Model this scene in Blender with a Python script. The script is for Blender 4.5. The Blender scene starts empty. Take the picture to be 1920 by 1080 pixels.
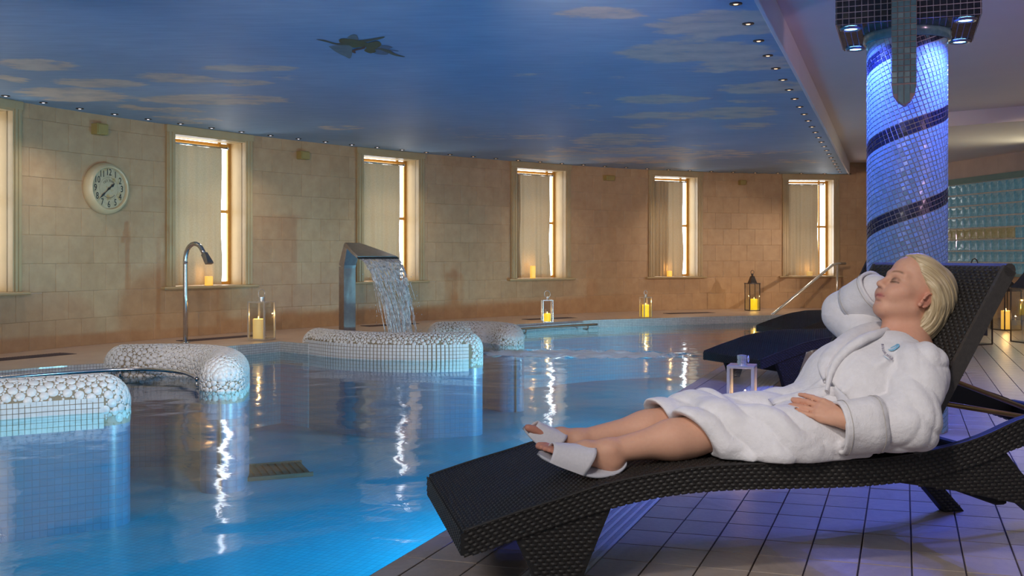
import bpy, bmesh, math, random
import numpy as np
from mathutils import Vector, Matrix

random.seed(7)
rng = np.random.default_rng(7)
SC = bpy.context.scene
COL = SC.collection
R = math.radians

# ------------------------------------------------------------------ camera
CAM_H = 0.97
FPX = 1900.0
HZ = 483.0
cam_d = bpy.data.cameras.new('camera')
cam_d.sensor_width = 36.0
cam_d.lens = FPX / 1920.0 * 36.0
cam_d.shift_y = -(540.0 - HZ) / 1920.0
cam_d.clip_end = 200
cam = bpy.data.objects.new('camera', cam_d)
COL.objects.link(cam)
cam.location = (0, 0, CAM_H)
cam.rotation_euler = (R(90), 0, 0)
SC.camera = cam

# ------------------------------------------------------------------ world, lamps, exposure
SC.view_settings.view_transform = 'Standard'
SC.view_settings.look = 'None'
SC.view_settings.gamma = 1.0
SC.view_settings.use_curve_mapping = False
SC.view_settings.exposure = 0.0
SC.cycles.use_denoising = True
SC.cycles.max_bounces = 9
SC.cycles.transparent_max_bounces = 24
SC.cycles.caustics_reflective = False
SC.cycles.caustics_refractive = False
SC.cycles.sample_clamp_indirect = 4.0

wd = bpy.data.worlds.new('world')
SC.world = wd
wd.use_nodes = True
bg = wd.node_tree.nodes['Background']
bg.inputs[0].default_value = (0.86, 0.90, 1.0, 1)
bg.inputs[1].default_value = 0.30


def lamp(name, kind, loc, color, power, target=None, **kw):
    d = bpy.data.lights.new(name, kind)
    d.color = color
    d.energy = power
    for k, v in kw.items():
        setattr(d, k, v)
    o = bpy.data.objects.new(name, d)
    COL.objects.link(o)
    o.location = loc
    if target is not None:
        v = Vector(target) - Vector(loc)
        o.rotation_euler = v.to_track_quat('-Z', 'Y').to_euler()
    return o

WARM = (1.0, 0.74, 0.50)
BLUE_W = 105.0          # each blue spot on the column
# fill lights added out of view, behind and above the viewer
lamp('fill_light', 'AREA', (-1.6, -0.6, 2.70), (1.0, 0.93, 0.86), 74, (1.0, 3.4, 0.3), size=1.4, shape='DISK')
lamp('fill_light', 'SPOT', (-0.2, 0.9, 2.72), (1.0, 0.92, 0.86), 160, (1.15, 3.3, 0.5), spot_size=R(40), spot_blend=0.8, shadow_soft_size=0.12)
# unseen lamps added nearer than the frame shows, to light the curved wall
lamp('wall_fill_light', 'SPOT', (-2.4, 3.2, 2.40), WARM, 270, (-4.4, 11.4, 0.6), spot_size=R(85), spot_blend=1.0, shadow_soft_size=0.12)
lamp('wall_fill_light', 'SPOT', (-1.3, 3.8, 2.40), WARM, 560, (-1.2, 15.6, 0.5), spot_size=R(62), spot_blend=1.0, shadow_soft_size=0.12)
lamp('wall_fill_light', 'SPOT', (-0.2, 4.0, 2.40), WARM, 1350, (4.6, 19.2, 0.7), spot_size=R(44), spot_blend=1.0, shadow_soft_size=0.12)
# lamps added close to the curved wall to brighten far deck and lower wall
for x, y in ((-4.45, 10.2), (-3.0, 12.6), (-1.3, 14.7), (0.9, 16.6), (3.2, 17.9), (5.4, 18.5)):
    lamp('far_deck_fill_light', 'SPOT', (x, y, 2.54), (1.0, 0.82, 0.62), 42, (x - 0.15, y + 0.25, 0.0), spot_size=R(115), spot_blend=1.0, shadow_soft_size=0.05)
lamp('deck_fill_light', 'SPOT', (4.7, 7.8, 2.75), (1.0, 0.93, 1.0), 150, (4.6, 8.4, 0.0), spot_size=R(115), spot_blend=1.0, shadow_soft_size=0.1)  # unseen light added to brighten the deck right of the lounger
# unseen lamp added on the right to throw the lantern shadow on the wall
lamp('lantern_shadow_light', 'SPOT', (7.0, 16.2, 1.25), WARM, 110, (4.2, 18.9, 0.75), spot_size=R(50), spot_blend=0.6, shadow_soft_size=0.015)
lamp('white_ceiling_fill_light', 'SPOT', (4.3, 1.6, 1.5), (1.0, 0.60, 0.84), 260, (4.0, 6.6, 3.3), spot_size=R(84), spot_blend=1.0, shadow_soft_size=0.2)  # unseen pinkish light added to brighten and tint the white ceiling
# cove lamp over the glass block wall
lamp('cove_lamp', 'AREA', (7.45, 14.2, 2.30), (1.0, 0.92, 0.58), 18, (6.2, 13.9, 2.8), size=0.25, size_y=4.0, shape='RECTANGLE')
lamp('deck_fill_light', 'SPOT', (6.0, 11.5, 2.65), WARM, 160, (6.4, 13.0, 0.0), spot_size=R(120), spot_blend=1.0, shadow_soft_size=0.1)  # unseen light added over the far right of the deck
# lights added outside the frame to brighten the painted ceiling and pool bed
lamp('sky_ceiling_fill_light', 'SPOT', (-4.0, 3.6, 0.5), (0.84, 0.92, 1.0), 240, (-3.3, 11.2, 2.70), spot_size=R(58), spot_blend=1.0, shadow_soft_size=0.1)
for x, y, e in ((-3.2, 3.6, 95), (-1.2, 5.7, 190)):
    lamp('pool_bed_fill_light', 'SPOT', (x, y, 2.52), (0.90, 0.96, 1.0), e, (x - 0.1, y + 1.6, -0.9), spot_size=R(110), spot_blend=0.9, shadow_soft_size=0.05)
# lamps let into the near side of the pool, under the water
for q, e in ((2.6, 90), (6.2, 280), (10.0, 300), (14.0, 200)):
    x, y = 0.933 * -1.56 + 0.36 * q, 0.36 * 1.56 + 0.933 * q
    lamp('pool_lamp', 'SPOT', (x, y, -0.45), (0.66, 0.90, 1.0), e * 2.1, (x - 2.0, y + 0.8, -1.75), spot_size=R(140), spot_blend=0.8, shadow_soft_size=0.10)

# ------------------------------------------------------------------ helpers
def V3(*a):
    return np.array(a, float)


def link(o, parent=None):
    COL.objects.link(o)
    if parent is not None:
        o.parent = parent
    return o


def mesh_obj(name, verts, faces, mat=None, parent=None, smooth=False, uvs=None):
    me = bpy.data.meshes.new(name)
    me.from_pydata([tuple(v) for v in verts], [], [tuple(f) for f in faces])
    if mat is not None:
        me.materials.append(mat)
    if smooth:
        me.polygons.foreach_set('use_smooth', [True] * len(me.polygons))
    if uvs is not None:
        ul = me.uv_layers.new(name='UVMap')
        li = np.empty(len(me.loops), np.int32)
        me.loops.foreach_get('vertex_index', li)
        ul.data.foreach_set('uv', np.asarray(uvs, np.float32)[li].ravel())
    me.update()
    return link(bpy.data.objects.new(name, me), parent)


def np_mesh(name, verts, quads, mat=None, parent=None, smooth=True):
    me = bpy.data.meshes.new(name)
    nv, nf = len(verts), len(quads)
    me.vertices.add(nv)
    me.vertices.foreach_set('co', np.asarray(verts, np.float32).ravel())
    k = quads.shape[1]
    me.loops.add(nf * k)
    me.loops.foreach_set('vertex_index', np.asarray(quads, np.int32).ravel())
    me.polygons.add(nf)
    me.polygons.foreach_set('loop_start', np.arange(0, nf * k, k, dtype=np.int32))
    me.polygons.foreach_set('loop_total', np.full(nf, k, np.int32))
    me.update(calc_edges=True)
    if smooth:
        me.polygons.foreach_set('use_smooth', np.ones(nf, bool))
    if mat is not None:
        me.materials.append(mat)
    return link(bpy.data.objects.new(name, me), parent)


class MB:
    """collects simple shapes into one mesh"""
    def __init__(self):
        self.v = []
        self.f = []

    def add(self, vs, fs):
        b = len(self.v)
        self.v += [tuple(map(float, v)) for v in vs]
        self.f += [tuple(i + b for i in f) for f in fs]

    def box(self, lo, hi, M=None):
        x0, y0, z0 = lo
        x1, y1, z1 = hi
        vs = [(x0, y0, z0), (x1, y0, z0), (x1, y1, z0), (x0, y1, z0), (x0, y0, z1), (x1, y0, z1), (x1, y1, z1), (x0, y1, z1)]
        if M is not None:
            vs = [tuple(M @ Vector(v)) for v in vs]
        self.add(vs, [(3, 2, 1, 0), (4, 5, 6, 7), (0, 1, 5, 4), (1, 2, 6, 5), (2, 3, 7, 6), (3, 0, 4, 7)])

    def cbox(self, lo, hi, c, M=None):
        """box with chamfered edges"""
        x0, y0, z0 = lo
        x1, y1, z1 = hi
        vs = []
        for z, i in ((z0, c), (z0 + c, 0), (z1 - c, 0), (z1, c)):
            vs += [(x0 + i, y0 + i, z), (x1 - i, y0 + i, z), (x1 - i, y1 - i, z), (x0 + i, y1 - i, z)]
        if M is not None:
            vs = [tuple(M @ Vector(v)) for v in vs]
        fs = [(3, 2, 1, 0), (12, 13, 14, 15)]
        for r in range(3):
            for k in range(4):
                a, b = r * 4 + k, r * 4 + (k + 1) % 4
                fs.append((a, b, b + 4, a + 4))
        self.add(vs, fs)

    def tube(self, pts, rad, n=10, caps=True, closed=False):
        pts = [Vector(p) for p in pts]
        m = len(pts)
        rads = rad if hasattr(rad, '__len__') else [rad] * m
        up = Vector((0, 0, 1))
        prev = None
        rings = []
        for i, p in enumerate(pts):
            if closed:
                t = pts[(i + 1) % m] - pts[i - 1]
            else:
                t = pts[min(i + 1, m - 1)] - pts[max(i - 1, 0)]
            t.normalize()
            if prev is None:
                a = up if abs(t.dot(up)) < 0.92 else Vector((1, 0, 0))
                x = t.cross(a).normalized()
            else:
                x = (prev - t * prev.dot(t)).normalized()
            prev = x
            y = t.cross(x)
            rings.append([p + (x * math.cos(2 * math.pi * k / n) + y * math.sin(2 * math.pi * k / n)) * rads[i] for k in range(n)])
        vs = [v for r in rings for v in r]
        fs = []
        mm = m if closed else m - 1
        for i in range(mm):
            j = (i + 1) % m
            for k in range(n):
                fs.append((i * n + k, i * n + (k + 1) % n, j * n + (k + 1) % n, j * n + k))
        if caps and not closed:
            fs.append(tuple(range(n - 1, -1, -1)))
            fs.append(tuple((m - 1) * n + k for k in range(n)))
        self.add(vs, fs)

    def lathe(self, prof, n=24, c=(0, 0, 0), caps=True):
        vs = []
        for r, z in prof:
            for k in range(n):
                a = 2 * math.pi * k / n
                vs.append((c[0] + r * math.cos(a), c[1] + r * math.sin(a), c[2] + z))
        fs = []
        m = len(prof)
        for i in range(m - 1):
            for k in range(n):
                fs.append((i * n + k, i * n + (k + 1) % n, (i + 1) * n + (k + 1) % n, (i + 1) * n + k))
        if caps:
            fs.append(tuple(range(n - 1, -1, -1)))
            fs.append(tuple((m - 1) * n + k for k in range(n)))
        self.add(vs, fs)

    def build(self, name, mat=None, parent=None, smooth=False):
        return mesh_obj(name, self.v, self.f, mat, parent, smooth)


def smooth_by_angle(o, deg=35):
    me = o.data
    me.polygons.foreach_set('use_smooth', [True] * len(me.polygons))
    bm = bmesh.new()
    bm.from_mesh(me)
    lim = R(deg)
    for e in bm.edges:
        if len(e.link_faces) == 2 and e.calc_face_angle(0) > lim:
            e.smooth = False
    bm.to_mesh(me)
    bm.free()
    return o


def tag(o, label=None, cat=None, group=None, kind=None):
    if label:
        o['label'] = label
    if cat:
        o['category'] = cat
    if group:
        o['group'] = group
    if kind:
        o['kind'] = kind
    return o


def empty(name, loc=(0, 0, 0), rz=0.0):
    o = bpy.data.objects.new(name, None)
    o.empty_display_size = 0.1
    o.location = loc
    o.rotation_euler = (0, 0, rz)
    return link(o)


def children_of(o):
    return CH.get(o.name, [])


def copy_tree(o, parent=None):
    c = o.copy()
    COL.objects.link(c)
    if parent is not None:
        c.parent = parent
    for ch in list(o.children):
        copy_tree(ch, c)
    return c


# ------------------------------------------------------------------ materials
def new_mat(name):
    m = bpy.data.materials.new(name)
    m.use_nodes = True
    nt = m.node_tree
    b = nt.nodes['Principled BSDF']
    return m, nt, b


def N(nt, kind, **kw):
    n = nt.nodes.new(kind)
    for k, v in kw.items():
        setattr(n, k, v)
    return n


def L(nt, a, b):
    nt.links.new(a, b)


def noise(nt, scale, detail=4, rough=0.6, coord='pos', dist=0.0):
    tc = N(nt, 'ShaderNodeNewGeometry') if coord == 'pos' else N(nt, 'ShaderNodeTexCoord')
    n = N(nt, 'ShaderNodeTexNoise')
    n.inputs['Scale'].default_value = scale
    n.inputs['Detail'].default_value = detail
    n.inputs['Roughness'].default_value = rough
    n.inputs['Distortion'].default_value = dist
    L(nt, tc.outputs['Position' if coord == 'pos' else 'Object'], n.inputs['Vector'])
    return n


def ramp(nt, src, stops):
    r = N(nt, 'ShaderNodeValToRGB')
    els = r.color_ramp.elements
    while len(els) < len(stops):
        els.new(0.5)
    for e, (p, c) in zip(els, stops):
        e.position = p
        e.color = (*c, 1) if len(c) == 3 else c
    L(nt, src, r.inputs[0])
    return r


def bump(nt, height, strength=0.3, dist=0.01, normal=None):
    b = N(nt, 'ShaderNodeBump')
    b.inputs['Strength'].default_value = strength
    b.inputs['Distance'].default_value = dist
    L(nt, height, b.inputs['Height'])
    if normal is not None:
        L(nt, normal, b.inputs['Normal'])
    return b


def pm(name, c1, c2=None, scale=8.0, rough=0.5, metal=0.0, bmp=0.0, bscale=None, coord='pos', spec=0.5, coat=0.0, sheen=0.0, rand=0.0):
    """principled with a noise-mixed colour, optional bump and per-object variation"""
    m, nt, b = new_mat(name)
    c2 = c2 or tuple(x * 0.85 for x in c1)
    n = noise(nt, scale, 5, 0.6, coord)
    r = ramp(nt, n.outputs[0], [(0.3, c1), (0.7, c2)])
    out = r.outputs[0]
    if rand:
        oi = N(nt, 'ShaderNodeObjectInfo')
        hsv = N(nt, 'ShaderNodeHueSaturation')
        mr = N(nt, 'ShaderNodeMapRange')
        mr.inputs['To Min'].default_value = 1 - rand
        mr.inputs['To Max'].default_value = 1 + rand
        L(nt, oi.outputs['Random'], mr.inputs['Value'])
        L(nt, mr.outputs[0], hsv.inputs['Value'])
        L(nt, out, hsv.inputs['Color'])
        out = hsv.outputs[0]
    L(nt, out, b.inputs['Base Color'])
    b.inputs['Roughness'].default_value = rough
    b.inputs['Metallic'].default_value = metal
    b.inputs['Specular IOR Level'].default_value = spec
    b.inputs['Coat Weight'].default_value = coat
    b.inputs['Sheen Weight'].default_value = sheen
    if bmp:
        n2 = noise(nt, bscale or scale * 6, 4, 0.6, coord)
        L(nt, bump(nt, n2.outputs[0], bmp, 0.01).outputs[0], b.inputs['Normal'])
    return m


def glow(name, color, strength, base=(0.8, 0.8, 0.8), var=None):
    m, nt, b = new_mat(name)
    b.inputs['Base Color'].default_value = (*base, 1)
    b.inputs['Emission Strength'].default_value = strength
    if var:
        n = noise(nt, var, 3)
        r = ramp(nt, n.outputs[0], [(0.25, tuple(c * 0.75 for c in color)), (0.75, color)])
        L(nt, r.outputs[0], b.inputs['Emission Color'])
    else:
        b.inputs['Emission Color'].default_value = (*color, 1)
    return m


def mosaic_mat(name, cols, grout, pitch, rough=0.2, gap=0.09, offset=0.0, bmp=0.5):
    """small square tiles from UV (metres)"""
    m, nt, b = new_mat(name)
    uv = N(nt, 'ShaderNodeTexCoord')
    br = N(nt, 'ShaderNodeTexBrick')
    br.offset = offset
    br.inputs['Scale'].default_value = 1.0 / pitch
    br.inputs['Brick Width'].default_value = 1.0
    br.inputs['Row Height'].default_value = 1.0
    br.inputs['Mortar Size'].default_value = gap / 2
    br.inputs['Mortar Smooth'].default_value = 0.2
    br.inputs['Color1'].default_value = (*cols[0], 1)
    br.inputs['Color2'].default_value = (*cols[1], 1)
    br.inputs['Mortar'].default_value = (*grout, 1)
    L(nt, uv.outputs['UV'], br.inputs['Vector'])
    L(nt, br.outputs['Color'], b.inputs['Base Color'])
    inv = N(nt, 'ShaderNodeMath', operation='SUBTRACT')
    inv.inputs[0].default_value = 1.0
    L(nt, br.outputs['Fac'], inv.inputs[1])
    L(nt, bump(nt, inv.outputs[0], bmp, 0.003).outputs[0], b.inputs['Normal'])
    b.inputs['Roughness'].default_value = rough
    return m


M = {}
M['wall'] = pm('travertine_wall', (0.54, 0.36, 0.215), (0.455, 0.29, 0.168), 7.0, 0.42, bmp=0.06, bscale=45, rand=0.04)
M['grout'] = pm('wall_grout', (0.66, 0.48, 0.33), None, 20, 0.8)
M['frame'] = pm('painted_window_frame', (0.50, 0.38, 0.22), (0.44, 0.33, 0.19), 5, 0.35)
M['reveal'] = pm('reveal_plaster', (0.40, 0.28, 0.13), (0.36, 0.25, 0.11), 4, 0.5)
M['deck'] = pm('deck_stone', (0.52, 0.43, 0.36), (0.40, 0.32, 0.27), 9, 0.35, bmp=0.05, bscale=60)
M['deck_far'] = pm('far_deck_tile', (0.58, 0.42, 0.31), (0.48, 0.34, 0.25), 6, 0.4, bmp=0.05)
M['tile'] = None
M['joint'] = pm('floor_joint', (0.09, 0.07, 0.06), None, 30, 0.9)
M['white_plaster'] = pm('white_ceiling_paint', (0.80, 0.74, 0.76), (0.77, 0.71, 0.73), 2.0, 0.75)
M['grate'] = pm('white_plastic_grate', (0.78, 0.78, 0.78), (0.70, 0.70, 0.70), 15, 0.4)
M['black'] = pm('dark_channel', (0.03, 0.03, 0.035), None, 10, 0.7)
M['steel'] = pm('brushed_steel', (0.62, 0.60, 0.60), (0.50, 0.48, 0.48), 25, 0.22, metal=1.0)
M['steel_dull'] = pm('dull_steel', (0.42, 0.40, 0.41), (0.34, 0.32, 0.34), 18, 0.36, metal=1.0)
M['chrome'] = pm('chrome', (0.80, 0.79, 0.78), (0.72, 0.71, 0.70), 10, 0.08, metal=1.0)
M['nickel'] = pm('polished_nickel', (0.86, 0.84, 0.80), (0.80, 0.78, 0.74), 12, 0.22, metal=0.75)
M['brass_rail'] = pm('copper_brown_rail', (0.35, 0.2, 0.13), None, 10, 0.3, metal=0.7)
M['dark_metal'] = pm('dark_lantern_metal', (0.07, 0.065, 0.07), (0.11, 0.10, 0.11), 14, 0.28, metal=0.9)
M['speaker'] = pm('yellowed_plastic', (0.40, 0.30, 0.11), (0.34, 0.26, 0.09), 12, 0.5)
M['wicker'] = pm('black_resin_wicker', (0.024, 0.020, 0.017), (0.014, 0.012, 0.011), 60, 0.46, spec=0.45, bmp=0.25, bscale=260)
M['wicker_core'] = pm('wicker_core', (0.010, 0.009, 0.009), None, 60, 0.7)
M['bronze'] = pm('bronze_rod', (0.34, 0.22, 0.10), (0.26, 0.17, 0.08), 20, 0.35, metal=0.8)
M['pebble'] = pm('white_pebble', (0.70, 0.70, 0.71), (0.58, 0.58, 0.60), 28, 0.35)
M['pebble_grout'] = pm('brown_pebble_grout', (0.27, 0.22, 0.15), (0.20, 0.16, 0.11), 20, 0.8)
M['wax'] = glow('lit_candle_wax', (1.0, 0.50, 0.05), 0.9, (0.85, 0.62, 0.25), var=9)
M['wax_yellow'] = glow('lit_yellow_candle_wax', (1.0, 0.62, 0.0), 1.0, (0.9, 0.65, 0.1), var=9)
M['wax_pale'] = glow('pale_candle_wax', (0.95, 0.55, 0.16), 0.42, (0.80, 0.66, 0.32), var=9)
M['flame'] = glow('candle_flame', (1.0, 0.55, 0.12), 9.0)
M['spot_lens'] = glow('warm_spot_lens', (1.0, 0.55, 0.28), 2.4)
M['spot_lens_white'] = glow('white_spot_lens', (1.0, 0.85, 0.90), 2.4)
M['spot_off'] = pm('spot_ring', (0.05, 0.035, 0.03), None, 40, 0.4, metal=0.6)
M['blue_lens'] = glow('blue_spot_lens', (0.25, 0.62, 1.0), 12.0)
M['white_lens_ring'] = pm('spot_trim_ring', (0.25, 0.25, 0.3), None, 30, 0.3, metal=0.8)
M['clock_rim'] = pm('cream_enamel', (0.66, 0.55, 0.36), (0.60, 0.49, 0.31), 6, 0.35, coat=0.3)
M['ink'] = pm('black_ink', (0.03, 0.03, 0.035), None, 30, 0.6)
M['ink_soft'] = pm('faded_ink', (0.20, 0.17, 0.13), (0.28, 0.24, 0.18), 60, 0.7)
M['teal_trim'] = pm('teal_trim_paint', (0.20, 0.36, 0.36), None, 6, 0.5)
M['drain'] = pm('drain_grille', (0.10, 0.075, 0.09), (0.07, 0.05, 0.07), 40, 0.6)


def stone_tile_mat():
    m, nt, b = new_mat('floor_tile_stone')
    n = noise(nt, 3.2, 8, 0.68, dist=1.2)
    r = ramp(nt, n.outputs[0], [(0.30, (0.28, 0.22, 0.19)), (0.48, (0.38, 0.31, 0.27)), (0.52, (0.33, 0.27, 0.24)), (0.75, (0.41, 0.34, 0.30))])
    n3 = noise(nt, 2.0, 2, 0.5)
    oi = N(nt, 'ShaderNodeObjectInfo')
    hsv = N(nt, 'ShaderNodeHueSaturation')
    mr = N(nt, 'ShaderNodeMapRange')
    mr.inputs['To Min'].default_value = 0.90
    mr.inputs['To Max'].default_value = 1.08
    L(nt, oi.outputs['Random'], mr.inputs['Value'])
    L(nt, mr.outputs[0], hsv.inputs['Value'])
    L(nt, r.outputs[0], hsv.inputs['Color'])
    L(nt, hsv.outputs[0], b.inputs['Base Color'])
    b.inputs['Roughness'].default_value = 0.34
    n2 = noise(nt, 55, 4)
    L(nt, bump(nt, n2.outputs[0], 0.10, 0.01).outputs[0], b.inputs['Normal'])
    return m


M['tile'] = stone_tile_mat()


def glass_mat(name, tint=(0.97, 0.98, 0.97), rough=0.02):
    """clear pane: transmits straight through, mirrors by fresnel"""
    m = bpy.data.materials.new(name)
    m.use_nodes = True
    nt = m.node_tree
    nt.nodes.clear()
    out = N(nt, 'ShaderNodeOutputMaterial')
    mix = N(nt, 'ShaderNodeMixShader')
    lw = N(nt, 'ShaderNodeLayerWeight')
    lw.inputs[0].default_value = 0.5
    pw = N(nt, 'ShaderNodeMath', operation='POWER')
    pw.inputs[1].default_value = 4.0
    L(nt, lw.outputs['Facing'], pw.inputs[0])
    fr = N(nt, 'ShaderNodeMath', operation='MULTIPLY_ADD')
    fr.inputs[1].default_value = 0.9
    fr.inputs[2].default_value = 0.04
    L(nt, pw.outputs[0], fr.inputs[0])
    tr = N(nt, 'ShaderNodeBsdfTransparent')
    tr.inputs[0].default_value = (*tint, 1)
    gl = N(nt, 'ShaderNodeBsdfGlossy')
    gl.inputs['Roughness'].default_value = rough
    L(nt, fr.outputs[0], mix.inputs[0])
    L(nt, tr.outputs[0], mix.inputs[1])
    L(nt, gl.outputs[0], mix.inputs[2])
    L(nt, mix.outputs[0], out.inputs[0])
    return m


M['glass'] = glass_mat('clear_glass')
# ------------------------------------------------------------------ plan curves (metres)
WALLP = [(-5.60, 5.6), (-5.70, 6.9), (-5.688, 7.946), (-5.622, 8.478), (-5.513, 9.029), (-5.356, 9.600), (-5.148, 10.190), (-4.888, 10.800), (-4.573, 11.432), (-4.198, 12.084),
         (-3.760, 12.759), (-3.257, 13.454), (-2.684, 14.168), (-2.039, 14.897), (-1.317, 15.633), (-0.517, 16.367), (0.360, 17.083),
         (1.309, 17.758), (2.320, 18.367), (3.378, 18.875), (4.457, 19.245), (5.524, 19.44), (6.45, 19.50), (7.32, 19.50)]


def catmull(pts, step=0.05):
    pts = [np.array(p, float) for p in pts]
    P = [2 * pts[0] - pts[1]] + pts + [2 * pts[-1] - pts[-2]]
    out = []
    for i in range(1, len(P) - 2):
        p0, p1, p2, p3 = P[i - 1:i + 3]
        n = max(2, int(np.linalg.norm(p2 - p1) / step))
        for k in range(n):
            t = k / n
            out.append(0.5 * ((2 * p1) + (-p0 + p2) * t + (2 * p0 - 5 * p1 + 4 * p2 - p3) * t * t + (-p0 + 3 * p1 - 3 * p2 + p3) * t ** 3))
    out.append(pts[-1])
    return np.array(out)


class Curve:
    def __init__(self, pts, step=0.05):
        self.p = catmull(pts, step)
        d = np.r_[0, np.cumsum(np.linalg.norm(np.diff(self.p, axis=0), axis=1))]
        self.s = d
        self.len = d[-1]

    def at(self, s):
        return np.array([np.interp(s, self.s, self.p[:, k]) for k in range(self.p.shape[1])])

    def tan(self, s):
        t = self.at(min(s + 0.03, self.len)) - self.at(max(s - 0.03, 0))
        return t / np.linalg.norm(t)


WALL = Curve(WALLP)
CEIL_Z = 2.57        # painted ceiling
TOP_Z = 2.80         # white ceiling
SILL_Z, HEAD_Z = 0.62, 2.46
# windows: arc length of the outer edges of each surround
WINS = [(3.84, 4.90), (6.87, 8.19), (10.02, 11.30), (13.10, 14.38), (16.12, 17.29), (18.98, 20.10)]
FR = 0.115           # width of the moulded surround

# ------------------------------------------------------------------ curved stone wall
wall_far = empty('wall_far')
tag(wall_far, kind='structure')


def wall_strip(mb, s0, s1, z0, z1, off):
    """curved sheet; positive off is behind the tile face"""
    n = max(1, int(math.ceil((s1 - s0) / 0.2)))
    vs = []
    for i in range(n + 1):
        s = s0 + (s1 - s0) * i / n
        p, t = WALL.at(s), WALL.tan(s)
        nrm = np.array([-t[1], t[0]])
        q = p + nrm * off
        vs += [(q[0], q[1], z0), (q[0], q[1], z1)]
    mb.add(vs, [(2 * i, 2 * i + 2, 2 * i + 3, 2 * i + 1) for i in range(n)])


core = MB()
WTOP = 2.82
cur = 0.0
for a, b in WINS:
    wall_strip(core, cur, a + 0.05, -0.05, WTOP, 0.006)
    wall_strip(core, a + 0.05, b - 0.05, -0.05, SILL_Z, 0.006)
    wall_strip(core, a + 0.05, b - 0.05, HEAD_Z, WTOP, 0.006)
    cur = b - 0.05
wall_strip(core, cur, WALL.len, -0.05, WTOP, 0.006)
# thickness behind, so the wall is solid
cur = 0.0
for a, b in WINS + [(WALL.len, None)]:
    wall_strip(core, cur, a, -0.05, WTOP, 0.34)
    cur = b
core.build('wall_core', M['grout'], wall_far)

tile_jobs = []
ROW = 0.302
PITCH = 0.335
row = 0
z = 0.0
while z < 2.79:
    z1 = min(z + ROW, 2.80)
    off = 0.0 if row % 2 == 0 else PITCH / 2
    edges = np.arange(-off, WALL.len + PITCH, PITCH)
    for k in range(len(edges) - 1):
        a, b = max(edges[k], 0), min(edges[k + 1], WALL.len)
        if b - a < 0.03:
            continue
        pieces = [(a, b, z, z1)]
        for wa, wb in WINS:
            nxt = []
            for (pa, pb, pz0, pz1) in pieces:
                if pb <= wa or pa >= wb or pz1 <= SILL_Z - 0.02:
                    nxt.append((pa, pb, pz0, pz1))
                    continue
                if pz0 < SILL_Z - 0.05:
                    nxt.append((pa, pb, pz0, SILL_Z - 0.03))
                    continue
                if pa < wa:
                    nxt.append((pa, wa, pz0, pz1))
                if pb > wb:
                    nxt.append((wb, pb, pz0, pz1))
                if pz1 > CEIL_Z:
                    nxt.append((max(pa, wa), min(pb, wb), CEIL_Z, pz1))
            pieces = nxt
        for p in pieces:
            if p[1] - p[0] > 0.02 and p[3] - p[2] > 0.02:
                tile_jobs.append(p)
    z = z1
    row += 1


def wall_tile(mb, a, b, z0, z1, j=0.0011):
    a, b, z0, z1 = a + j, b - j, z0 + j, z1 - j
    c = 0.003
    pr = random.uniform(0, 0.0012)
    vs = []
    for s, ins in ((a, 0), (b, 0)):
        p, t = WALL.at(s), WALL.tan(s)
        nrm = np.array([-t[1], t[0]])
        sg = 1 if s == a else -1
        back = p + nrm * 0.008
        front = p - nrm * pr + t * c * sg
        mid = p - nrm * (pr - c * 0.7)
        for q, zz in ((back, (z0, z1)), (mid, (z0, z1)), (front, (z0 + c, z1 - c))):
            vs += [(q[0], q[1], zz[0]), (q[0], q[1], zz[1])]
    # a: 0..5  b: 6..11
    fs = [(4, 10, 11, 5), (0, 2, 3, 1), (2, 4, 5, 3), (10, 8, 9, 11), (8, 6, 7, 9),
          (1, 3, 9, 7), (3, 5, 11, 9), (2, 0, 6, 8), (4, 2, 8, 10)]
    mb.add(vs, fs)


def wkey(p):
    s = (p[0] + p[1]) / 2
    q = WALL.at(s)
    px = 960 + FPX * q[0] / q[1]
    if px < -20 or px > 1640 or p[2] >= 2.56:
        return 1e9
    return q[1]


tile_jobs.sort(key=wkey)
rest = MB()
for i, p in enumerate(tile_jobs):
    if i < 296 and wkey(p) < 1e8:
        mb = MB()
        wall_tile(mb, *p)
        mb.build('wall_tile', M['wall'], wall_far)
    else:
        wall_tile(rest, *p)
tag(rest.build('wall_tiling', M['wall'], wall_far), kind='stuff')

# ------------------------------------------------------------------ windows
PANE = glow('daylight_window_glass', (0.90, 0.96, 1.0), 7.0, (0.3, 0.3, 0.3), var=1.5)
M['sash'] = pm('orange_wood_sash', (0.55, 0.28, 0.05), (0.45, 0.22, 0.04), 12, 0.4)


def cloth_mat():
    m = bpy.data.materials.new('cream_curtain_cloth')
    m.use_nodes = True
    nt = m.node_tree
    nt.nodes.clear()
    out = N(nt, 'ShaderNodeOutputMaterial')
    n = noise(nt, 60, 3)
    r = ramp(nt, n.outputs[0], [(0.3, (0.56, 0.45, 0.30)), (0.7, (0.49, 0.39, 0.26))])
    d = N(nt, 'ShaderNodeBsdfDiffuse')
    t = N(nt, 'ShaderNodeBsdfTranslucent')
    mix = N(nt, 'ShaderNodeMixShader')
    mix.inputs[0].default_value = 0.045
    L(nt, r.outputs[0], d.inputs[0])
    L(nt, r.outputs[0], t.inputs[0])
    L(nt, d.outputs[0], mix.inputs[1])
    L(nt, t.outputs[0], mix.inputs[2])
    L(nt, mix.outputs[0], out.inputs[0])
    return m


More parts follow.
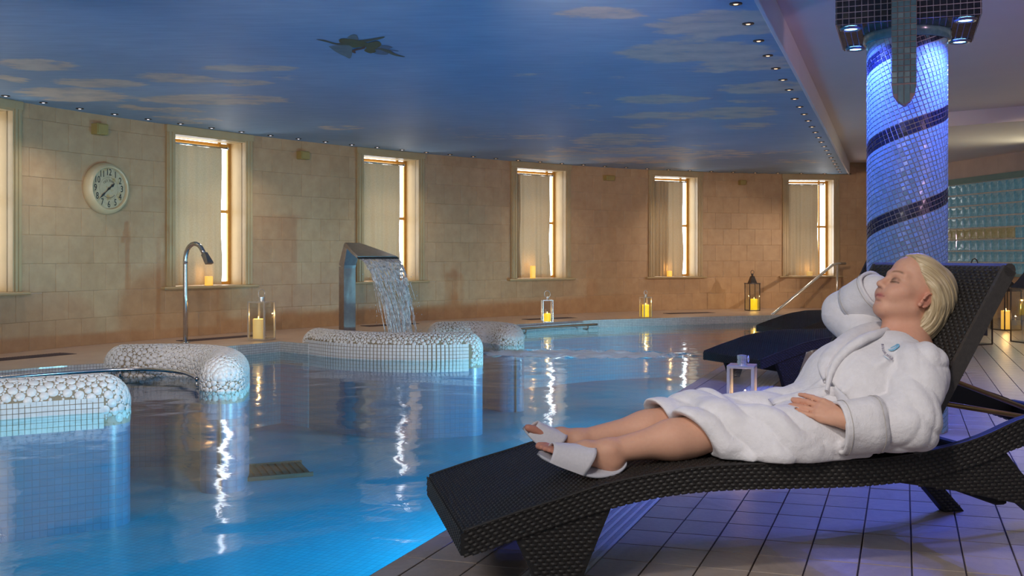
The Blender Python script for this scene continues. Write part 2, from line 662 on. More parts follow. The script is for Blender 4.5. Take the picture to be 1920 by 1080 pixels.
M['cloth'] = cloth_mat()
WIN_FRAMES = []
ORD = ['cut off by the left edge of the picture', 'behind the curved steel shower pipe', 'behind the falling water',
       'with the tall glowing candle before it', 'between the two lanterns of the far deck', 'beside the sloping pool handrail']
for wi, (a, b) in enumerate(WINS):
    pa, pb = WALL.at(a), WALL.at(b)
    t = (pb - pa) / np.linalg.norm(pb - pa)
    W = float(np.linalg.norm(pb - pa))
    ang = math.atan2(t[1], t[0])
    w = empty('window_%d' % (wi + 1), (pa[0], pa[1], 0), ang)
    tag(w, kind='structure')
    # local: x along the wall, y into the wall, z up
    for x0, x1 in ((0, FR), (W - FR, W)):
        mb = MB()
        mb.cbox((x0, -0.035, SILL_Z), (x1, 0.05, CEIL_Z), 0.004)
        mb.cbox((x0 + 0.02, -0.047, SILL_Z), (x0 + 0.05, -0.03, CEIL_Z - 0.03), 0.004)
        mb.cbox((x1 - 0.045, -0.043, SILL_Z), (x1 - 0.02, -0.03, CEIL_Z - 0.03), 0.004)
        mb.build('architrave', M['frame'], w)
    mb = MB()
    mb.cbox((-0.012, -0.045, HEAD_Z + 0.02), (W + 0.012, 0.05, CEIL_Z), 0.005)
    mb.cbox((FR, -0.03, HEAD_Z), (W - FR, 0.05, HEAD_Z + 0.03), 0.004)
    mb.build('head_moulding', M['frame'], w)
    mb = MB()
    mb.cbox((-0.07, -0.085, SILL_Z - 0.035), (W + 0.07, 0.02, SILL_Z), 0.012)
    mb.cbox((FR, 0.02, SILL_Z - 0.035), (W - FR, 0.32, SILL_Z - 0.002), 0.002)
    mb.build('sill', M['frame'], w)
    mb = MB()
    mb.box((FR - 0.06, 0.03, SILL_Z), (FR, 0.33, HEAD_Z))
    mb.box((W - FR, 0.03, SILL_Z), (W - FR + 0.06, 0.33, HEAD_Z))
    mb.box((FR - 0.06, 0.03, HEAD_Z), (W - FR + 0.06, 0.33, HEAD_Z + 0.06))
    mb.build('reveal', M['reveal'], w)
    x0, x1 = FR, W - FR
    mb = MB()
    mb.box((x0, 0.30, SILL_Z), (x1, 0.31, HEAD_Z))
    mb.build('pane', PANE, w)
    mb = MB()
    for xx in (x0, x1 - 0.04):
        mb.cbox((xx, 0.265, SILL_Z), (xx + 0.04, 0.298, HEAD_Z), 0.004)
    for zz in (SILL_Z, 1.55, HEAD_Z - 0.05):
        mb.cbox((x0, 0.268, zz), (x1, 0.296, zz + 0.04), 0.004)
    xm = x1 - 0.185
    mb.cbox((xm, 0.262, SILL_Z), (xm + 0.032, 0.297, HEAD_Z), 0.004)
    mb.build('sash', M['sash'], w)
    # curtain: a thing that hangs in the opening
    cu = empty('curtain', (pa[0], pa[1], 0), ang)
    tag(cu, 'cream curtain hanging in the window ' + ORD[wi], 'curtain', 'curtains in the pool hall windows')
    mb = MB()
    mb.tube([(x0 + 0.01, 0.17, HEAD_Z - 0.075), (x1 - 0.13, 0.17, HEAD_Z - 0.075)], 0.012, 10)
    mb.tube([(x1 - 0.13, 0.17, HEAD_Z - 0.075), (x1 - 0.115, 0.17, HEAD_Z - 0.075)], 0.022, 12)
    mb.build('curtain_rail', M['steel'], cu, True)

    def drape(xa, xb, y, folds, amp, seed, name):
        rg = np.random.default_rng(seed)
        ph = rg.uniform(0, 6.28, 4)
        nx, nz = 90, 14
        vs = []
        for i in range(nx + 1):
            u = i / nx
            x = xa + (xb - xa) * u
            for k in range(nz + 1):
                v = k / nz
                zz = SILL_Z + 0.005 + (HEAD_Z - 0.09 - SILL_Z) * v
                am = amp * (1.15 - 0.6 * v)
                yy = y + am * (math.sin(folds * 6.28 * u + ph[0] + 0.5 * math.sin(3 * v)) + 0.5 * math.sin(folds * 13.7 * u + ph[1]) + 0.6 * math.sin(folds * 3.1 * u + ph[2]))
                xx = x + (0.02 * (1 - v) * math.sin(9 * v + ph[3]) if u > 0.97 else 0)
                vs.append((xx, yy, zz))
        fs = [(i * (nz + 1) + k, (i + 1) * (nz + 1) + k, (i + 1) * (nz + 1) + k + 1, i * (nz + 1) + k + 1) for i in range(nx) for k in range(nz)]
        return mesh_obj(name, vs, fs, M['cloth'], cu, True)
    xe = x1 - (0.19, 0.19, 0.185, 0.17, 0.18, 0.23)[wi]
    drape(x0 + 0.005, xe, 0.19, 3.0, 0.017, 10 + wi, 'drape')
    if wi in (3, 4):
        drape(x0 + 0.003, x0 + (0.18 if wi == 3 else 0.42) * (x1 - x0), 0.13, 5.0, 0.013, 30 + wi, 'side_drape')

# ------------------------------------------------------------------ painted sky ceiling
EDGE_M, EDGE_C = 0.376, -0.86      # right edge of the painted soffit: x = EDGE_C + EDGE_M*y
# clouds as ellipses (x, y, half length, half depth, weight) on the ceiling plane
CL = [(-3.16, 6.68, 0.14, 0.1, 0.5), (-3.45, 7.12, 0.11, 0.1, 0.6), (-3.94, 8.42, 0.33, 0.28, 1), (-4.49, 9.07, 0.12, 0.24, 1), (-3.79, 9.3, 0.39, 0.28, 1), (-4.3, 9.97, 0.52, 0.46, 1), (-3.0, 9.05, 0.33, 0.3, 1), (-2.49, 9.27, 0.29, 0.23, 0.9), (-2.21, 8.56, 0.43, 0.17, 1), (-1.98, 9.07, 0.19, 0.22, 0.5), (-3.03, 10.27, 0.76, 0.35, 1), (-4.04, 10.82, 0.2, 0.23, 0.8), (-3.65, 11.01, 0.32, 0.24, 0.8), (-3.77, 11.74, 0.37, 0.41, 0.7), (-2.11, 12.51, 0.3, 0.31, 0.7), (0.58, 6.64, 0.3, 0.17, 1), (1.46, 6.94, 0.51, 0.38, 1.1), (1.31, 7.54, 0.28, 0.3, 0.9), (1.41, 7.9, 0.58, 0.41, 1.1), (1.94, 8.37, 0.4, 0.32, 1), (1.68, 8.61, 0.27, 0.17, 0.8), (2.42, 9.56, 0.45, 0.36, 1), (1.51, 10.24, 0.46, 0.31, 1), (0.53, 8.33, 0.18, 0.11, 0.6), (0.19, 8.86, 0.23, 0.16, 0.5), (0.9, 9.02, 0.14, 0.13, 0.5), (0.78, 9.9, 0.16, 0.19, 0.6), (0.76, 10.74, 0.2, 0.23, 0.7), (0.87, 11.83, 0.19, 0.23, 0.6), (2.4, 10.38, 0.22, 0.14, 0.7), (1.74, 11.43, 0.54, 0.34, 0.9), (2.48, 11.22, 0.47, 0.5, 1), (1.68, 12.31, 0.29, 0.3, 0.8), (2.85, 12.31, 0.32, 0.35, 0.8), (1.45, 13.76, 0.65, 0.75, 0.9), (1.99, 15.12, 0.72, 0.6, 0.9), (1.11, 15.12, 0.64, 0.68, 0.7), (0.35, 13.45, 0.42, 0.42, 0.6), (0.51, 16.17, 0.6, 0.6, 0.7), (3.07, 15.75, 0.75, 0.74, 0.8), (2.73, 14.41, 0.38, 0.27, 0.6), (4.12, 15.35, 0.48, 0.39, 0.6), (4.77, 16.8, 0.53, 0.46, 0.6), (2.1, 16.61, 0.96, 0.64, 0.8), (2.86, 18.1, 0.57, 0.32, 0.6), (-0.42, 13.33, 0.56, 0.47, 0.5), (-0.66, 12.51, 0.4, 0.31, 0.4), (0.0, 11.34, 0.24, 0.21, 0.4), (-1.55, 11.34, 0.3, 0.21, 0.3)]


def sky_mat():
    m, nt, b = new_mat('painted_sky')
    at = N(nt, 'ShaderNodeAttribute')
    at.attribute_name = 'cloud'
    geo = N(nt, 'ShaderNodeNewGeometry')
    mp = N(nt, 'ShaderNodeMapping')
    mp.inputs['Scale'].default_value = (1.0, 1.6, 1.0)
    L(nt, geo.outputs['Position'], mp.inputs[0])
    n = N(nt, 'ShaderNodeTexNoise')
    n.inputs['Scale'].default_value = 3.6
    n.inputs['Detail'].default_value = 7
    n.inputs['Roughness'].default_value = 0.62
    L(nt, mp.outputs[0], n.inputs['Vector'])
    a = N(nt, 'ShaderNodeMath', operation='MULTIPLY_ADD')
    L(nt, n.outputs[0], a.inputs[0])
    a.inputs[1].default_value = 1.5
    L(nt, at.outputs['Fac'], a.inputs[2])
    mr = N(nt, 'ShaderNodeMapRange', interpolation_type='SMOOTHSTEP')
    mr.inputs['From Min'].default_value = 1.12
    mr.inputs['From Max'].default_value = 1.48
    L(nt, a.outputs[0], mr.inputs['Value'])
    # blue ground, deeper towards the seating side, brushed streaks
    n2 = N(nt, 'ShaderNodeTexNoise')
    n2.inputs['Scale'].default_value = 0.55
    n2.inputs['Detail'].default_value = 5
    L(nt, geo.outputs['Position'], n2.inputs['Vector'])
    blue = ramp(nt, n2.outputs[0], [(0.30, (0.24, 0.37, 0.56)), (0.55, (0.29, 0.43, 0.62)), (0.75, (0.38, 0.52, 0.69))])
    n3 = N(nt, 'ShaderNodeTexNoise')
    n3.inputs['Scale'].default_value = 9.0
    n3.inputs['Detail'].default_value = 4
    mp3 = N(nt, 'ShaderNodeMapping')
    mp3.inputs['Scale'].default_value = (0.35, 2.2, 1)
    L(nt, geo.outputs['Position'], mp3.inputs[0])
    L(nt, mp3.outputs[0], n3.inputs['Vector'])
    ov = N(nt, 'ShaderNodeMix', data_type='RGBA', blend_type='OVERLAY')
    ov.inputs[0].default_value = 0.22
    L(nt, blue.outputs[0], ov.inputs['A'])
    L(nt, n3.outputs[0], ov.inputs['B'])
    cl = ramp(nt, n.outputs[0], [(0.35, (0.54, 0.47, 0.43)), (0.60, (0.72, 0.61, 0.53)), (0.75, (0.80, 0.67, 0.57))])
    mx = N(nt, 'ShaderNodeMix', data_type='RGBA')
    fac = N(nt, 'ShaderNodeMath', operation='MULTIPLY')
    fac.inputs[1].default_value = 0.9
    L(nt, mr.outputs[0], fac.inputs[0])
    L(nt, fac.outputs[0], mx.inputs[0])
    L(nt, ov.outputs['Result'], mx.inputs['A'])
    L(nt, cl.outputs[0], mx.inputs['B'])
    L(nt, mx.outputs['Result'], b.inputs['Base Color'])
    b.inputs['Roughness'].default_value = 0.55
    b.inputs['Specular IOR Level'].default_value = 0.3
    return m


def grid_sky():
    ys = np.arange(1.0, 19.72, 0.09)
    ts = np.arange(0, 9.2, 0.09)
    Y, T = np.meshgrid(ys, ts, indexing='ij')
    X = EDGE_C + EDGE_M * Y - T
    wy = WALL.p
    # keep what lies inside (or just inside the thickness of) the wall
    xi = np.interp(Y, wy[:, 1], wy[:, 0])
    inside = X > xi - 0.12
    nx, nt_ = X.shape
    idx = -np.ones(X.shape, int)
    idx[inside] = np.arange(inside.sum())
    v = np.stack([X[inside], Y[inside], np.full(inside.sum(), CEIL_Z)], 1)
    q = np.stack([idx[:-1, :-1], idx[1:, :-1], idx[1:, 1:], idx[:-1, 1:]], -1).reshape(-1, 4)
    q = q[(q >= 0).all(1)]
    o = np_mesh('ceiling', v, q[:, ::-1], sky_mat(), None, False)
    cf = np.zeros(len(v))
    for (cx, cy, rx, ry, wt) in CL:
        d = ((v[:, 0] - cx) / (rx * 1.25)) ** 2 + ((v[:, 1] - cy) / (ry * 1.25)) ** 2
        cf = np.maximum(cf, wt * np.clip(1.15 - d, -1, 0.75))
    at = o.data.attributes.new('cloud', 'FLOAT', 'POINT')
    at.data.foreach_set('value', cf.astype(np.float32))
    return tag(o, kind='structure')


sky = grid_sky()
# backing of the soffit and its edge board
e0 = (EDGE_C + EDGE_M * 1.0, 1.0)
e1 = (EDGE_C + EDGE_M * 19.5, 19.5)
mb = MB()
ln = math.hypot(e1[0] - e0[0], e1[1] - e0[1])
an = math.atan2(e1[1] - e0[1], e1[0] - e0[0])
Medge = Matrix.Translation((e0[0], e0[1], 0)) @ Matrix.Rotation(an, 4, 'Z')
mb.cbox((0, -0.03, CEIL_Z - 0.012), (ln, 0.0, TOP_Z), 0.004, Medge)
tag(mb.build('trim_1', M['white_plaster']), kind='structure')
mb = MB()
mb.add([(e0[0], e0[1], CEIL_Z + 0.05), (e1[0], e1[1], CEIL_Z + 0.05), (-6.2, 19.5, CEIL_Z + 0.05), (-6.2, 1.0, CEIL_Z + 0.05)], [(0, 1, 2, 3)])
tag(mb.build('ceiling_backing', M['white_plaster']), kind='structure')
# white ceiling over the deck
mb = MB()
mb.add([(-1.2, 0.2, TOP_Z), (9.5, 0.2, TOP_Z), (9.5, 20.2, TOP_Z), (6.2, 20.2, TOP_Z)], [(0, 1, 2, 3)])
tag(mb.build('ceiling_white', M['white_plaster']), kind='structure')
# dropped beams over the right side
mb = MB()
ol = [(4.9, 13.2), (6.6, 11.9), (9.4, 11.1), (9.4, 20.1), (7.0, 20.1)]
n = len(ol)
mb.add([(x, y, 2.62) for x, y in ol] + [(x, y, TOP_Z + 0.01) for x, y in ol], [tuple(range(n))] + [(k, (k + 1) % n, n + (k + 1) % n, n + k) for k in range(n)])
tag(mb.build('trim_2', M['white_plaster']), kind='structure')

# small spots let into the edge of the painted soffit
spot0 = None
SPOTS_WALL = [4.82 + 0.462 * k for k in range(36)]


def ceiling_spot(x, y, lens, label, grp):
    e = empty('ceiling_spot', (x, y, CEIL_Z))
    tag(e, label, 'light', grp)
    mb = MB()
    mb.lathe([(0.018, -0.001), (0.020, -0.007), (0.040, -0.006), (0.042, 0.0)], 14, caps=False)
    mb.build('ring', M['spot_off'], e, True)
    mb = MB()
    mb.lathe([(0.0005, -0.0085), (0.012, -0.0075), (0.019, -0.002)], 12, caps=False)
    mb.build('lens', lens, e, True)
    return e


sa = ceiling_spot(0, 0, M['spot_lens_white'], 'small white spot light in the sky ceiling along the left of the curved wall', 'spots along the left of the curved wall')
sb = ceiling_spot(0, 0, M['spot_lens'], 'small amber spot light in the sky ceiling along the far curved wall', 'spots along the far curved wall')
sc = ceiling_spot(0, 0, M['spot_lens'], 'small amber spot light along the straight right edge of the sky ceiling', 'spots along the straight edge of the sky ceiling')
protos = {0: [sa, False], 1: [sb, False], 2: [sc, False]}


ORDN = ['first', 'second', 'third', 'fourth', 'fifth', 'sixth', 'seventh', 'eighth', 'ninth', 'tenth', 'eleventh', 'twelfth', 'thirteenth', 'fourteenth', 'fifteenth', 'sixteenth', 'seventeenth', 'eighteenth', 'nineteenth', 'twentieth']


def ordinal(n):
    return ORDN[n - 1] if n <= 20 else 'twenty-' + ORDN[n - 21]


def put_spot(kind, x, y, label):
    pr = protos[kind]
    o = copy_tree(pr[0]) if pr[1] else pr[0]
    pr[1] = True
    o.location = (x, y, CEIL_Z)
    o['label'] = label


cw = [0, 0]
for k, s in enumerate(np.arange(4.55, 20.4, 0.475)):
    p, t = WALL.at(s), WALL.tan(s)
    nrm = np.array([-t[1], t[0]])
    q = p - nrm * 0.20
    if 960 + FPX * q[0] / q[1] < 6:
        continue
    kd = 0 if s < 11.0 else 1
    cw[kd] += 1
    put_spot(kd, float(q[0]), float(q[1]), ('white ceiling spot above the curved wall, %s from the left edge of the picture' if kd == 0 else 'amber ceiling spot above the curved wall, %s to the right of the white ones') % ordinal(cw[kd]))
ys_ = np.arange(6.38, 19.2, 0.545)
for k, y in enumerate(ys_):
    put_spot(2, EDGE_C + EDGE_M * y - 0.13, float(y), 'amber ceiling spot on the straight edge of the painted sky, %s from the viewer' % ordinal(k + 1))

# birds painted on the sky (flat paint on the ceiling)
def flat_poly(mb, pts, z):
    mb.add([(x, y, z) for x, y in pts], [tuple(range(len(pts) - 1, -1, -1))])


def cpt(px, py):
    """point of the painted ceiling that the photograph shows at this pixel"""
    y = (CEIL_Z - CAM_H) * FPX / (HZ - py)
    return ((px - 960) / FPX * y, y)


mural = empty('painted_birds', (-1.36, 7.65, CEIL_Z - 0.002))
tag(mural, 'pair of olive and grey birds painted on the blue sky ceiling', 'mural')
PM = {
    'olive': pm('olive_paint', (0.13, 0.10, 0.03), (0.09, 0.075, 0.03), 10, 0.6),
    'brown': pm('brown_paint', (0.12, 0.10, 0.06), (0.09, 0.08, 0.05), 10, 0.6),
    'grey': pm('grey_feather_paint', (0.20, 0.22, 0.22), (0.13, 0.16, 0.18), 14, 0.6),
    'red': pm('red_paint', (0.16, 0.05, 0.035), None, 10, 0.6),
    'slate': pm('slate_paint', (0.13, 0.17, 0.24), (0.10, 0.14, 0.21), 14, 0.6),
}


def zoomed(pts):     # crop 580,50..780,120 shown at 9.6x
    out = []
    for x, y in pts:
        X, Y = cpt(580 + x / 9.6, 50 + y / 9.6)
        out.append((X + 1.36, Y - 7.65))
    return out


SHAPES = [('wing', 'grey', [(345, 350), (520, 330), (760, 340), (745, 560), (640, 530), (480, 450)], 0),
          ('wing', 'grey', [(680, 190), (760, 140), (850, 145), (880, 240), (760, 235)], 0),
          ('wing', 'brown', [(115, 225), (260, 232), (480, 290), (800, 290), (800, 325), (500, 320), (300, 270)], 1),
          ('wing', 'brown', [(860, 245), (1100, 215), (1340, 172), (1335, 200), (1120, 255), (940, 275)], 1),
          ('body', 'olive', [(530, 230), (600, 205), (780, 220), (900, 245), (1100, 310), (1050, 360), (900, 365), (800, 375), (720, 330), (560, 285)], 2),
          ('body', 'olive', [(1000, 300), (1100, 275), (1220, 252), (1290, 290), (1280, 340), (1180, 400), (1200, 440), (1100, 470), (990, 425), (1030, 370), (980, 345)], 3),
          ('legs', 'red', [(765, 415), (860, 385), (960, 370), (1000, 330), (1000, 380), (900, 410), (830, 425), (835, 470), (775, 455)], 4),
          ('tail', 'slate', [(1160, 400), (1300, 330), (1500, 365), (1440, 400), (1600, 425), (1590, 440), (1440, 430), (1410, 495), (1270, 495), (1150, 465)], 1),
          ('wing', 'brown', [(1170, 395), (1300, 380), (1450, 425), (1580, 495), (1720, 530), (1690, 540), (1540, 515), (1400, 460), (1290, 415)], 2)]
for nm, c, pts, lay in SHAPES:
    mb = MB()
    q = zoomed(pts)
    # refine the outline so it reads as brushed, not cut
    cq = catmull(q + [q[0]], 0.02)[:-1]
    flat_poly(mb, [tuple(p) for p in cq], -0.0006 * lay)
    mb.build(nm, PM[c], mural)

# ------------------------------------------------------------------ right-hand wall of glass blocks
GW = [(7.32, 19.50), (7.46, 18.6), (7.60, 17.6), (7.78, 16.5), (7.97, 15.4), (8.2, 14.1), (8.6, 12.4), (9.2, 10.5)]
GC = Curve(GW)
wr = empty('wall_right')
tag(wr, kind='structure')
GB0, BLK = 0.70, 0.170
GROWS = 8
GTOP = GB0 + GROWS * 0.19


def strip2(curve, s0, s1, z0, z1, off, n=24):
    mb = MB()
    vs = []
    for i in range(n + 1):
        s = s0 + (s1 - s0) * i / n
        p, t = curve.at(s), curve.tan(s)
        q = p + np.array([-t[1], t[0]]) * off
        vs += [(q[0], q[1], z0), (q[0], q[1], z1)]
    mb.add(vs, [(2 * i, 2 * i + 1, 2 * i + 3, 2 * i + 2) for i in range(n)])
    return mb


M['wall_pale'] = pm('pale_upper_wall', (0.62, 0.53, 0.48), None, 4, 0.7)
M['mortar'] = pm('block_mortar', (0.70, 0.66, 0.62), None, 20, 0.7)
strip2(GC, 0, GC.len, 0, GB0, 0.0).build('lower_wall', M['wall'], wr)
strip2(GC, 0, GC.len, GTOP + 0.09, TOP_Z, 0.0).build('upper_wall', M['wall_pale'], wr)
strip2(GC, 0, GC.len, GB0, GTOP, 0.004).build('mortar_bed', M['mortar'], wr)
mb = MB()
for z0, z1, pr in ((GB0 - 0.03, GB0, 0.03), (GTOP, GTOP + 0.03, 0.02), (GTOP + 0.03, GTOP + 0.06, 0.035), (GTOP + 0.06, GTOP + 0.10, 0.02)):
    n = 30
    vs = []
    for i in range(n + 1):
        s = GC.len * i / n
        p, t = GC.at(s), GC.tan(s)
        nn = np.array([-t[1], t[0]])
        a, b = p - nn * pr, p + nn * 0.05
        vs += [(b[0], b[1], z0), (a[0], a[1], z0), (a[0], a[1], z1), (b[0], b[1], z1)]
    # faces on the room side: nn points towards the room on this side
    mb.add(vs, [(4 * i + k, 4 * i + (k + 1) % 4, 4 * i + 4 + (k + 1) % 4, 4 * i + 4 + k) for i in range(n) for k in range(4)])
mb.build('teal_moulding', M['teal_trim'], wr)
mb = MB()


def block_mat(name, c1, c2):
    m, nt, b = new_mat(name)
    n = noise(nt, 14, 3, 0.5, 'obj', 0.6)
    r = ramp(nt, n.outputs[0], [(0.3, c1), (0.7, c2)])
    L(nt, r.outputs[0], b.inputs['Base Color'])
    L(nt, r.outputs[0], b.inputs['Emission Color'])
    b.inputs['Emission Strength'].default_value = 0.22   # slight glow added to brighten the blocks
    b.inputs['Roughness'].default_value = 0.12
    b.inputs['Coat Weight'].default_value = 0.5
    n2 = noise(nt, 9, 2, 0.5, 'obj', 0.8)
    L(nt, bump(nt, n2.outputs[0], 0.5, 0.02).outputs[0], b.inputs['Normal'])
    return m


BLUE_B = block_mat('blue_glass_block', (0.05, 0.17, 0.24), (0.14, 0.30, 0.38))
GREEN_B = block_mat('olive_glass_block', (0.16, 0.15, 0.07), (0.26, 0.24, 0.14))


def block_mesh(mat):
    mb = MB()
    hw = BLK / 2
    # pillow face with a raised rim: rings from rim to the dished middle, local y out of the wall
    rings = [(hw, -0.045), (hw, 0.0), (hw - 0.008, 0.016), (hw - 0.022, 0.013), (hw - 0.045, 0.005), (hw - 0.075, 0.003)]
    vs = []
    for r, y in rings:
        vs += [(-r, y, -r), (r, y, -r), (r, y, r), (-r, y, r)]
    fs = []
    for i in range(len(rings) - 1):
        for k in range(4):
            fs.append((i * 4 + k, i * 4 + (k + 1) % 4, i * 4 + 4 + (k + 1) % 4, i * 4 + 4 + k))
    fs.append(tuple(len(vs) - 4 + k for k in range(4)))
    mb.add(vs, fs)
    return mb


bm_b = block_mesh(None).build('glass_block', BLUE_B, wr)
bm_g = block_mesh(None).build('glass_block', GREEN_B, wr)
first = {True: True, False: True}
ncol = int((GC.len - 0.3) / 0.19)
cnt = 0
for c in range(ncol):
    s = 0.25 + 0.19 * (c + 0.5)
    p, t = GC.at(s), GC.tan(s)
    if s > 6.6:
        break
    ang = math.atan2(t[1], t[0])
    for r_ in range(GROWS):
        olive = (r_ == 3 and s < 3.6) or (c in (6,) and 0 < r_ < 7) or (c < 5 and r_ in (3, 6))
        src = bm_g if olive else bm_b
        if first[olive]:
            o = src
            first[olive] = False
        else:
            o = src.copy()
            COL.objects.link(o)
        o.location = (p[0], p[1], GB0 + 0.19 * (r_ + 0.5))
        o.rotation_euler = (0, 0, ang + math.pi)
        cnt += 1

# ------------------------------------------------------------------ pool outline
DB = np.array([0.36, 0.933])         # along the near edge of the pool
DP = np.array([0.933, -0.36])        # across the deck, away from the pool
P_EDGE = -1.52


def PQ(p, q):
    return DP * p + DB * q


FAR_EDGE = [(-5.35, 4.6), (-5.35, 5.6), (-5.25, 6.6), (-5.0, 7.7), (-4.39, 8.69), (-4.0, 9.12), (-3.66, 9.36), (-3.42, 9.65), (-3.3, 10.2), (-3.2, 10.9), (-2.91, 11.4), (-2.68, 11.74),
            (-2.30, 11.42), (-2.02, 11.55), (-1.85, 12.2), (-1.35, 12.8), (-0.95, 13.05), (-0.75, 13.6), (-0.15, 14.45), (0.5, 15.1), (1.28, 15.75), (2.16, 16.15), (3.35, 16.7), (3.93, 16.9), (4.7, 17.2), (5.15, 17.45)]
FE = []
for i, seg in enumerate([FAR_EDGE[:12], FAR_EDGE[11:13], FAR_EDGE[12:]]):
    c = catmull(seg, 0.12) if len(seg) > 2 else np.array(seg, float)
    FE += [tuple(p) for p in (c if i == 2 else c[:-1])]
Q_END = float(np.dot(np.array([5.15, 17.45]) - DP * P_EDGE, DB))
NEAR_A, NEAR_B = PQ(P_EDGE, -2.2), PQ(P_EDGE, Q_END)
WATER_Z, BED_Z = -0.12, -0.95


def poly_slab(name, outline, z0, z1, mat):
    mb = MB()
    n = len(outline)
    vs = [(x, y, z1) for x, y in outline] + [(x, y, z0) for x, y in outline]
    mb.add(vs, [tuple(range(n))])
    return mb.build(name, mat)


# far deck: between the pool and the curved wall
outer = [tuple(p) for p in WALL.p[::4]] + [(7.32, 19.5)]
inner = FE
# quads between inner and outer by matched parameter
def strip_between(name, A, B, z, mat, n=160):
    ca, cb = np.array(A), np.array(B)
    def res(c):
        s = np.r_[0, np.cumsum(np.linalg.norm(np.diff(c, axis=0), axis=1))]
        t = np.linspace(0, s[-1], n)
        return np.stack([np.interp(t, s, c[:, k]) for k in range(2)], 1), s
    pb, _ = res(cb)
    pa, _ = res(ca)
    vs = [(p[0], p[1], z) for p in pa] + [(p[0], p[1], z) for p in pb]
    return mesh_obj(name, vs, [(i, i + 1, n + i + 1, n + i) for i in range(n - 1)], mat)


fd = MB()
bm = bmesh.new()
ring = FE + [(6.6, 18.2), (7.5, 18.6), (7.32, 19.6)] + [tuple(p) for p in WALL.p[::-1][2::3]] + [(-5.6, 5.5), (-5.6, 4.6)]
bv = [bm.verts.new((x, y, 0.0)) for x, y in ring]
bm.faces.new(bv)
bmesh.ops.triangulate(bm, faces=bm.faces[:])
me = bpy.data.meshes.new('floor_far')
for f in bm.faces:
    if f.normal.z < 0:
        f.normal_flip()
bm.to_mesh(me)
bm.free()


def far_deck_mat():
    m, nt, b = new_mat('far_deck_paving')
    geo = N(nt, 'ShaderNodeNewGeometry')
    br = N(nt, 'ShaderNodeTexBrick')
    br.offset = 0.0
    br.inputs['Scale'].default_value = 1.0
    br.inputs['Brick Width'].default_value = 0.24
    br.inputs['Row Height'].default_value = 0.12
    br.inputs['Mortar Size'].default_value = 0.003
    br.inputs['Color1'].default_value = (0.60, 0.46, 0.37, 1)
    br.inputs['Color2'].default_value = (0.55, 0.41, 0.33, 1)
    br.inputs['Mortar'].default_value = (0.42, 0.32, 0.26, 1)
    L(nt, geo.outputs['Position'], br.inputs['Vector'])
    L(nt, br.outputs['Color'], b.inputs['Base Color'])
    b.inputs['Roughness'].default_value = 0.33
    return m


me.materials.append(far_deck_mat())
ffar = link(bpy.data.objects.new('floor_far', me))
tag(ffar, kind='structure')

# mosaic sides of the pool
POOL_MOSAIC = mosaic_mat('grey_pool_mosaic', ((0.46, 0.48, 0.50), (0.56, 0.57, 0.58)), (0.20, 0.18, 0.17), 0.027, 0.2, 0.13)
WHITE_MOSAIC = mosaic_mat('white_pool_mosaic', ((0.70, 0.70, 0.71), (0.78, 0.78, 0.78)), (0.34, 0.29, 0.23), 0.038, 0.2, 0.12)
BED_MOSAIC = mosaic_mat('blue_pool_bed_mosaic', ((0.003, 0.29, 0.50), (0.006, 0.33, 0.55)), (0.004, 0.20, 0.36), 0.05, 0.3, 0.12)


FOOT_MOSAIC = mosaic_mat('darkened_bolster_mosaic', ((0.004, 0.13, 0.28), (0.006, 0.15, 0.32)), (0.004, 0.10, 0.22), 0.05, 0.3, 0.12)  # copy of the bed mosaic with underwater dimness put into its colour


def ribbon(name, pts, z0, z1, mat, parent=None, flip=False):
    pts = np.array(pts, float)
    s = np.r_[0, np.cumsum(np.linalg.norm(np.diff(pts, axis=0), axis=1))]
    vs, uv = [], []
    for p, d in zip(pts, s):
        vs += [(p[0], p[1], z0), (p[0], p[1], z1)]
        uv += [(d, z0), (d, z1)]
    fs = [(2 * i + 1, 2 * i + 3, 2 * i + 2, 2 * i) if not flip else (2 * i, 2 * i + 2, 2 * i + 3, 2 * i + 1) for i in range(len(pts) - 1)]
    return mesh_obj(name, vs, fs, mat, parent, False, uv)


basin = empty('pool_basin')
tag(basin, kind='structure')
ribbon('mosaic_band', FE, WATER_Z - 0.14, 0.0, POOL_MOSAIC, basin, True)
ribbon('mosaic_wall', FE, BED_Z, WATER_Z - 0.14, BED_MOSAIC, basin, True)
near_pts = [tuple(PQ(P_EDGE, q)) for q in np.linspace(-2.2, Q_END, 40)]
ribbon('mosaic_band', near_pts, WATER_Z - 0.14, -0.001, POOL_MOSAIC, basin)
ribbon('mosaic_wall', near_pts, BED_Z, WATER_Z - 0.14, BED_MOSAIC, basin)
close = [FAR_EDGE[0], (-5.3, 2.0), (-4.8, -0.8), (-3.2, -2.0), tuple(NEAR_A)]
cl = [tuple(p) for p in catmull(close, 0.15)]
ribbon('mosaic_wall', cl, BED_Z, 0.0, BED_MOSAIC, basin)
POOL_RING = [tuple(p) for p in FE] + [tuple(p) for p in near_pts[::-1]] + cl[::-1]
bm = bmesh.new()
vs = [bm.verts.new((x, y, BED_Z)) for x, y in POOL_RING[:-1]]
uvl = None
f = bm.faces.new(vs)
bmesh.ops.triangulate(bm, faces=[f])
me = bpy.data.meshes.new('pool_bed')
bm.to_mesh(me)
bm.free()
me.materials.append(BED_MOSAIC)
ul = me.uv_layers.new(name='UVMap')
for lp in me.loops:
    co = me.vertices[lp.vertex_index].co
    ul.data[lp.index].uv = (co.x * DP[0] + co.y * DP[1], co.x * DB[0] + co.y * DB[1])
for p in me.polygons:
    if p.normal.z < 0:
        p.flip()
link(bpy.data.objects.new('pool_bed', me), basin)
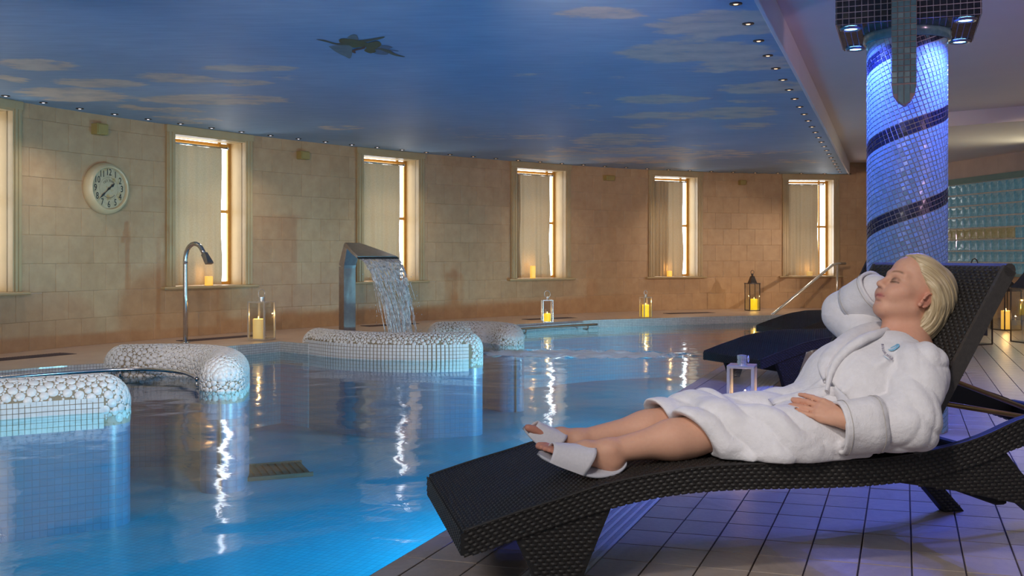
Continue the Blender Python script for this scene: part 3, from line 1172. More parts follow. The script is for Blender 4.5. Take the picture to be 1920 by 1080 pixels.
# dark grating on the bed
mb = MB()
for k in range(9):
    mb.box((-0.26 + k * 0.061, -0.27, 0), (-0.22 + k * 0.061, 0.27, 0.03))
mb.box((-0.29, -0.29, 0), (0.29, -0.26, 0.035))
mb.box((-0.29, 0.26, 0), (0.29, 0.29, 0.035))
mb.box((-0.28, -0.28, 0), (0.28, 0.28, 0.012))
dr = mb.build('pool_drain', pm('green_grey_drain', (0.020, 0.030, 0.028), (0.014, 0.022, 0.02), 20, 0.6))
dr.location = (-2.12, 9.05, BED_Z + 0.002)
dr.rotation_euler = (0, 0, R(22))
tag(dr, 'square dark drain grating lying on the blue pool bed', 'drain')

# ------------------------------------------------------------------ water
def water_mat():
    m = bpy.data.materials.new('pool_water')
    m.use_nodes = True
    nt = m.node_tree
    nt.nodes.clear()
    out = N(nt, 'ShaderNodeOutputMaterial')
    geo = N(nt, 'ShaderNodeNewGeometry')
    n = N(nt, 'ShaderNodeTexNoise')
    n.inputs['Scale'].default_value = 5.5
    n.inputs['Detail'].default_value = 3
    n.inputs['Roughness'].default_value = 0.45
    n.inputs['Distortion'].default_value = 0.6
    L(nt, geo.outputs['Position'], n.inputs['Vector'])
    bp = bump(nt, n.outputs[0], 0.10, 0.03)
    fr = N(nt, 'ShaderNodeFresnel')
    fr.inputs[0].default_value = 1.21
    L(nt, bp.outputs[0], fr.inputs['Normal'])
    tr = N(nt, 'ShaderNodeBsdfTransparent')
    tr.inputs[0].default_value = (0.46, 0.88, 0.97, 1)
    gl = N(nt, 'ShaderNodeBsdfGlossy')
    gl.inputs['Roughness'].default_value = 0.085
    gl.inputs['Color'].default_value = (1, 1, 1, 1)
    L(nt, bp.outputs[0], gl.inputs['Normal'])
    mix = N(nt, 'ShaderNodeMixShader')
    L(nt, fr.outputs[0], mix.inputs[0])
    L(nt, tr.outputs[0], mix.inputs[1])
    L(nt, gl.outputs[0], mix.inputs[2])
    # foam of the running jet
    at = N(nt, 'ShaderNodeAttribute')
    at.attribute_name = 'foam'
    mp = N(nt, 'ShaderNodeMapping')
    mp.inputs['Scale'].default_value = (1.0, 0.55, 1)
    L(nt, geo.outputs['Position'], mp.inputs[0])
    nf = N(nt, 'ShaderNodeTexNoise')
    nf.inputs['Scale'].default_value = 7.0
    nf.inputs['Detail'].default_value = 8
    nf.inputs['Roughness'].default_value = 0.7
    L(nt, mp.outputs[0], nf.inputs['Vector'])
    ad = N(nt, 'ShaderNodeMath', operation='MULTIPLY_ADD')
    L(nt, nf.outputs[0], ad.inputs[0])
    ad.inputs[1].default_value = 1.5
    L(nt, at.outputs['Fac'], ad.inputs[2])
    mr = N(nt, 'ShaderNodeMapRange', interpolation_type='SMOOTHSTEP')
    mr.inputs['From Min'].default_value = 0.85
    mr.inputs['From Max'].default_value = 1.40
    L(nt, ad.outputs[0], mr.inputs['Value'])
    df = N(nt, 'ShaderNodeBsdfDiffuse')
    df.inputs[0].default_value = (0.80, 0.83, 0.88, 1)
    m2 = N(nt, 'ShaderNodeMixShader')
    fac = N(nt, 'ShaderNodeMath', operation='MULTIPLY')
    fac.inputs[1].default_value = 0.8
    L(nt, mr.outputs[0], fac.inputs[0])
    L(nt, fac.outputs[0], m2.inputs[0])
    L(nt, mix.outputs[0], m2.inputs[1])
    L(nt, df.outputs[0], m2.inputs[2])
    L(nt, m2.outputs[0], out.inputs[0])
    return m


def in_poly(px, py, poly):
    x, y = np.array(poly).T
    ins = np.zeros(px.shape, bool)
    j = len(x) - 1
    for i in range(len(x)):
        c = ((y[i] > py) != (y[j] > py)) & (px < (x[j] - x[i]) * (py - y[i]) / (y[j] - y[i] + 1e-12) + x[i])
        ins ^= c
        j = i
    return ins


def water_mesh():
    xs = np.arange(-5.9, 5.4, 0.05)
    ys = np.arange(-0.5, 17.7, 0.05)
    X, Y = np.meshgrid(xs, ys, indexing='ij')
    ins = in_poly(X, Y, POOL_RING)
    keep = ins.copy()
    for dx in (-1, 0, 1):
        for dy in (-1, 0, 1):
            keep |= np.roll(np.roll(ins, dx, 0), dy, 1)
    rg = np.random.default_rng(3)
    Z = np.zeros(X.shape)
    for lam, amp, cnt in ((1.9, 0.0010, 6), (0.9, 0.0008, 8), (0.45, 0.0006, 10), (0.24, 0.0003, 10)):
        for _ in range(cnt):
            a = rg.uniform(0, 6.28)
            l = lam * rg.uniform(0.75, 1.3)
            Z += amp / math.sqrt(cnt) * 1.6 * np.sin((X * math.cos(a) + Y * math.sin(a)) * 6.28 / l + rg.uniform(0, 6.28))
    # rougher where the jet runs
    jx0, jy0, jx1, jy1 = -0.25, 11.6, 1.7, 11.35
    tx, ty = jx1 - jx0, jy1 - jy0
    ll = math.hypot(tx, ty)
    u = ((X - jx0) * tx + (Y - jy0) * ty) / ll
    v = (-(X - jx0) * ty + (Y - jy0) * tx) / ll
    foam = 1.15 - ((u - 0.95) / 1.35) ** 2 - (v / 0.50) ** 2
    # landing place of the falling sheet, inside the spout bay
    foam = np.maximum(foam, 1.1 - ((X + 1.36) / 0.5) ** 2 - ((Y - 12.15) / 0.35) ** 2)
    foam = np.clip(foam, -1, 0.8)
    rough = np.zeros(X.shape)
    for _ in range(16):
        a = rg.uniform(0, 6.28)
        l = rg.uniform(0.15, 0.4)
        rough += np.sin((X * math.cos(a) + Y * math.sin(a)) * 6.28 / l + rg.uniform(0, 6.28))
    Z += np.clip(foam + 0.3, 0, 1) * rough * 0.004
    idx = -np.ones(X.shape, int)
    idx[keep] = np.arange(keep.sum())
    q = np.stack([idx[:-1, :-1], idx[1:, :-1], idx[1:, 1:], idx[:-1, 1:]], -1).reshape(-1, 4)
    q = q[(q >= 0).all(1)]
    v3 = np.stack([X[keep], Y[keep], WATER_Z + Z[keep]], 1)
    o = np_mesh('pool_water', v3, q, water_mat(), None, True)
    at = o.data.attributes.new('foam', 'FLOAT', 'POINT')
    at.data.foreach_set('value', foam[keep].astype(np.float32))
    return tag(o, 'clear blue rippled water filling the curved indoor pool', 'water', kind='stuff')


water_mesh()

# ------------------------------------------------------------------ near deck
TW, TL = 0.156, 0.187
SKEW = 0.07           # the courses fan slightly round the pool
floor = MB()
c0, c1, c2, c3 = PQ(P_EDGE, -2.2), PQ(9.5, -2.2), PQ(9.5, 22.0), PQ(P_EDGE, Q_END)
mbf = MB()
mbf.add([(*c0, -0.012), (*c1, -0.012), (*c2, -0.012), (7.5, 18.6, -0.012), (6.6, 18.2, -0.012), (*c3, -0.012)], [(0, 1, 2, 3, 4, 5)])
fl = mbf.build('floor', M['joint'])
tag(fl, kind='structure')


def tile_mesh(w, l, skew=SKEW, j=0.0023):
    """top of one floor tile with softened edges, local p right, q forward"""
    hw, hl = w / 2 - j, l / 2 - j
    c = 0.0014
    vs = []
    for (a, b, z) in ((hw, hl, -0.012), (hw, hl, -c), (hw - c, hl - c, 0.0)):
        for sx, sy in ((-1, -1), (1, -1), (1, 1), (-1, 1)):
            x, y = sx * a, sy * b
            y = y + skew * x
            vs.append((x * DP[0] + y * DB[0], x * DP[1] + y * DB[1], z))
    fs = [(8, 9, 10, 11)]
    for r_ in range(2):
        for k in range(4):
            fs.append((r_ * 4 + k, r_ * 4 + (k + 1) % 4, r_ * 4 + 4 + (k + 1) % 4, r_ * 4 + 4 + k))
    return vs, fs


jobs = []
for col in range(-6, 52):
    p0 = 0.026 + col * TW
    if p0 < -0.915:
        continue
    for rowi in range(-26, 96):
        q0 = 3.42 + rowi * TL
        pc = p0 + TW / 2
        qc = q0 + TL / 2 + SKEW * (pc - 0.2)
        x, y = PQ(pc, qc)
        if y < 1.6 or y > 19 or x > 8.2:
            continue
        gx = np.interp(y, [p[1] for p in GW[::-1]], [p[0] for p in GW[::-1]])
        if x > gx - 0.02:
            continue
        jobs.append((x, y, TW, TL, 'floor_tile'))
for pa, pb in ((-1.435, -1.262), (-1.262, -1.09)):
    for rowi in range(-26, 90):
        q0 = 3.42 + rowi * TL
        x, y = PQ((pa + pb) / 2, q0)
        if 1.6 < y < 17.0:
            jobs.append((x, y, pb - pa, TL, 'floor_tile'))
for k in range(0, 64):
    q0 = 1.5 + k * 0.262
    if q0 > Q_END - 0.15:
        break
    x, y = PQ((-1.52 - 1.435) / 2, q0)
    jobs.append((x, y, 0.085, 0.262, 'coping_tile'))


def vis(x, y):
    if y < 1.5:
        return 0
    px, py = 960 + FPX * x / y, HZ + FPX * CAM_H / y
    if px < 640 or px > 1960 or py > 1120:
        return 0
    return 1.0 / y ** 3


jobs.sort(key=lambda j: -vis(j[0], j[1]))
protos_t = {}
restt = MB()
nparts = 0
for x, y, w, l, nm in jobs:
    if nparts < 300 and vis(x, y) > 0:
        key = (nm, round(w, 3))
        if key not in protos_t:
            vs, fs = tile_mesh(w, l)
            o = mesh_obj(nm, vs, fs, M['tile'], fl)
            protos_t[key] = o
        else:
            o = protos_t[key].copy()
            COL.objects.link(o)
        o.location = (x, y, random.uniform(-0.0006, 0.0006))
        nparts += 1
    else:
        vs, fs = tile_mesh(w, l)
        restt.add([(vx + x, vy + y, vz) for vx, vy, vz in vs], fs)
tag(restt.build('floor_tiling', M['tile'], fl), kind='stuff')

# slotted white overflow channel cover
mb = MB()
ch = MB()
pa, pb = -1.088, -0.913


def pq3(p, q, z):
    a = PQ(p, q)
    return (a[0], a[1], z)


for k in range(int((16.5 - 1.2) / 0.0125)):
    q = 1.2 + k * 0.0125
    mb.add([pq3(pa, q, -0.004), pq3(pb, q, -0.004), pq3(pb, q + 0.0065, -0.004), pq3(pa, q + 0.0065, -0.004),
            pq3(pa, q + 0.0065, -0.012), pq3(pb, q + 0.0065, -0.012), pq3(pa, q, -0.012), pq3(pb, q, -0.012)],
           [(0, 1, 2, 3), (3, 2, 5, 4), (6, 7, 1, 0)])
for i in range(6):
    p = pa + (pb - pa - 0.012) * i / 5
    mb.add([pq3(p, 1.2, -0.001), pq3(p + 0.012, 1.2, -0.001), pq3(p + 0.012, 16.5, -0.001), pq3(p, 16.5, -0.001)], [(0, 1, 2, 3)])
g = mb.build('overflow_grate', M['grate'], fl)
tag(g, kind='stuff')
ch.add([pq3(pa, 1.2, -0.0115), pq3(pb, 1.2, -0.0115), pq3(pb, 16.5, -0.0115), pq3(pa, 16.5, -0.0115)], [(0, 1, 2, 3)])
ch.build('channel', M['black'], fl)

# flat drain grilles let into the far deck
def deck_grille(x, y, ln, wd, ang, label):
    mb = MB()
    n = int(ln / 0.03)
    for k in range(n):
        mb.box((-ln / 2 + k * 0.03, -wd / 2, 0.0), (-ln / 2 + k * 0.03 + 0.018, wd / 2, 0.005))
    mb.box((-ln / 2, -wd / 2, 0.0), (ln / 2, wd / 2, 0.002))
    o = mb.build('deck_grille', M['drain'])
    o.location = (x, y, 0.001)
    o.rotation_euler = (0, 0, ang)
    tag(o, label, 'grille', 'dark grilles in the far deck')


for x, y, ln, ang, lb in ((-4.72, 9.85, 0.95, 1.03, 'dark flat grille in the deck under the clock, at the left edge of the picture'),
                          (-3.48, 12.2, 1.15, 0.92, 'dark flat grille in the deck between the shower pipe and the chrome lantern'),
                          (-1.75, 14.6, 0.9, 0.78, 'dark flat grille in the deck behind the falling water'),
                          (0.6, 16.1, 0.95, 0.62, 'dark flat grille in the deck behind the lantern with the low yellow candle'),
                          (3.10, 17.7, 0.95, 0.42, 'dark flat grille in the deck below the fifth window, right of the tall yellow candle')):
    deck_grille(x, y, ln, 0.22, ang, lb)
# ------------------------------------------------------------------ mosaic bolsters in the pool
def tube_surface(path, rad, n_ring=20, a0=0.0, a1=math.pi, cap=True):
    """half round roll along a plan path; returns sample function and mesh"""
    c = Curve(path, 0.04)
    return c


def bolster(name_label, path, rad, zc, seed, square_z=None, psize=(0.016, 0.034), density=1.0, closed_left=True):
    """roll of rounded section with domed ends, covered with white pebbles; zc is the height of its axis"""
    c = Curve(path, 0.03)
    rg = np.random.default_rng(seed)
    base = c.at(c.len / 2)
    root = empty('pool_bolster', (base[0], base[1], 0))
    tag(root, name_label, 'bolster', 'pebble covered bolsters in the pool')
    ZB = BED_Z
    # section: half circle on vertical legs; end domes by sweeping radius
    ns = max(30, int(c.len / 0.05))
    ss = []
    # dome samples at both ends then the body
    kd = 7
    for i in range(kd):
        a = math.pi / 2 * i / kd
        ss.append((0.0, -rad * math.cos(a), math.sin(a)))
    for i in range(ns + 1):
        ss.append((c.len * i / ns, 0.0, 1.0))
    for i in range(1, kd + 1):
        a = math.pi / 2 * i / kd
        ss.append((c.len, rad * math.sin(a), math.cos(a)))
    na = 22

    def pt(s, ext, scale, ang):
        """ang 0..pi over the roll, from the left side to the right side"""
        p, t = c.at(s), c.tan(s)
        nn = np.array([-t[1], t[0]])
        q = p + t * ext + nn * (rad * scale * math.cos(ang))
        return np.array([q[0], q[1], zc + rad * scale * math.sin(ang) if scale < 1 else zc + rad * math.sin(ang)])
    vs = []
    for s, e, sc_ in ss:
        row = []
        sc_ = max(sc_, 0.02)
        p0 = pt(s, e, sc_, 0)
        row.append((p0[0] - base[0], p0[1] - base[1], ZB))
        row.append((p0[0] - base[0], p0[1] - base[1], WATER_Z - 0.1))
        for k in range(na + 1):
            q = pt(s, e, sc_, math.pi * k / na)
            row.append((q[0] - base[0], q[1] - base[1], q[2]))
        p1 = pt(s, e, sc_, math.pi)
        row.append((p1[0] - base[0], p1[1] - base[1], WATER_Z - 0.1))
        row.append((p1[0] - base[0], p1[1] - base[1], ZB))
        vs += row
    m = na + 5
    fs = [(i * m + k, i * m + k + 1, (i + 1) * m + k + 1, (i + 1) * m + k) for i in range(len(ss) - 1) for k in range(m - 1)]
    fs.append(tuple(range(m)))
    fs.append(tuple((len(ss) - 1) * m + k for k in range(m - 1, -1, -1)))
    uv = []
    for i, (s, e, sc_) in enumerate(ss):
        for k in range(m):
            uv.append((s + e, vs[i * m + k][2]))
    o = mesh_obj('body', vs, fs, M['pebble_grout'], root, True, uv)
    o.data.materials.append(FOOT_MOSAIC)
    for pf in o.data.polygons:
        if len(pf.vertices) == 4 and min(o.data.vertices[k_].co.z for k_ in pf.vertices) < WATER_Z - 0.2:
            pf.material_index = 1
    # pebbles: flattened domes scattered by dart throwing on the developed surface
    pts = []
    cell = {}
    target_tries = int(c.len * math.pi * rad / (0.022 ** 2) * 3.0 * density)
    lo, hi = psize
    stop = square_z if square_z is not None else WATER_Z - 0.05
    sizes = np.sort(rg.uniform(0, 1, target_tries) ** 3.0)[::-1]
    E0 = -rad * 1.56
    E1 = c.len + rad * 1.56
    cs = hi * 2
    for tsz in sizes:
        r = lo + (hi - lo) * tsz
        s = rg.uniform(E0, E1)
        a = rg.uniform(-0.9, math.pi + 0.9)
        gx, gy = s, a * rad
        ci, cj = int(math.floor(gx / cs)), int(math.floor(gy / cs))
        ok = True
        for ii in (ci - 1, ci, ci + 1):
            for jj in (cj - 1, cj, cj + 1):
                for (x2, y2, r2) in cell.get((ii, jj), ()):
                    if (x2 - gx) ** 2 + (y2 - gy) ** 2 < (r + r2 + 0.0016) ** 2:
                        ok = False
                        break
                if not ok:
                    break
            if not ok:
                break
        if not ok:
            continue
        cell.setdefault((ci, cj), []).append((gx, gy, r))
        pts.append((s, a, r))

    def surf(s, a):
        """point and normal on the roll"""
        if 0 <= s <= c.len:
            sc_, ss_, e = 1.0, s, 0.0
        else:
            d = (-s if s < 0 else s - c.len) / rad
            sc_ = max(math.cos(min(d, 1.565)), 0.0)
            e = rad * math.sin(min(d, 1.565)) * (-1 if s < 0 else 1)
            ss_ = 0.0 if s < 0 else c.len
        p, t = c.at(ss_), c.tan(ss_)
        nn = np.array([-t[1], t[0]])
        if a < 0:
            h, v = 1.0, a * rad
            nv = np.array([1.0, 0.0])
        elif a > math.pi:
            h, v = -1.0, (math.pi - a) * rad
            nv = np.array([-1.0, 0.0])
        else:
            h, v = math.cos(a), rad * sc_ * math.sin(a)
            nv = np.array([math.cos(a), math.sin(a)])
        q = p + t * e + nn * (rad * sc_ * h)
        n3 = np.array([*(nn * nv[0] * sc_ + t * e / rad), nv[1] * sc_])
        n3 /= np.linalg.norm(n3) + 1e-9
        return np.array([q[0], q[1], zc + v]), n3
    mb = MB()
    k = 9
    ang9 = np.arange(k) * 2 * math.pi / k
    for s, a, r in pts:
        q, nn = surf(s, a)
        if q[2] < stop and 0 < s < c.len:
            continue
        if q[2] < WATER_Z - 0.06:
            continue
        gx, gy = s, a * rad
        ci, cj = int(math.floor(gx / cs)), int(math.floor(gy / cs))
        ph = rg.uniform(0, 6.28)
        an9 = ang9 + ph
        lim = np.full(k, r * 1.55)
        for ii in (ci - 1, ci, ci + 1):
            for jj in (cj - 1, cj, cj + 1):
                for (x2, y2, r2) in cell.get((ii, jj), ()):
                    dx, dy = x2 - gx, y2 - gy
                    D = math.hypot(dx, dy)
                    if D < 1e-6 or D > 1.6 * r + r2 * 2:
                        continue
                    cd = (np.cos(an9) * dx + np.sin(an9) * dy) / D
                    pl = D * r / (r + r2) - 0.0011
                    lim = np.where(cd > 0.05, np.minimum(lim, pl / np.maximum(cd, 0.05)), lim)
        lim = np.maximum(lim, r * 0.7)
        lim = 0.6 * lim + 0.2 * np.roll(lim, 1) + 0.2 * np.roll(lim, -1)
        t1 = np.array([*c.tan(min(max(s, 0), c.len)), 0.0])
        t1 = t1 - nn * np.dot(t1, nn)
        if np.linalg.norm(t1) < 0.05:
            t1 = np.cross(nn, (0.3, 0.9, 0.1))
        t1 /= np.linalg.norm(t1)
        t2 = np.cross(t1, nn) * (-1 if True else 1)
        ring0, ring1 = [], []
        q = q - (base[0], base[1], 0)
        for j in range(k):
            dirv = t1 * math.cos(an9[j]) - t2 * math.sin(an9[j])
            ring0.append(q + dirv * lim[j] - nn * 0.002)
            ring1.append(q + dirv * lim[j] * 0.84 + nn * 0.0035)
        mb.add(ring0 + ring1 + [q + nn * 0.0048],
               [(j, (j + 1) % k, k + (j + 1) % k, k + j) for j in range(k)] + [(k + j, k + (j + 1) % k, 2 * k) for j in range(k)])
    pb = mb.build('pebble_mosaic', M['pebble'], root, True)
    tag(pb, kind='stuff')
    # band of square mosaic tiles below the pebbles
    if square_z is not None:
        mb = MB()
        tp = 0.037
        nrow = int((square_z - (WATER_Z - 0.10)) / tp) + 1
        for side in (0, 1):
            k = int(c.len / tp)
            for i in range(k):
                s = (i + 0.5) * tp
                p, t = c.at(s), c.tan(s)
                nn = np.array([-t[1], t[0]]) * (1 if side == 0 else -1)
                for rw in range(nrow):
                    z1 = square_z - rw * tp
                    z0 = z1 - tp
                    w = tp / 2 - 0.0022
                    dz = max(0.0, ((z0 + z1) / 2 - zc))
                    hw = math.sqrt(max(rad * rad - dz * dz, 0))
                    cen = p + nn * (hw + 0.001) - base
                    out = nn * 0.0035
                    a_, b_ = cen - t * w, cen + t * w
                    zz0, zz1 = z0 + 0.0022, z1 - 0.0022
                    vs4 = [(*a_, zz0), (*b_, zz0), (*b_, zz1), (*a_, zz1)]
                    vo = [(x + out[0], y + out[1], zz) for x, y, zz in vs4]
                    mb.add(vs4 + vo, [(4, 5, 6, 7), (0, 1, 5, 4), (1, 2, 6, 5), (2, 3, 7, 6), (3, 0, 4, 7)])
        tag(mb.build('square_mosaic', M['pebble'], root), kind='stuff')
    return root


bolster('long white pebble bolster in the pool at the left edge, nearest of them', [(-4.6, 6.05), (-3.9, 6.72), (-3.4, 7.08), (-2.98, 7.33)], 0.205, -0.075, 1, -0.015, (0.006, 0.030), 3.5)
bolster('white pebble bolster that curves from the left deck into the pool', [(-3.60, 9.42), (-3.15, 9.50), (-2.78, 9.36), (-2.52, 8.98), (-2.40, 8.40)], 0.18, -0.02, 2, None, (0.005, 0.022), 4.0)
bolster('wide white pebble bolster in front of the falling water', [(-2.22, 11.62), (-1.85, 11.22), (-1.40, 10.98), (-0.90, 10.93), (-0.50, 11.05)], 0.18, -0.02, 3, 0.045, (0.0055, 0.019), 4.0)
bolster('farthest white pebble bolster, behind the right end of the wide one', [(-0.92, 13.12), (-0.55, 13.22), (-0.22, 13.12), (-0.03, 12.75)], 0.18, -0.04, 4, None, (0.006, 0.019), 3.5)

# ------------------------------------------------------------------ grab rails in the water
def rail(label, pts, z, mat, posts):
    c = catmull(pts, 0.06)
    o0 = c[0]
    e = empty('grab_rail', (o0[0], o0[1], 0))
    mb = MB()
    mb.tube([(p[0] - o0[0], p[1] - o0[1], z) for p in c], 0.017, 10)
    mb.build('rail', mat, e, True)
    for (x, y, dx, dy) in posts:
        mb = MB()
        mb.tube([(x - o0[0], y - o0[1], z - 0.01), (x - o0[0], y - o0[1], z - 0.06), (x - o0[0] + dx, y - o0[1] + dy, z - 0.07)], 0.009, 8)
        mb.build('bracket', mat, e, True)
    return tag(e, label, 'rail')


rail('curved steel grab rail along the water of the left bay', [(-4.45, 8.35), (-4.18, 8.70), (-3.85, 9.00), (-3.42, 9.22), (-2.98, 9.02), (-2.72, 8.66), (-2.63, 8.46)], -0.045, M['steel'],
     [(-3.55, 9.18, 0.0, 0.13), (-2.64, 8.48, 0.1, 0.02), (-4.18, 8.70, -0.09, 0.1)])
rail('brown grab rail along the far pool edge, right of the farthest bolster', [(-0.05, 14.28), (0.45, 14.78), (1.30, 15.45)], -0.05, M['brass_rail'], [(1.15, 15.34, -0.06, 0.15), (0.2, 14.53, -0.1, 0.12)])

# stair handrails at the end of the pool
def stair_rail(label, x0, y0, x1, y1, zt):
    e = empty('pool_handrail', (x1, y1, 0))
    d = Vector((x1 - x0, y1 - y0, 0))
    mb = MB()
    tail = d.normalized() * 0.26
    mb.tube([(x0 - x1, y0 - y1, -0.32), (x0 - x1 + d.x * 0.02, y0 - y1 + d.y * 0.02, -0.02), (-0.16 * d.x / d.length, -0.16 * d.y / d.length, zt - 0.03), (0, 0, zt), tuple(tail + Vector((0, 0, zt)))], 0.026, 12)
    mb.build('rail', M['nickel'], e, True)
    mb = MB()
    mb.tube([(0, 0, 0), (0, 0, zt)], 0.021, 12)
    mb.lathe([(0.05, 0.0), (0.05, 0.012), (0.024, 0.016)], 16)
    mb.build('post', M['nickel'], e, True)
    return tag(e, label, 'handrail')


stair_rail('steel handrail sloping down into the far end of the pool, left one of the pair', 4.40, 17.28, 5.95, 18.55, 0.86)
stair_rail('steel handrail at the far pool steps mostly hidden behind the raised elbow', 5.22, 16.9, 6.6, 18.05, 0.72)

# ------------------------------------------------------------------ water spout with its falling sheet
sx, sy = -2.13, 13.1
sp = empty('water_spout', (sx, sy, 0))
tag(sp, 'wide brushed steel water spout pouring into the middle of the pool', 'spout')
fd_ = np.array([0.66, -0.75])
fl_ = np.array([0.75, 0.66])


def fr3(a, b, z):
    """a along the flow, b across it"""
    q = fd_ * a + fl_ * b
    return (q[0], q[1], z)


def slab(path, thick):
    """folded plate: path of (along, z, halfwidth)"""
    mb = MB()
    vs = []
    for i, (a, z, hw) in enumerate(path):
        i0, i1 = max(i - 1, 0), min(i + 1, len(path) - 1)
        da, dz = path[i1][0] - path[i0][0], path[i1][1] - path[i0][1]
        l = math.hypot(da, dz)
        na_, nz_ = -dz / l * thick[i] / 2, da / l * thick[i] / 2
        vs += [fr3(a + na_, -hw, z + nz_), fr3(a + na_, hw, z + nz_), fr3(a - na_, hw, z - nz_), fr3(a - na_, -hw, z - nz_)]
    n = len(path)
    fs = [(3, 2, 1, 0), tuple((n - 1) * 4 + k for k in range(4))]
    for i in range(n - 1):
        for k in range(4):
            fs.append((i * 4 + k, i * 4 + (k + 1) % 4, i * 4 + 4 + (k + 1) % 4, i * 4 + 4 + k))
    mb.add(vs, fs)
    return mb


slab([(0, 0.0, 0.088), (0, 0.855, 0.088)], [0.12, 0.12]).build('post', M['steel_dull'], sp)
slab([(0, 0.855, 0.088), (0.015, 0.895, 0.09), (0.115, 1.115, 0.10), (0.135, 1.135, 0.108)], [0.13, 0.12, 0.09, 0.07]).build('neck', M['steel_dull'], sp)
slab([(0.115, 1.132, 0.108), (0.22, 1.108, 0.14), (0.48, 1.035, 0.23), (0.70, 0.973, 0.29)], [0.06, 0.05, 0.04, 0.03]).build('hood', M['steel_dull'], sp)
slab([(0.695, 0.974, 0.295), (0.73, 0.958, 0.298)], [0.02, 0.014]).build('lip', M['black'], sp)
mb = MB()
mb.cbox((-0.13, -0.13, 0), (0.13, 0.13, 0.012), 0.004, Matrix.Rotation(math.atan2(fd_[1], fd_[0]), 4, 'Z'))
mb.build('foot_plate', M['steel_dull'], sp)


def splash_mat():
    m = bpy.data.materials.new('falling_water')
    m.use_nodes = True
    nt = m.node_tree
    nt.nodes.clear()
    out = N(nt, 'ShaderNodeOutputMaterial')
    tr = N(nt, 'ShaderNodeBsdfTransparent')
    tr.inputs[0].default_value = (0.95, 0.97, 1, 1)
    gl = N(nt, 'ShaderNodeBsdfGlossy')
    gl.inputs['Roughness'].default_value = 0.12
    df = N(nt, 'ShaderNodeBsdfDiffuse')
    df.inputs[0].default_value = (0.85, 0.87, 0.92, 1)
    tl = N(nt, 'ShaderNodeBsdfTranslucent')
    tl.inputs[0].default_value = (0.92, 0.93, 0.96, 1)
    dt = N(nt, 'ShaderNodeAddShader')
    L(nt, df.outputs[0], dt.inputs[0])
    L(nt, tl.outputs[0], dt.inputs[1])
    df.inputs[0].default_value = (0.50, 0.51, 0.54, 1)
    tl.inputs[0].default_value = (0.48, 0.48, 0.50, 1)
    n = noise(nt, 22, 4)
    r = ramp(nt, n.outputs[0], [(0.35, (0.30, 0.30, 0.30)), (0.62, (0.95, 0.95, 0.95))])
    lw = N(nt, 'ShaderNodeLayerWeight')
    lw.inputs[0].default_value = 0.45
    m1 = N(nt, 'ShaderNodeMixShader')
    L(nt, lw.outputs['Fresnel'], m1.inputs[0])
    L(nt, tr.outputs[0], m1.inputs[1])
    L(nt, gl.outputs[0], m1.inputs[2])
    m2 = N(nt, 'ShaderNodeMixShader')
    L(nt, r.outputs[0], m2.inputs[0])
    L(nt, m1.outputs[0], m2.inputs[1])
    L(nt, dt.outputs[0], m2.inputs[2])
    L(nt, m2.outputs[0], out.inputs[0])
    return m


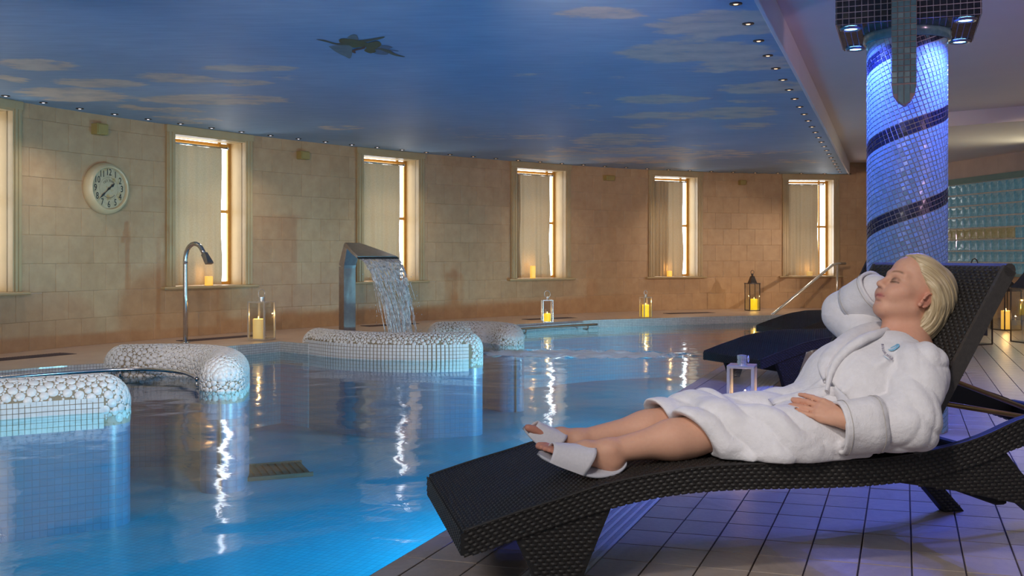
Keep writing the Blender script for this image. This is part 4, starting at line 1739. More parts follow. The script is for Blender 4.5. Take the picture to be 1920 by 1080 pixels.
def falling_water():
    rg = np.random.default_rng(5)
    mb = MB()
    a0, z0 = 0.73, 0.952
    T = math.sqrt(2 * (z0 - WATER_Z) / 9.81)

    def flow(t, b, va, turb, ph):
        a = a0 + va * t
        z = z0 - 0.25 * t - 0.5 * 9.81 * t * t
        bb = b * (1 - 0.30 * t / T) + turb * math.sin(9 * t / T * 1.3 + ph) * (t / T)
        return fr3(a + turb * 0.6 * math.cos(7 * t / T + ph), bb, z)
    # thin rippled film near the lip
    vs = []
    nb, ntm = 40, 16
    for i in range(nb + 1):
        b = -0.285 + 0.57 * i / nb
        for k in range(ntm + 1):
            t = T * 0.55 * k / ntm
            w = 0.012 * math.sin(b * 60 + 5 * k / ntm) * (k / ntm)
            p = flow(t, b, 1.25, 0.012, b * 40)
            vs.append((p[0] + fd_[0] * w, p[1] + fd_[1] * w, p[2]))
    fs = []
    for i in range(nb):
        for k in range(ntm):
            if rg.uniform() < 1.0 - 0.75 * k / ntm:
                fs.append((i * (ntm + 1) + k, (i + 1) * (ntm + 1) + k, (i + 1) * (ntm + 1) + k + 1, i * (ntm + 1) + k + 1))
    mb.add(vs, fs)
    # ropes
    for _ in range(260):
        b = rg.uniform(-0.28, 0.28)
        va = 1.25 + rg.normal(0, 0.13)
        t0 = rg.uniform(0, 0.8) * T
        t1 = min(T * 0.99, t0 + rg.uniform(0.12, 0.38) * T)
        ph = rg.uniform(0, 6.28)
        tb = rg.uniform(0.004, 0.03)
        r0 = rg.uniform(0.0025, 0.0065)
        n = 9
        pts = [flow(t0 + (t1 - t0) * k / (n - 1), b, va, tb, ph) for k in range(n)]
        mb.tube(pts, [r0 * (0.25 + abs(math.sin(2.2 * k + ph))) for k in range(n)], 5)
    # drops
    for _ in range(620):
        b = rg.normal(0, 0.19)
        t = T * rg.uniform(0.15, 0.99) ** 0.7
        p = flow(t, b, 1.25 + rg.normal(0, 0.20), 0.03, rg.uniform(0, 6.28))
        r = rg.uniform(0.002, 0.006)
        px, py, pz = p
        s = r * rg.uniform(1.0, 2.4)
        mb.add([(px + r, py, pz), (px, py + r, pz), (px - r, py, pz), (px, py - r, pz), (px, py, pz + s), (px, py, pz - s)],
               [(0, 1, 4), (1, 2, 4), (2, 3, 4), (3, 0, 4), (1, 0, 5), (2, 1, 5), (3, 2, 5), (0, 3, 5)])
    # splash crown where it lands
    for _ in range(420):
        b, aa = rg.normal(0, 0.2), a0 + 1.25 * T + rg.normal(0, 0.12)
        h = abs(rg.normal(0, 0.07))
        px, py, pz = fr3(aa, b, WATER_Z + h)
        r = rg.uniform(0.003, 0.008)
        mb.add([(px + r, py, pz), (px, py + r, pz), (px - r, py, pz), (px, py - r, pz), (px, py, pz + r), (px, py, pz - r)],
               [(0, 1, 4), (1, 2, 4), (2, 3, 4), (3, 0, 4), (1, 0, 5), (2, 1, 5), (3, 2, 5), (0, 3, 5)])
    o = mb.build('falling_water', splash_mat(), None, True)
    o.location = (sx, sy, 0)
    tag(o, 'broad sheet of splashing water falling from the steel spout', 'water', kind='stuff')


falling_water()

# ------------------------------------------------------------------ swan-neck shower pipe
sh = empty('shower_pipe', (-3.70, 11.48, 0))
tag(sh, 'slim curved steel swan-neck pipe standing on the left deck', 'spout')
d2 = np.array([0.95, -0.31])
pts = [(0, 0, 0), (0, 0, 0.55), (0, 0, 0.94)]
for k in range(1, 11):
    a = math.pi * 0.80 * k / 10
    r_ = 0.125
    pts.append((d2[0] * r_ * (1 - math.cos(a)), d2[1] * r_ * (1 - math.cos(a)), 0.94 + r_ * 1.5 * math.sin(a)))
lastp = Vector(pts[-1])
dirn = (Vector(pts[-1]) - Vector(pts[-2])).normalized()
pts.append(tuple(lastp + dirn * 0.05))
mb = MB()
mb.tube(pts, 0.026, 14)
mb.build('pipe', M['steel'], sh, True)
mb = MB()
tip = lastp + dirn * 0.05
side = Vector((-d2[1], d2[0], 0))
upn = side.cross(dirn).normalized()
vs = []
for k, (l, hw, hh) in enumerate(((-0.01, 0.028, 0.028), (0.03, 0.031, 0.028), (0.10, 0.052, 0.022), (0.125, 0.060, 0.017))):
    c_ = tip + dirn * l
    for sx_, sy_ in ((-1, -1), (1, -1), (1, 1), (-1, 1)):
        v = c_ + side * hw * sx_ + upn * hh * sy_
        vs.append(tuple(v))
mb.add(vs, [(3, 2, 1, 0), (12, 13, 14, 15)] + [(r * 4 + k, r * 4 + (k + 1) % 4, r * 4 + 4 + (k + 1) % 4, r * 4 + 4 + k) for r in range(3) for k in range(4)])
mb.build('nozzle', M['steel_dull'], sh)
mb = MB()
mb.lathe([(0.029, 0.90), (0.029, 0.925)], 16)
mb.build('collar', M['chrome'], sh, True)
mb = MB()
mb.lathe([(0.055, 0.0), (0.055, 0.01), (0.03, 0.018)], 20)
mb.build('foot_plate', M['chrome'], sh, True)

# ------------------------------------------------------------------ lanterns and candles
def candle_parts(parent, r, h, mat, z=0.012, flame=True, off=(0, 0)):
    """pillar candle standing in or on something, with a wick"""
    mb = MB()
    mb.lathe([(r * 0.96, 0), (r, 0.004), (r, h - 0.006), (r * 0.93, h), (r * 0.72, h - 0.004), (r * 0.3, h - 0.010), (0.001, h - 0.011)], 22)
    c = mb.build('wax', mat, parent, True)
    c.location = (off[0], off[1], z)
    mb = MB()
    mb.tube([(0, 0, h - 0.012), (0.001, 0, h + 0.004)], 0.0012, 6)
    w = mb.build('wick', M['ink'], parent)
    w.location = c.location
    if flame:
        mb = MB()
        mb.lathe([(0.0008, 0.0), (0.0052, 0.008), (0.0042, 0.018), (0.0006, 0.034)], 10)
        f = mb.build('flame', M['flame'], parent, True)
        f.location = (off[0], off[1], z + h - 0.003)


def candle(loc, r, h, mat, label, glowp=0.0, flame=True, name='candle'):
    e = empty(name, loc)
    tag(e, label, 'candle')
    candle_parts(e, r, h, mat, 0.0, flame)
    if glowp:
        l = lamp('candle_light', 'POINT', (loc[0], loc[1], loc[2] + h + 0.05), (1.0, 0.55, 0.18), glowp, shadow_soft_size=0.004)
        l.parent = e
        l.location = (0, 0, h + 0.05)
    return e


def lantern(loc, rz, w, h, metal, label, style='loop', cap_h=0.05, ring_r=0.035, group=None, bar=0.012):
    """glazed box lantern: base, posts, top, four panes, neck and carrying ring"""
    e = empty('lantern', loc, rz)
    tag(e, label, 'lantern', group)
    hw = w / 2
    mb = MB()
    mb.cbox((-hw, -hw, 0), (hw, hw, bar), 0.002)
    mb.build('base', metal, e)
    for sx_ in (-1, 1):
        for sy_ in (-1, 1):
            mb = MB()
            x0, y0 = sx_ * hw, sy_ * hw
            mb.cbox((min(x0, x0 - sx_ * bar), min(y0, y0 - sy_ * bar), bar), (max(x0, x0 - sx_ * bar), max(y0, y0 - sy_ * bar), h - bar), 0.0015)
            mb.build('post', metal, e)
    for k in range(4):
        Mr = Matrix.Rotation(k * math.pi / 2, 4, 'Z')
        mb = MB()
        mb.box((-hw + bar, hw - bar * 0.6, bar), (hw - bar, hw - bar * 0.6 + 0.003, h - bar), Mr)
        mb.build('pane', M['glass'], e)
    mb = MB()
    if style == 'roof':
        mb.cbox((-hw - 0.006, -hw - 0.006, h - bar), (hw + 0.006, hw + 0.006, h + 0.004), 0.002)
        rw = 0.98 if w > 0.25 else 0.62
        prof = [(hw * rw, h + 0.004), (hw * (rw * 0.45 + 0.18), h + cap_h * 0.45), (hw * 0.30, h + cap_h * 0.92), (hw * 0.26, h + cap_h)]
        vs = []
        for r, z in prof:
            vs += [(-r, -r, z), (r, -r, z), (r, r, z), (-r, r, z)]
        mb.add(vs, [(12, 13, 14, 15)] + [(i * 4 + k, i * 4 + (k + 1) % 4, i * 4 + 4 + (k + 1) % 4, i * 4 + 4 + k) for i in range(3) for k in range(4)])
        mb.build('roof', metal, e)
        zt = h + cap_h
        mb = MB()
        mb.lathe([(hw * 0.24, zt), (hw * 0.15, zt + 0.01), (hw * 0.22, zt + 0.025), (hw * 0.20, zt + 0.04), (hw * 0.05, zt + 0.05)], 14)
        mb.build('finial', metal, e, True)
        zt += 0.045
    else:
        mb.cbox((-hw, -hw, h - bar), (hw, hw, h), 0.002)
        mb.build('top_plate', metal, e)
        zt = h
        mb = MB()
        r = hw * 0.36
        mb.lathe([(r, zt), (r, zt + cap_h * 0.42), (r * 0.9, zt + cap_h * 0.46), (r * 0.9, zt + cap_h * 0.54), (r, zt + cap_h * 0.58), (r, zt + cap_h), (r * 0.5, zt + cap_h + 0.003)], 20)
        smooth_by_angle(mb.build('neck', metal, e), 40)
        zt += cap_h
    mb = MB()
    if style == 'fallen':
        # ring folded down against the neck
        r = hw * 0.42
        pts = [(r * 1.0 + 0.004, 0.6 * r * math.cos(a), zt - 0.012 + 0.0 + 0.55 * r * math.sin(a) - 0.01) for a in np.linspace(0, 2 * math.pi, 20)[:-1]]
        mb.tube(pts, 0.0045, 8, closed=True)
    else:
        pts = [(ring_r * math.cos(a), 0, zt + ring_r * 0.9 + ring_r * 1.15 * math.sin(a)) for a in np.linspace(0, 2 * math.pi, 26)[:-1]]
        mb.tube(pts, 0.0045 if w < 0.26 else 0.006, 8, closed=True)
    mb.build('carrying_ring', metal, e, True)
    return e


def lantern_candle(ln_loc, r, h, mat, label, power, off=(0, 0)):
    return candle((ln_loc[0] + off[0], ln_loc[1] + off[1], 0.013), r, h, mat, label, power)


GL = 'candle lanterns standing round the pool'
p = (-2.96, 11.98, 0)
lantern(p, R(-20), 0.235, 0.455, M['nickel'], 'chrome lantern with a pale pillar candle, left of the steel water spout', 'loop', 0.05, 0.045, GL, 0.018)
lantern_candle(p, 0.066, 0.235, M['wax_pale'], 'pale pillar candle lit inside the chrome lantern left of the spout', 2.0, (-0.03, -0.03))
p = (0.53, 15.25, 0)
lantern(p, R(8), 0.16, 0.335, M['nickel'], 'small lantern with the short yellow candle, on the far pool edge', 'loop', 0.045, 0.045, GL)
lantern_candle(p, 0.053, 0.115, M['wax_yellow'], 'short yellow candle glowing in the small lantern on the far edge', 2.0)
p = (2.16, 16.38, 0)
lantern(p, R(24), 0.15, 0.335, M['nickel'], 'lantern with the tall bright yellow candle, below the fifth window', 'loop', 0.04, 0.03, GL)
lantern_candle(p, 0.056, 0.195, M['wax_yellow'], 'tall bright yellow candle glowing in the lantern below the fifth window', 2.5)
p = (4.40, 18.55, 0)
lantern(p, R(12), 0.21, 0.50, M['dark_metal'], 'tall roofed lantern beside the handrail, right of a jug-shaped shadow', 'roof', 0.13, 0.03, GL)
lantern_candle(p, 0.062, 0.20, M['wax_yellow'], 'yellow candle glowing in the tall roofed lantern beside the handrail', 2.0, (0.03, 0))
p = (6.63, 13.6, 0)
lantern(p, R(14), 0.27, 0.53, M['dark_metal'], 'dark roofed lantern with an orange candle, right of the wicker backrest', 'roof', 0.15, 0.075, GL)
lantern_candle(p, 0.062, 0.245, M['wax'], 'orange candle glowing in the dark lantern right of the backrest', 4.0)
p = (5.18, 11.35, 0)
lantern(p, R(30), 0.27, 0.64, M['dark_metal'], 'dark lantern hidden behind the wicker backrest, only its ring showing above', 'roof', 0.15, 0.06, GL)
p = (5.93, 11.6, 0)
lantern(p, R(5), 0.30, 0.62, M['dark_metal'], 'dark lantern cut off by the right edge of the picture', 'roof', 0.20, 0.055, GL)
lantern_candle(p, 0.062, 0.22, M['wax'], 'orange candle in the dark lantern at the right edge', 2.0)
p = (1.43, 6.30, 0)
lantern(p, R(-20), 0.165, 0.305, M['nickel'], 'chrome lantern without a loop, beside the knees of the reclining woman', 'fallen', 0.058, 0.03, GL, 0.018)
lantern_candle(p, 0.045, 0.065, M['wax_pale'], 'low candle with a small flame in the chrome lantern by the knees', 1.5)

# candles on the window sills
for wi, fx, r, h, mt, lb in ((1, 0.52, 0.050, 0.115, M['wax'], 'short orange candle on the sill behind the curved shower pipe'),
                            (3, 0.40, 0.046, 0.21, M['wax'], 'tall glowing candle on the window sill right of the falling water'),
                            (4, 0.42, 0.048, 0.105, M['wax'], 'short glowing candle on the sill of the fifth window'),
                            (5, 0.50, 0.055, 0.085, M['wax_pale'], 'pale low candle on the sill beside the handrail')):
    a, b = WINS[wi]
    pa_, pb_ = WALL.at(a), WALL.at(b)
    t = (pb_ - pa_) / np.linalg.norm(pb_ - pa_)
    nn = np.array([-t[1], t[0]])
    q = pa_ + (pb_ - pa_) * fx + nn * 0.055
    candle((float(q[0]), float(q[1]), SILL_Z), r, h, mt, lb, 0.6, False)

# ------------------------------------------------------------------ wall loudspeakers
def wall_speaker(s, z, w, h, label):
    p, t = WALL.at(s), WALL.tan(s)
    e = empty('wall_speaker', (p[0], p[1], z), math.atan2(t[1], t[0]))
    mb = MB()
    mb.cbox((-w / 2, -0.10, -h / 2), (w / 2, 0.0, h / 2), 0.008)
    mb.build('cabinet', M['speaker'], e)
    mb = MB()
    mb.cbox((-w / 2 + 0.012, -0.106, -h / 2 + 0.012), (w / 2 - 0.012, -0.098, h / 2 - 0.012), 0.003)
    mb.build('grille', M['speaker'], e)
    tag(e, label, 'speaker', 'boxes high on the curved wall')


wall_speaker(5.90, 2.40, 0.15, 0.125, 'small yellowed wall box above the round clock')
wall_speaker(9.03, 2.37, 0.15, 0.11, 'small yellowed wall box left of the spout window, under the ceiling')
wall_speaker(15.21, 2.38, 0.19, 0.09, 'small yellowed wall box between the fourth and fifth windows')
wall_speaker(18.13, 2.39, 0.12, 0.09, 'small yellowed wall box between the two right-hand windows')

# ------------------------------------------------------------------ wall clock
def text_mesh(name, s, size, mat, parent, extrude=0.001, align='CENTER', shear=0.0):
    cu = bpy.data.curves.new(name, 'FONT')
    cu.body = s
    cu.size = size
    cu.align_x = align
    cu.align_y = 'CENTER'
    cu.extrude = extrude
    cu.shear = shear
    cu.resolution_u = 3
    tmp = bpy.data.objects.new(name, cu)
    COL.objects.link(tmp)
    bpy.context.view_layer.update()
    dg = bpy.context.evaluated_depsgraph_get()
    me = bpy.data.meshes.new_from_object(tmp.evaluated_get(dg))
    bpy.data.objects.remove(tmp)
    me.materials.clear()
    me.materials.append(mat)
    return link(bpy.data.objects.new(name, me), parent)


def clock_face_mat():
    m, nt, b = new_mat('aged_clock_face')
    n = noise(nt, 9, 5, 0.6)
    r = ramp(nt, n.outputs[0], [(0.30, (0.42, 0.34, 0.22)), (0.52, (0.55, 0.46, 0.31)), (0.66, (0.48, 0.31, 0.12)), (0.8, (0.38, 0.19, 0.05))])
    L(nt, r.outputs[0], b.inputs['Base Color'])
    b.inputs['Roughness'].default_value = 0.5
    return m


def make_clock():
    s = 6.0
    p, t = WALL.at(s), WALL.tan(s)
    RZ = math.atan2(t[1], t[0])
    e = empty('wall_clock', (p[0], p[1], 1.745), RZ)
    tag(e, 'round cream wall clock with black numerals and an aged face', 'clock')
    # local: x along the wall, -y towards the room, z up; lathe about -y
    Rm = Matrix.Rotation(R(90), 4, 'X')
    def lat(prof, n=48):
        mb = MB()
        mb.lathe(prof, n)
        mb.v = [tuple(Rm @ Vector(v)) for v in mb.v]
        return mb
    R0 = 0.292
    smooth_by_angle(lat([(R0 * 0.98, 0.0), (R0, 0.012), (R0 * 0.99, 0.05), (R0 * 0.93, 0.095), (R0 * 0.84, 0.112), (R0 * 0.80, 0.105), (R0 * 0.785, 0.075)]).build('rim', M['clock_rim'], e), 50)
    lat([(R0 * 0.80, 0.06), (R0 * 0.80, 0.078)]).build('face', clock_face_mat(), e)
    fz = -0.080

    def put(o, r, ang, spin=0.0):
        o.location = (r * math.sin(ang), fz, r * math.cos(ang))
        o.rotation_euler = (R(90), spin, 0)
    for k in range(1, 13):
        o = text_mesh('numeral', str(k), 0.092, M['ink'], e)
        o.scale = (0.85, 1.15, 1)
        put(o, R0 * 0.615, 2 * math.pi * k / 12)
    mb = MB()
    for rr in (0.775, 0.43):
        n = 48
        pts = [(R0 * rr * math.sin(a), fz + 0.0005, R0 * rr * math.cos(a)) for a in np.linspace(0, 2 * math.pi, n + 1)[:-1]]
        mb.tube(pts, 0.0009, 4, closed=True)
    mb.build('ring_line', M['ink_soft'], e)
    # arched lettering
    for word, r, a0, a1, up, size in (('OLD TOWN', 0.30, -0.75, 0.75, True, 0.036),):
        n = len(word)
        for i, chx in enumerate(word):
            if chx == ' ':
                continue
            a = a0 + (a1 - a0) * i / (n - 1)
            o = text_mesh('letter', chx, size, M['ink_soft'], e)
            o.location = (R0 * r * math.sin(a), fz, R0 * (r * math.cos(a)) + 0.0)
            o.rotation_euler = (R(90), a, 0)
    mb = MB()
    for a in np.linspace(-0.8, 0.8, 13):
        c_, s_ = math.cos(math.pi + a), math.sin(math.pi + a)
        Mx = Matrix.Translation((R0 * 0.36 * s_, fz - 0.0005, R0 * 0.36 * c_)) @ Matrix.Rotation(math.pi + a, 4, 'Y')
        mb.box((-0.005, -0.0006, -0.005), (0.005, 0.0006, 0.006), Mx)
    mb.build('lower_lettering', M['ink_soft'], e)

    def hand(nm, ang, ln, w):
        mb = MB()
        pr = [(-w * 0.5, -0.03), (-w * 0.35, ln * 0.35), (-w, ln * 0.52), (-w * 0.9, ln * 0.62), (-w * 0.25, ln * 0.8), (0, ln), (w * 0.25, ln * 0.8), (w * 0.9, ln * 0.62), (w, ln * 0.52), (w * 0.35, ln * 0.35), (w * 0.5, -0.03)]
        n = len(pr)
        vs = [(x, -0.001, z) for x, z in pr] + [(x, 0.001, z) for x, z in pr]
        fs = [tuple(range(n - 1, -1, -1)), tuple(range(n, 2 * n))] + [(i, (i + 1) % n, n + (i + 1) % n, n + i) for i in range(n)]
        mb.add(vs, fs)
        o = mb.build(nm, M['ink'], e)
        o.location = (0, fz - 0.008, 0)
        o.rotation_euler = (0, ang, 0)
    hand('minute_hand', R(228), R0 * 0.68, 0.011)
    hand('hour_hand', R(52), R0 * 0.34, 0.016)
    mb = MB()
    mb.lathe([(0.012, 0), (0.012, 0.012), (0.006, 0.016)], 16)
    mb.v = [tuple(Rm @ Vector(v)) for v in mb.v]
    o = mb.build('hub', M['ink'], e, True)
    o.location = (0, fz, 0)


make_clock()
# ------------------------------------------------------------------ wicker sun loungers
LN0 = (-0.132, 2.78)
LU = np.array([0.978, 0.209])
LV = np.array([-0.209, 0.978])
LANG = math.atan2(LU[1], LU[0])
LW = 0.736
PT = [(-0.012, 0.205), (0.0, 0.219), (0.076, 0.242), (0.161, 0.266), (0.289, 0.299), (0.369, 0.321), (0.466, 0.340), (0.601, 0.357), (0.702, 0.366), (0.845, 0.367), (1.016, 0.364), (1.218, 0.364), (1.373, 0.374), (1.507, 0.392), (1.628, 0.421), (1.761, 0.468), (1.90, 0.492), (2.06, 0.480), (2.21, 0.44), (2.32, 0.40)]
PB_ = [(-0.012, 0.150), (0.017, 0.147), (0.118, 0.175), (0.165, 0.190), (0.29, 0.224), (0.417, 0.255), (0.511, 0.273), (0.601, 0.284), (0.702, 0.290), (0.83, 0.291), (1.093, 0.284), (1.218, 0.283), (1.373, 0.291), (1.507, 0.311), (1.628, 0.338), (1.748, 0.377), (1.90, 0.402), (2.06, 0.392), (2.21, 0.355), (2.32, 0.315)]
ps, pz = np.array(PT).T
bs, bz = np.array(PB_).T


def smooth_interp(xs, zs):
    c = catmull(list(zip(xs, zs)), 0.012)
    return lambda s: float(np.interp(s, c[:, 0], c[:, 1]))


ztop = smooth_interp(ps, pz)
zbot = smooth_interp(bs, bz)
HINGE = 1.36


def strand(mb, c, du, dv, dn):
    """one pillow of a woven strand: centre, half length, half width, rise (vectors)"""
    c, du, dv, dn = map(np.array, (c, du, dv, dn))
    vs = [c - du - dv, c + du - dv, c + du + dv, c - du + dv, c - du * 0.55 - dv * 0.45 + dn, c + du * 0.55 - dv * 0.45 + dn, c + du * 0.55 + dv * 0.45 + dn, c - du * 0.55 + dv * 0.45 + dn]
    mb.add(vs, [(4, 5, 6, 7), (0, 1, 5, 4), (1, 2, 6, 5), (2, 3, 7, 6), (3, 0, 4, 7)])


def make_lounger():
    root = empty('sun_lounger', (0, 0, 0), LANG)
    # seat deck
    mb = MB()
    ss = np.arange(0, HINGE + 0.06, 0.02)
    vs = []
    for s in ss:
        z = ztop(s) - 0.004
        vs += [(s, 0.02, z), (s, LW - 0.02, z), (s, LW - 0.02, z - 0.03), (s, 0.02, z - 0.03)]
    n = len(ss)
    mb.add(vs, [(4 * i + k, 4 * i + (k + 1) % 4, 4 * i + 4 + (k + 1) % 4, 4 * i + 4 + k) for i in range(n - 1) for k in range(4)] + [(3, 2, 1, 0), (4 * n - 4, 4 * n - 3, 4 * n - 2, 4 * n - 1)])
    mb.build('seat', M['wicker_core'], root)
    # rails
    for v0 in (0.004, LW - 0.044):
        mb = MB()
        ss = np.arange(-0.008, 2.32, 0.02)
        vs = []
        for s in ss:
            a, b = ztop(s) - 0.003, zbot(s) + 0.003
            vs += [(s, v0, a), (s, v0 + 0.04, a), (s, v0 + 0.04, b), (s, v0, b)]
        n = len(ss)
        mb.add(vs, [(4 * i + k, 4 * i + (k + 1) % 4, 4 * i + 4 + (k + 1) % 4, 4 * i + 4 + k) for i in range(n - 1) for k in range(4)] + [(3, 2, 1, 0), (4 * n - 4, 4 * n - 3, 4 * n - 2, 4 * n - 1)])
        rl = mb.build('side_rail', M['wicker_core'], root)
        # woven side, staggered
        mb = MB()
        out = -1 if v0 < 0.1 else 1
        vv = v0 if out < 0 else v0 + 0.04
        nrow = 7
        k = 0
        for i in range(int(2.30 / 0.0235)):
            s = 0.004 + i * 0.0235
            t0, b0 = ztop(s), zbot(s)
            t1, b1 = ztop(s + 0.01), zbot(s + 0.01)
            for r in range(nrow):
                off = 0.0118 if r % 2 else 0.0
                sm = s + off + 0.006
                t0, b0 = ztop(sm), zbot(sm)
                sl = (ztop(sm + 0.01) - ztop(sm - 0.01)) / 0.02
                h = (t0 - b0) / nrow
                zc_ = b0 + h * (r + 0.5)
                strand(mb, (sm, vv, zc_), (0.0088, 0, 0.0088 * sl), (0, 0, h * 0.43), (0, out * 0.0042, 0))
        # lip strand along the top edge
        pts = [(s, vv, ztop(s) - 0.001) for s in np.arange(0, 2.31, 0.03)]
        mb.tube(pts, 0.0045, 6)
        tag(mb.build('side_weave', M['wicker'], root, True), kind='stuff')
    # end bars
    for s, nm in ((0.0, 'foot_bar'), (2.27, 'head_bar')):
        mb = MB()
        mb.cbox((s - 0.006, 0.01, zbot(s) + 0.004), (s + 0.034, LW - 0.01, ztop(s) - 0.004), 0.006)
        mb.build(nm, M['wicker_core'], root)
    mb = MB()
    for r in range(6):
        for i in range(int(LW / 0.024)):
            v = 0.012 + i * 0.024 + (0.012 if r % 2 else 0)
            if v > LW - 0.01:
                continue
            z = zbot(0) + 0.008 + (ztop(0) - zbot(0) - 0.010) * (r + 0.5) / 6
            strand(mb, (-0.007, v, z), (0, 0.009, 0), (0, 0, 0.0048), (-0.004, 0, 0))
    tag(mb.build('foot_weave', M['wicker'], root, True), kind='stuff')
    # top weave
    mb = MB()
    i = 0
    s = 0.004
    while s < HINGE + 0.04:
        sl = (ztop(s + 0.01) - ztop(max(s - 0.01, -0.01))) / 0.02
        d = np.array([1, 0, sl]) / math.hypot(1, sl)
        nrm = np.array([-sl, 0, 1]) / math.hypot(1, sl)
        for j in range(29):
            v = 0.010 + j * 0.0256 + (0.0128 if i % 2 else 0)
            if v > LW - 0.008:
                continue
            strand(mb, (s, v, ztop(s) - 0.004), d * 0.0048, (0, 0.0112, 0), nrm * 0.0046)
        s += 0.0112
        i += 1
    tag(mb.build('seat_weave', M['wicker'], root, True), kind='stuff')
    # backrest
    b0, b1 = np.array([HINGE + 0.010, 0.0, 0.394]), np.array([1.695, 0.0, 0.937])
    dd = (b1 - b0) / np.linalg.norm(b1 - b0)
    nn = np.array([-dd[2], 0, dd[0]])          # towards the sitter
    bl = np.linalg.norm(b1 - b0)
    br = empty_part('backrest', root)
    mb = MB()
    vs = []
    for a in (0, bl):
        for t in (0.0, -0.035):
            for v in (0.012, LW - 0.012):
                q = b0 + dd * a + nn * t
                vs.append((q[0], v, q[2]))
    mb.add(vs, [(0, 1, 5, 4), (2, 6, 7, 3), (0, 2, 3, 1), (4, 5, 7, 6), (0, 4, 6, 2), (1, 3, 7, 5)])
    mesh_into(br, mb, M['wicker_core'])
    mb = MB()
    i = 0
    a = 0.006
    while a < bl:
        for j in range(29):
            v = 0.014 + j * 0.0256 + (0.0128 if i % 2 else 0)
            if v > LW - 0.012:
                continue
            q = b0 + dd * a
            strand(mb, (q[0], v, q[2]), dd * 0.0052, (0, 0.0112, 0), nn * 0.0055)
            q = b0 + dd * a - nn * 0.035
            if i % 2 == 0:
                strand(mb, (q[0], v, q[2]), dd * 0.0102, (0, 0.0112, 0), nn * -0.0045)
        a += 0.0116
        i += 1
    tag(mb.build('back_weave', M['wicker'], br, True), kind='stuff')
    mb = MB()
    for v in (0.0, LW - 0.014):
        vs = []
        for a in np.linspace(-0.01, bl + 0.008, 14):
            for t in (0.006, -0.041):
                for dv in (0.0, 0.014):
                    q = b0 + dd * a + nn * t
                    vs.append((q[0], v + dv, q[2]))
        n = 14
        fs = []
        for k in range(n - 1):
            o = 4 * k
            for (p, q_) in ((0, 1), (1, 3), (3, 2), (2, 0)):
                fs.append((o + p, o + q_, o + 4 + q_, o + 4 + p))
        fs += [(0, 2, 3, 1), (4 * n - 4, 4 * n - 3, 4 * n - 1, 4 * n - 2)]
        mb.add(vs, fs)
    q = b0 + dd * (bl + 0.004) - nn * 0.017
    mb.tube([(q[0], 0.0, q[2]), (q[0], LW, q[2])], 0.021, 10)
    mb.build('edge_binding', M['binding'], br)
    # legs: tapering woven wedges
    legs = {'front': [(0.150, 0.186), (0.290, 0.224), (0.425, 0.257), (0.365, 0.12), (0.315, 0.0), (0.225, 0.0), (0.195, 0.09)],
            'rear': [(1.34, 0.287), (1.55, 0.318), (1.71, 0.362), (1.762, 0.300), (1.86, 0.205), (2.05, 0.0), (1.97, 0.0), (1.86, 0.125), (1.762, 0.200), (1.55, 0.250)]}
    for nm, pl in legs.items():
        for v0 in (0.012, LW - 0.052):
            mb = MB()
            n = len(pl)
            vs = [(s, v0, z) for s, z in pl] + [(s, v0 + 0.04, z) for s, z in pl]
            mb.add(vs, [tuple(range(n)), tuple(range(2 * n - 1, n - 1, -1))] + [(k, n + k, n + (k + 1) % n, (k + 1) % n) for k in range(n)])
            lg = mb.build('leg', M['wicker_core'], root)
            # strands laid over both faces
            mw = MB()
            sp_ = np.array(pl)
            smin, smax = sp_[:, 0].min(), sp_[:, 0].max()
            zz = 0.008
            r = 0
            while zz < 0.36:
                for i in range(int((smax - smin) / 0.024) + 1):
                    s = smin + i * 0.024 + (0.012 if r % 2 else 0)
                    if in_poly(np.array([s - 0.008, s + 0.008]), np.array([zz, zz]), pl).all() and zz < zbot(s) - 0.004:
                        strand(mw, (s, v0, zz), (0.0095, 0, 0), (0, 0, 0.0048), (0, -0.004, 0))
                        strand(mw, (s, v0 + 0.04, zz), (0.0095, 0, 0), (0, 0, 0.0048), (0, 0.004, 0))
                zz += 0.0112
                r += 1
            tag(mw.build('leg_weave', M['wicker'], lg, True), kind='stuff')
        s0, z0, z1 = (0.29, 0.10, 0.222) if nm == 'front' else (1.72, 0.19, 0.35)
        mb = MB()
        mb.cbox((s0 - 0.02, 0.052, z0), (s0 + 0.02, LW - 0.052, z1), 0.006)
        mb.build('cross_panel', M['wicker_core'], root)
    # support rods of the backrest
    for v, a, b in ((0.37, (1.515, 0.640), (2.20, 0.39)), (0.15, (1.45, 0.525), (2.10, 0.41))):
        mb = MB()
        mb.tube([(a[0], v, a[1]), (b[0], v, b[1])], 0.0085, 10)
        mb.build('support_rod', M['bronze'], root, True)
    return root


def empty_part(name, parent):
    me = bpy.data.meshes.new(name)
    return link(bpy.data.objects.new(name, me), parent)


def mesh_into(o, mb, mat):
    o.data.from_pydata(mb.v, [], mb.f)
    o.data.materials.append(mat)
    o.data.update()


M['binding'] = pm('grey_binding', (0.060, 0.052, 0.046), (0.040, 0.035, 0.032), 90, 0.5, bmp=0.3, bscale=300)
GRP = 'wicker loungers along the pool edge'
lou = make_lounger()
lou.location = (*LN0, 0)
tag(lou, 'black woven wicker lounger carrying the reclining woman in the foreground', 'lounger', GRP)
for (x, y), lb in (((1.84, 7.47), 'black wicker lounger just beyond the reclining woman, second from the viewer'), ((3.02, 10.6), 'black wicker lounger farthest from the viewer, beyond the second one')):
    o = copy_tree(lou)
    o.location = (x, y, 0)
    o.rotation_euler = (0, 0, LANG + R(12))
    tag(o, lb, 'lounger', GRP)

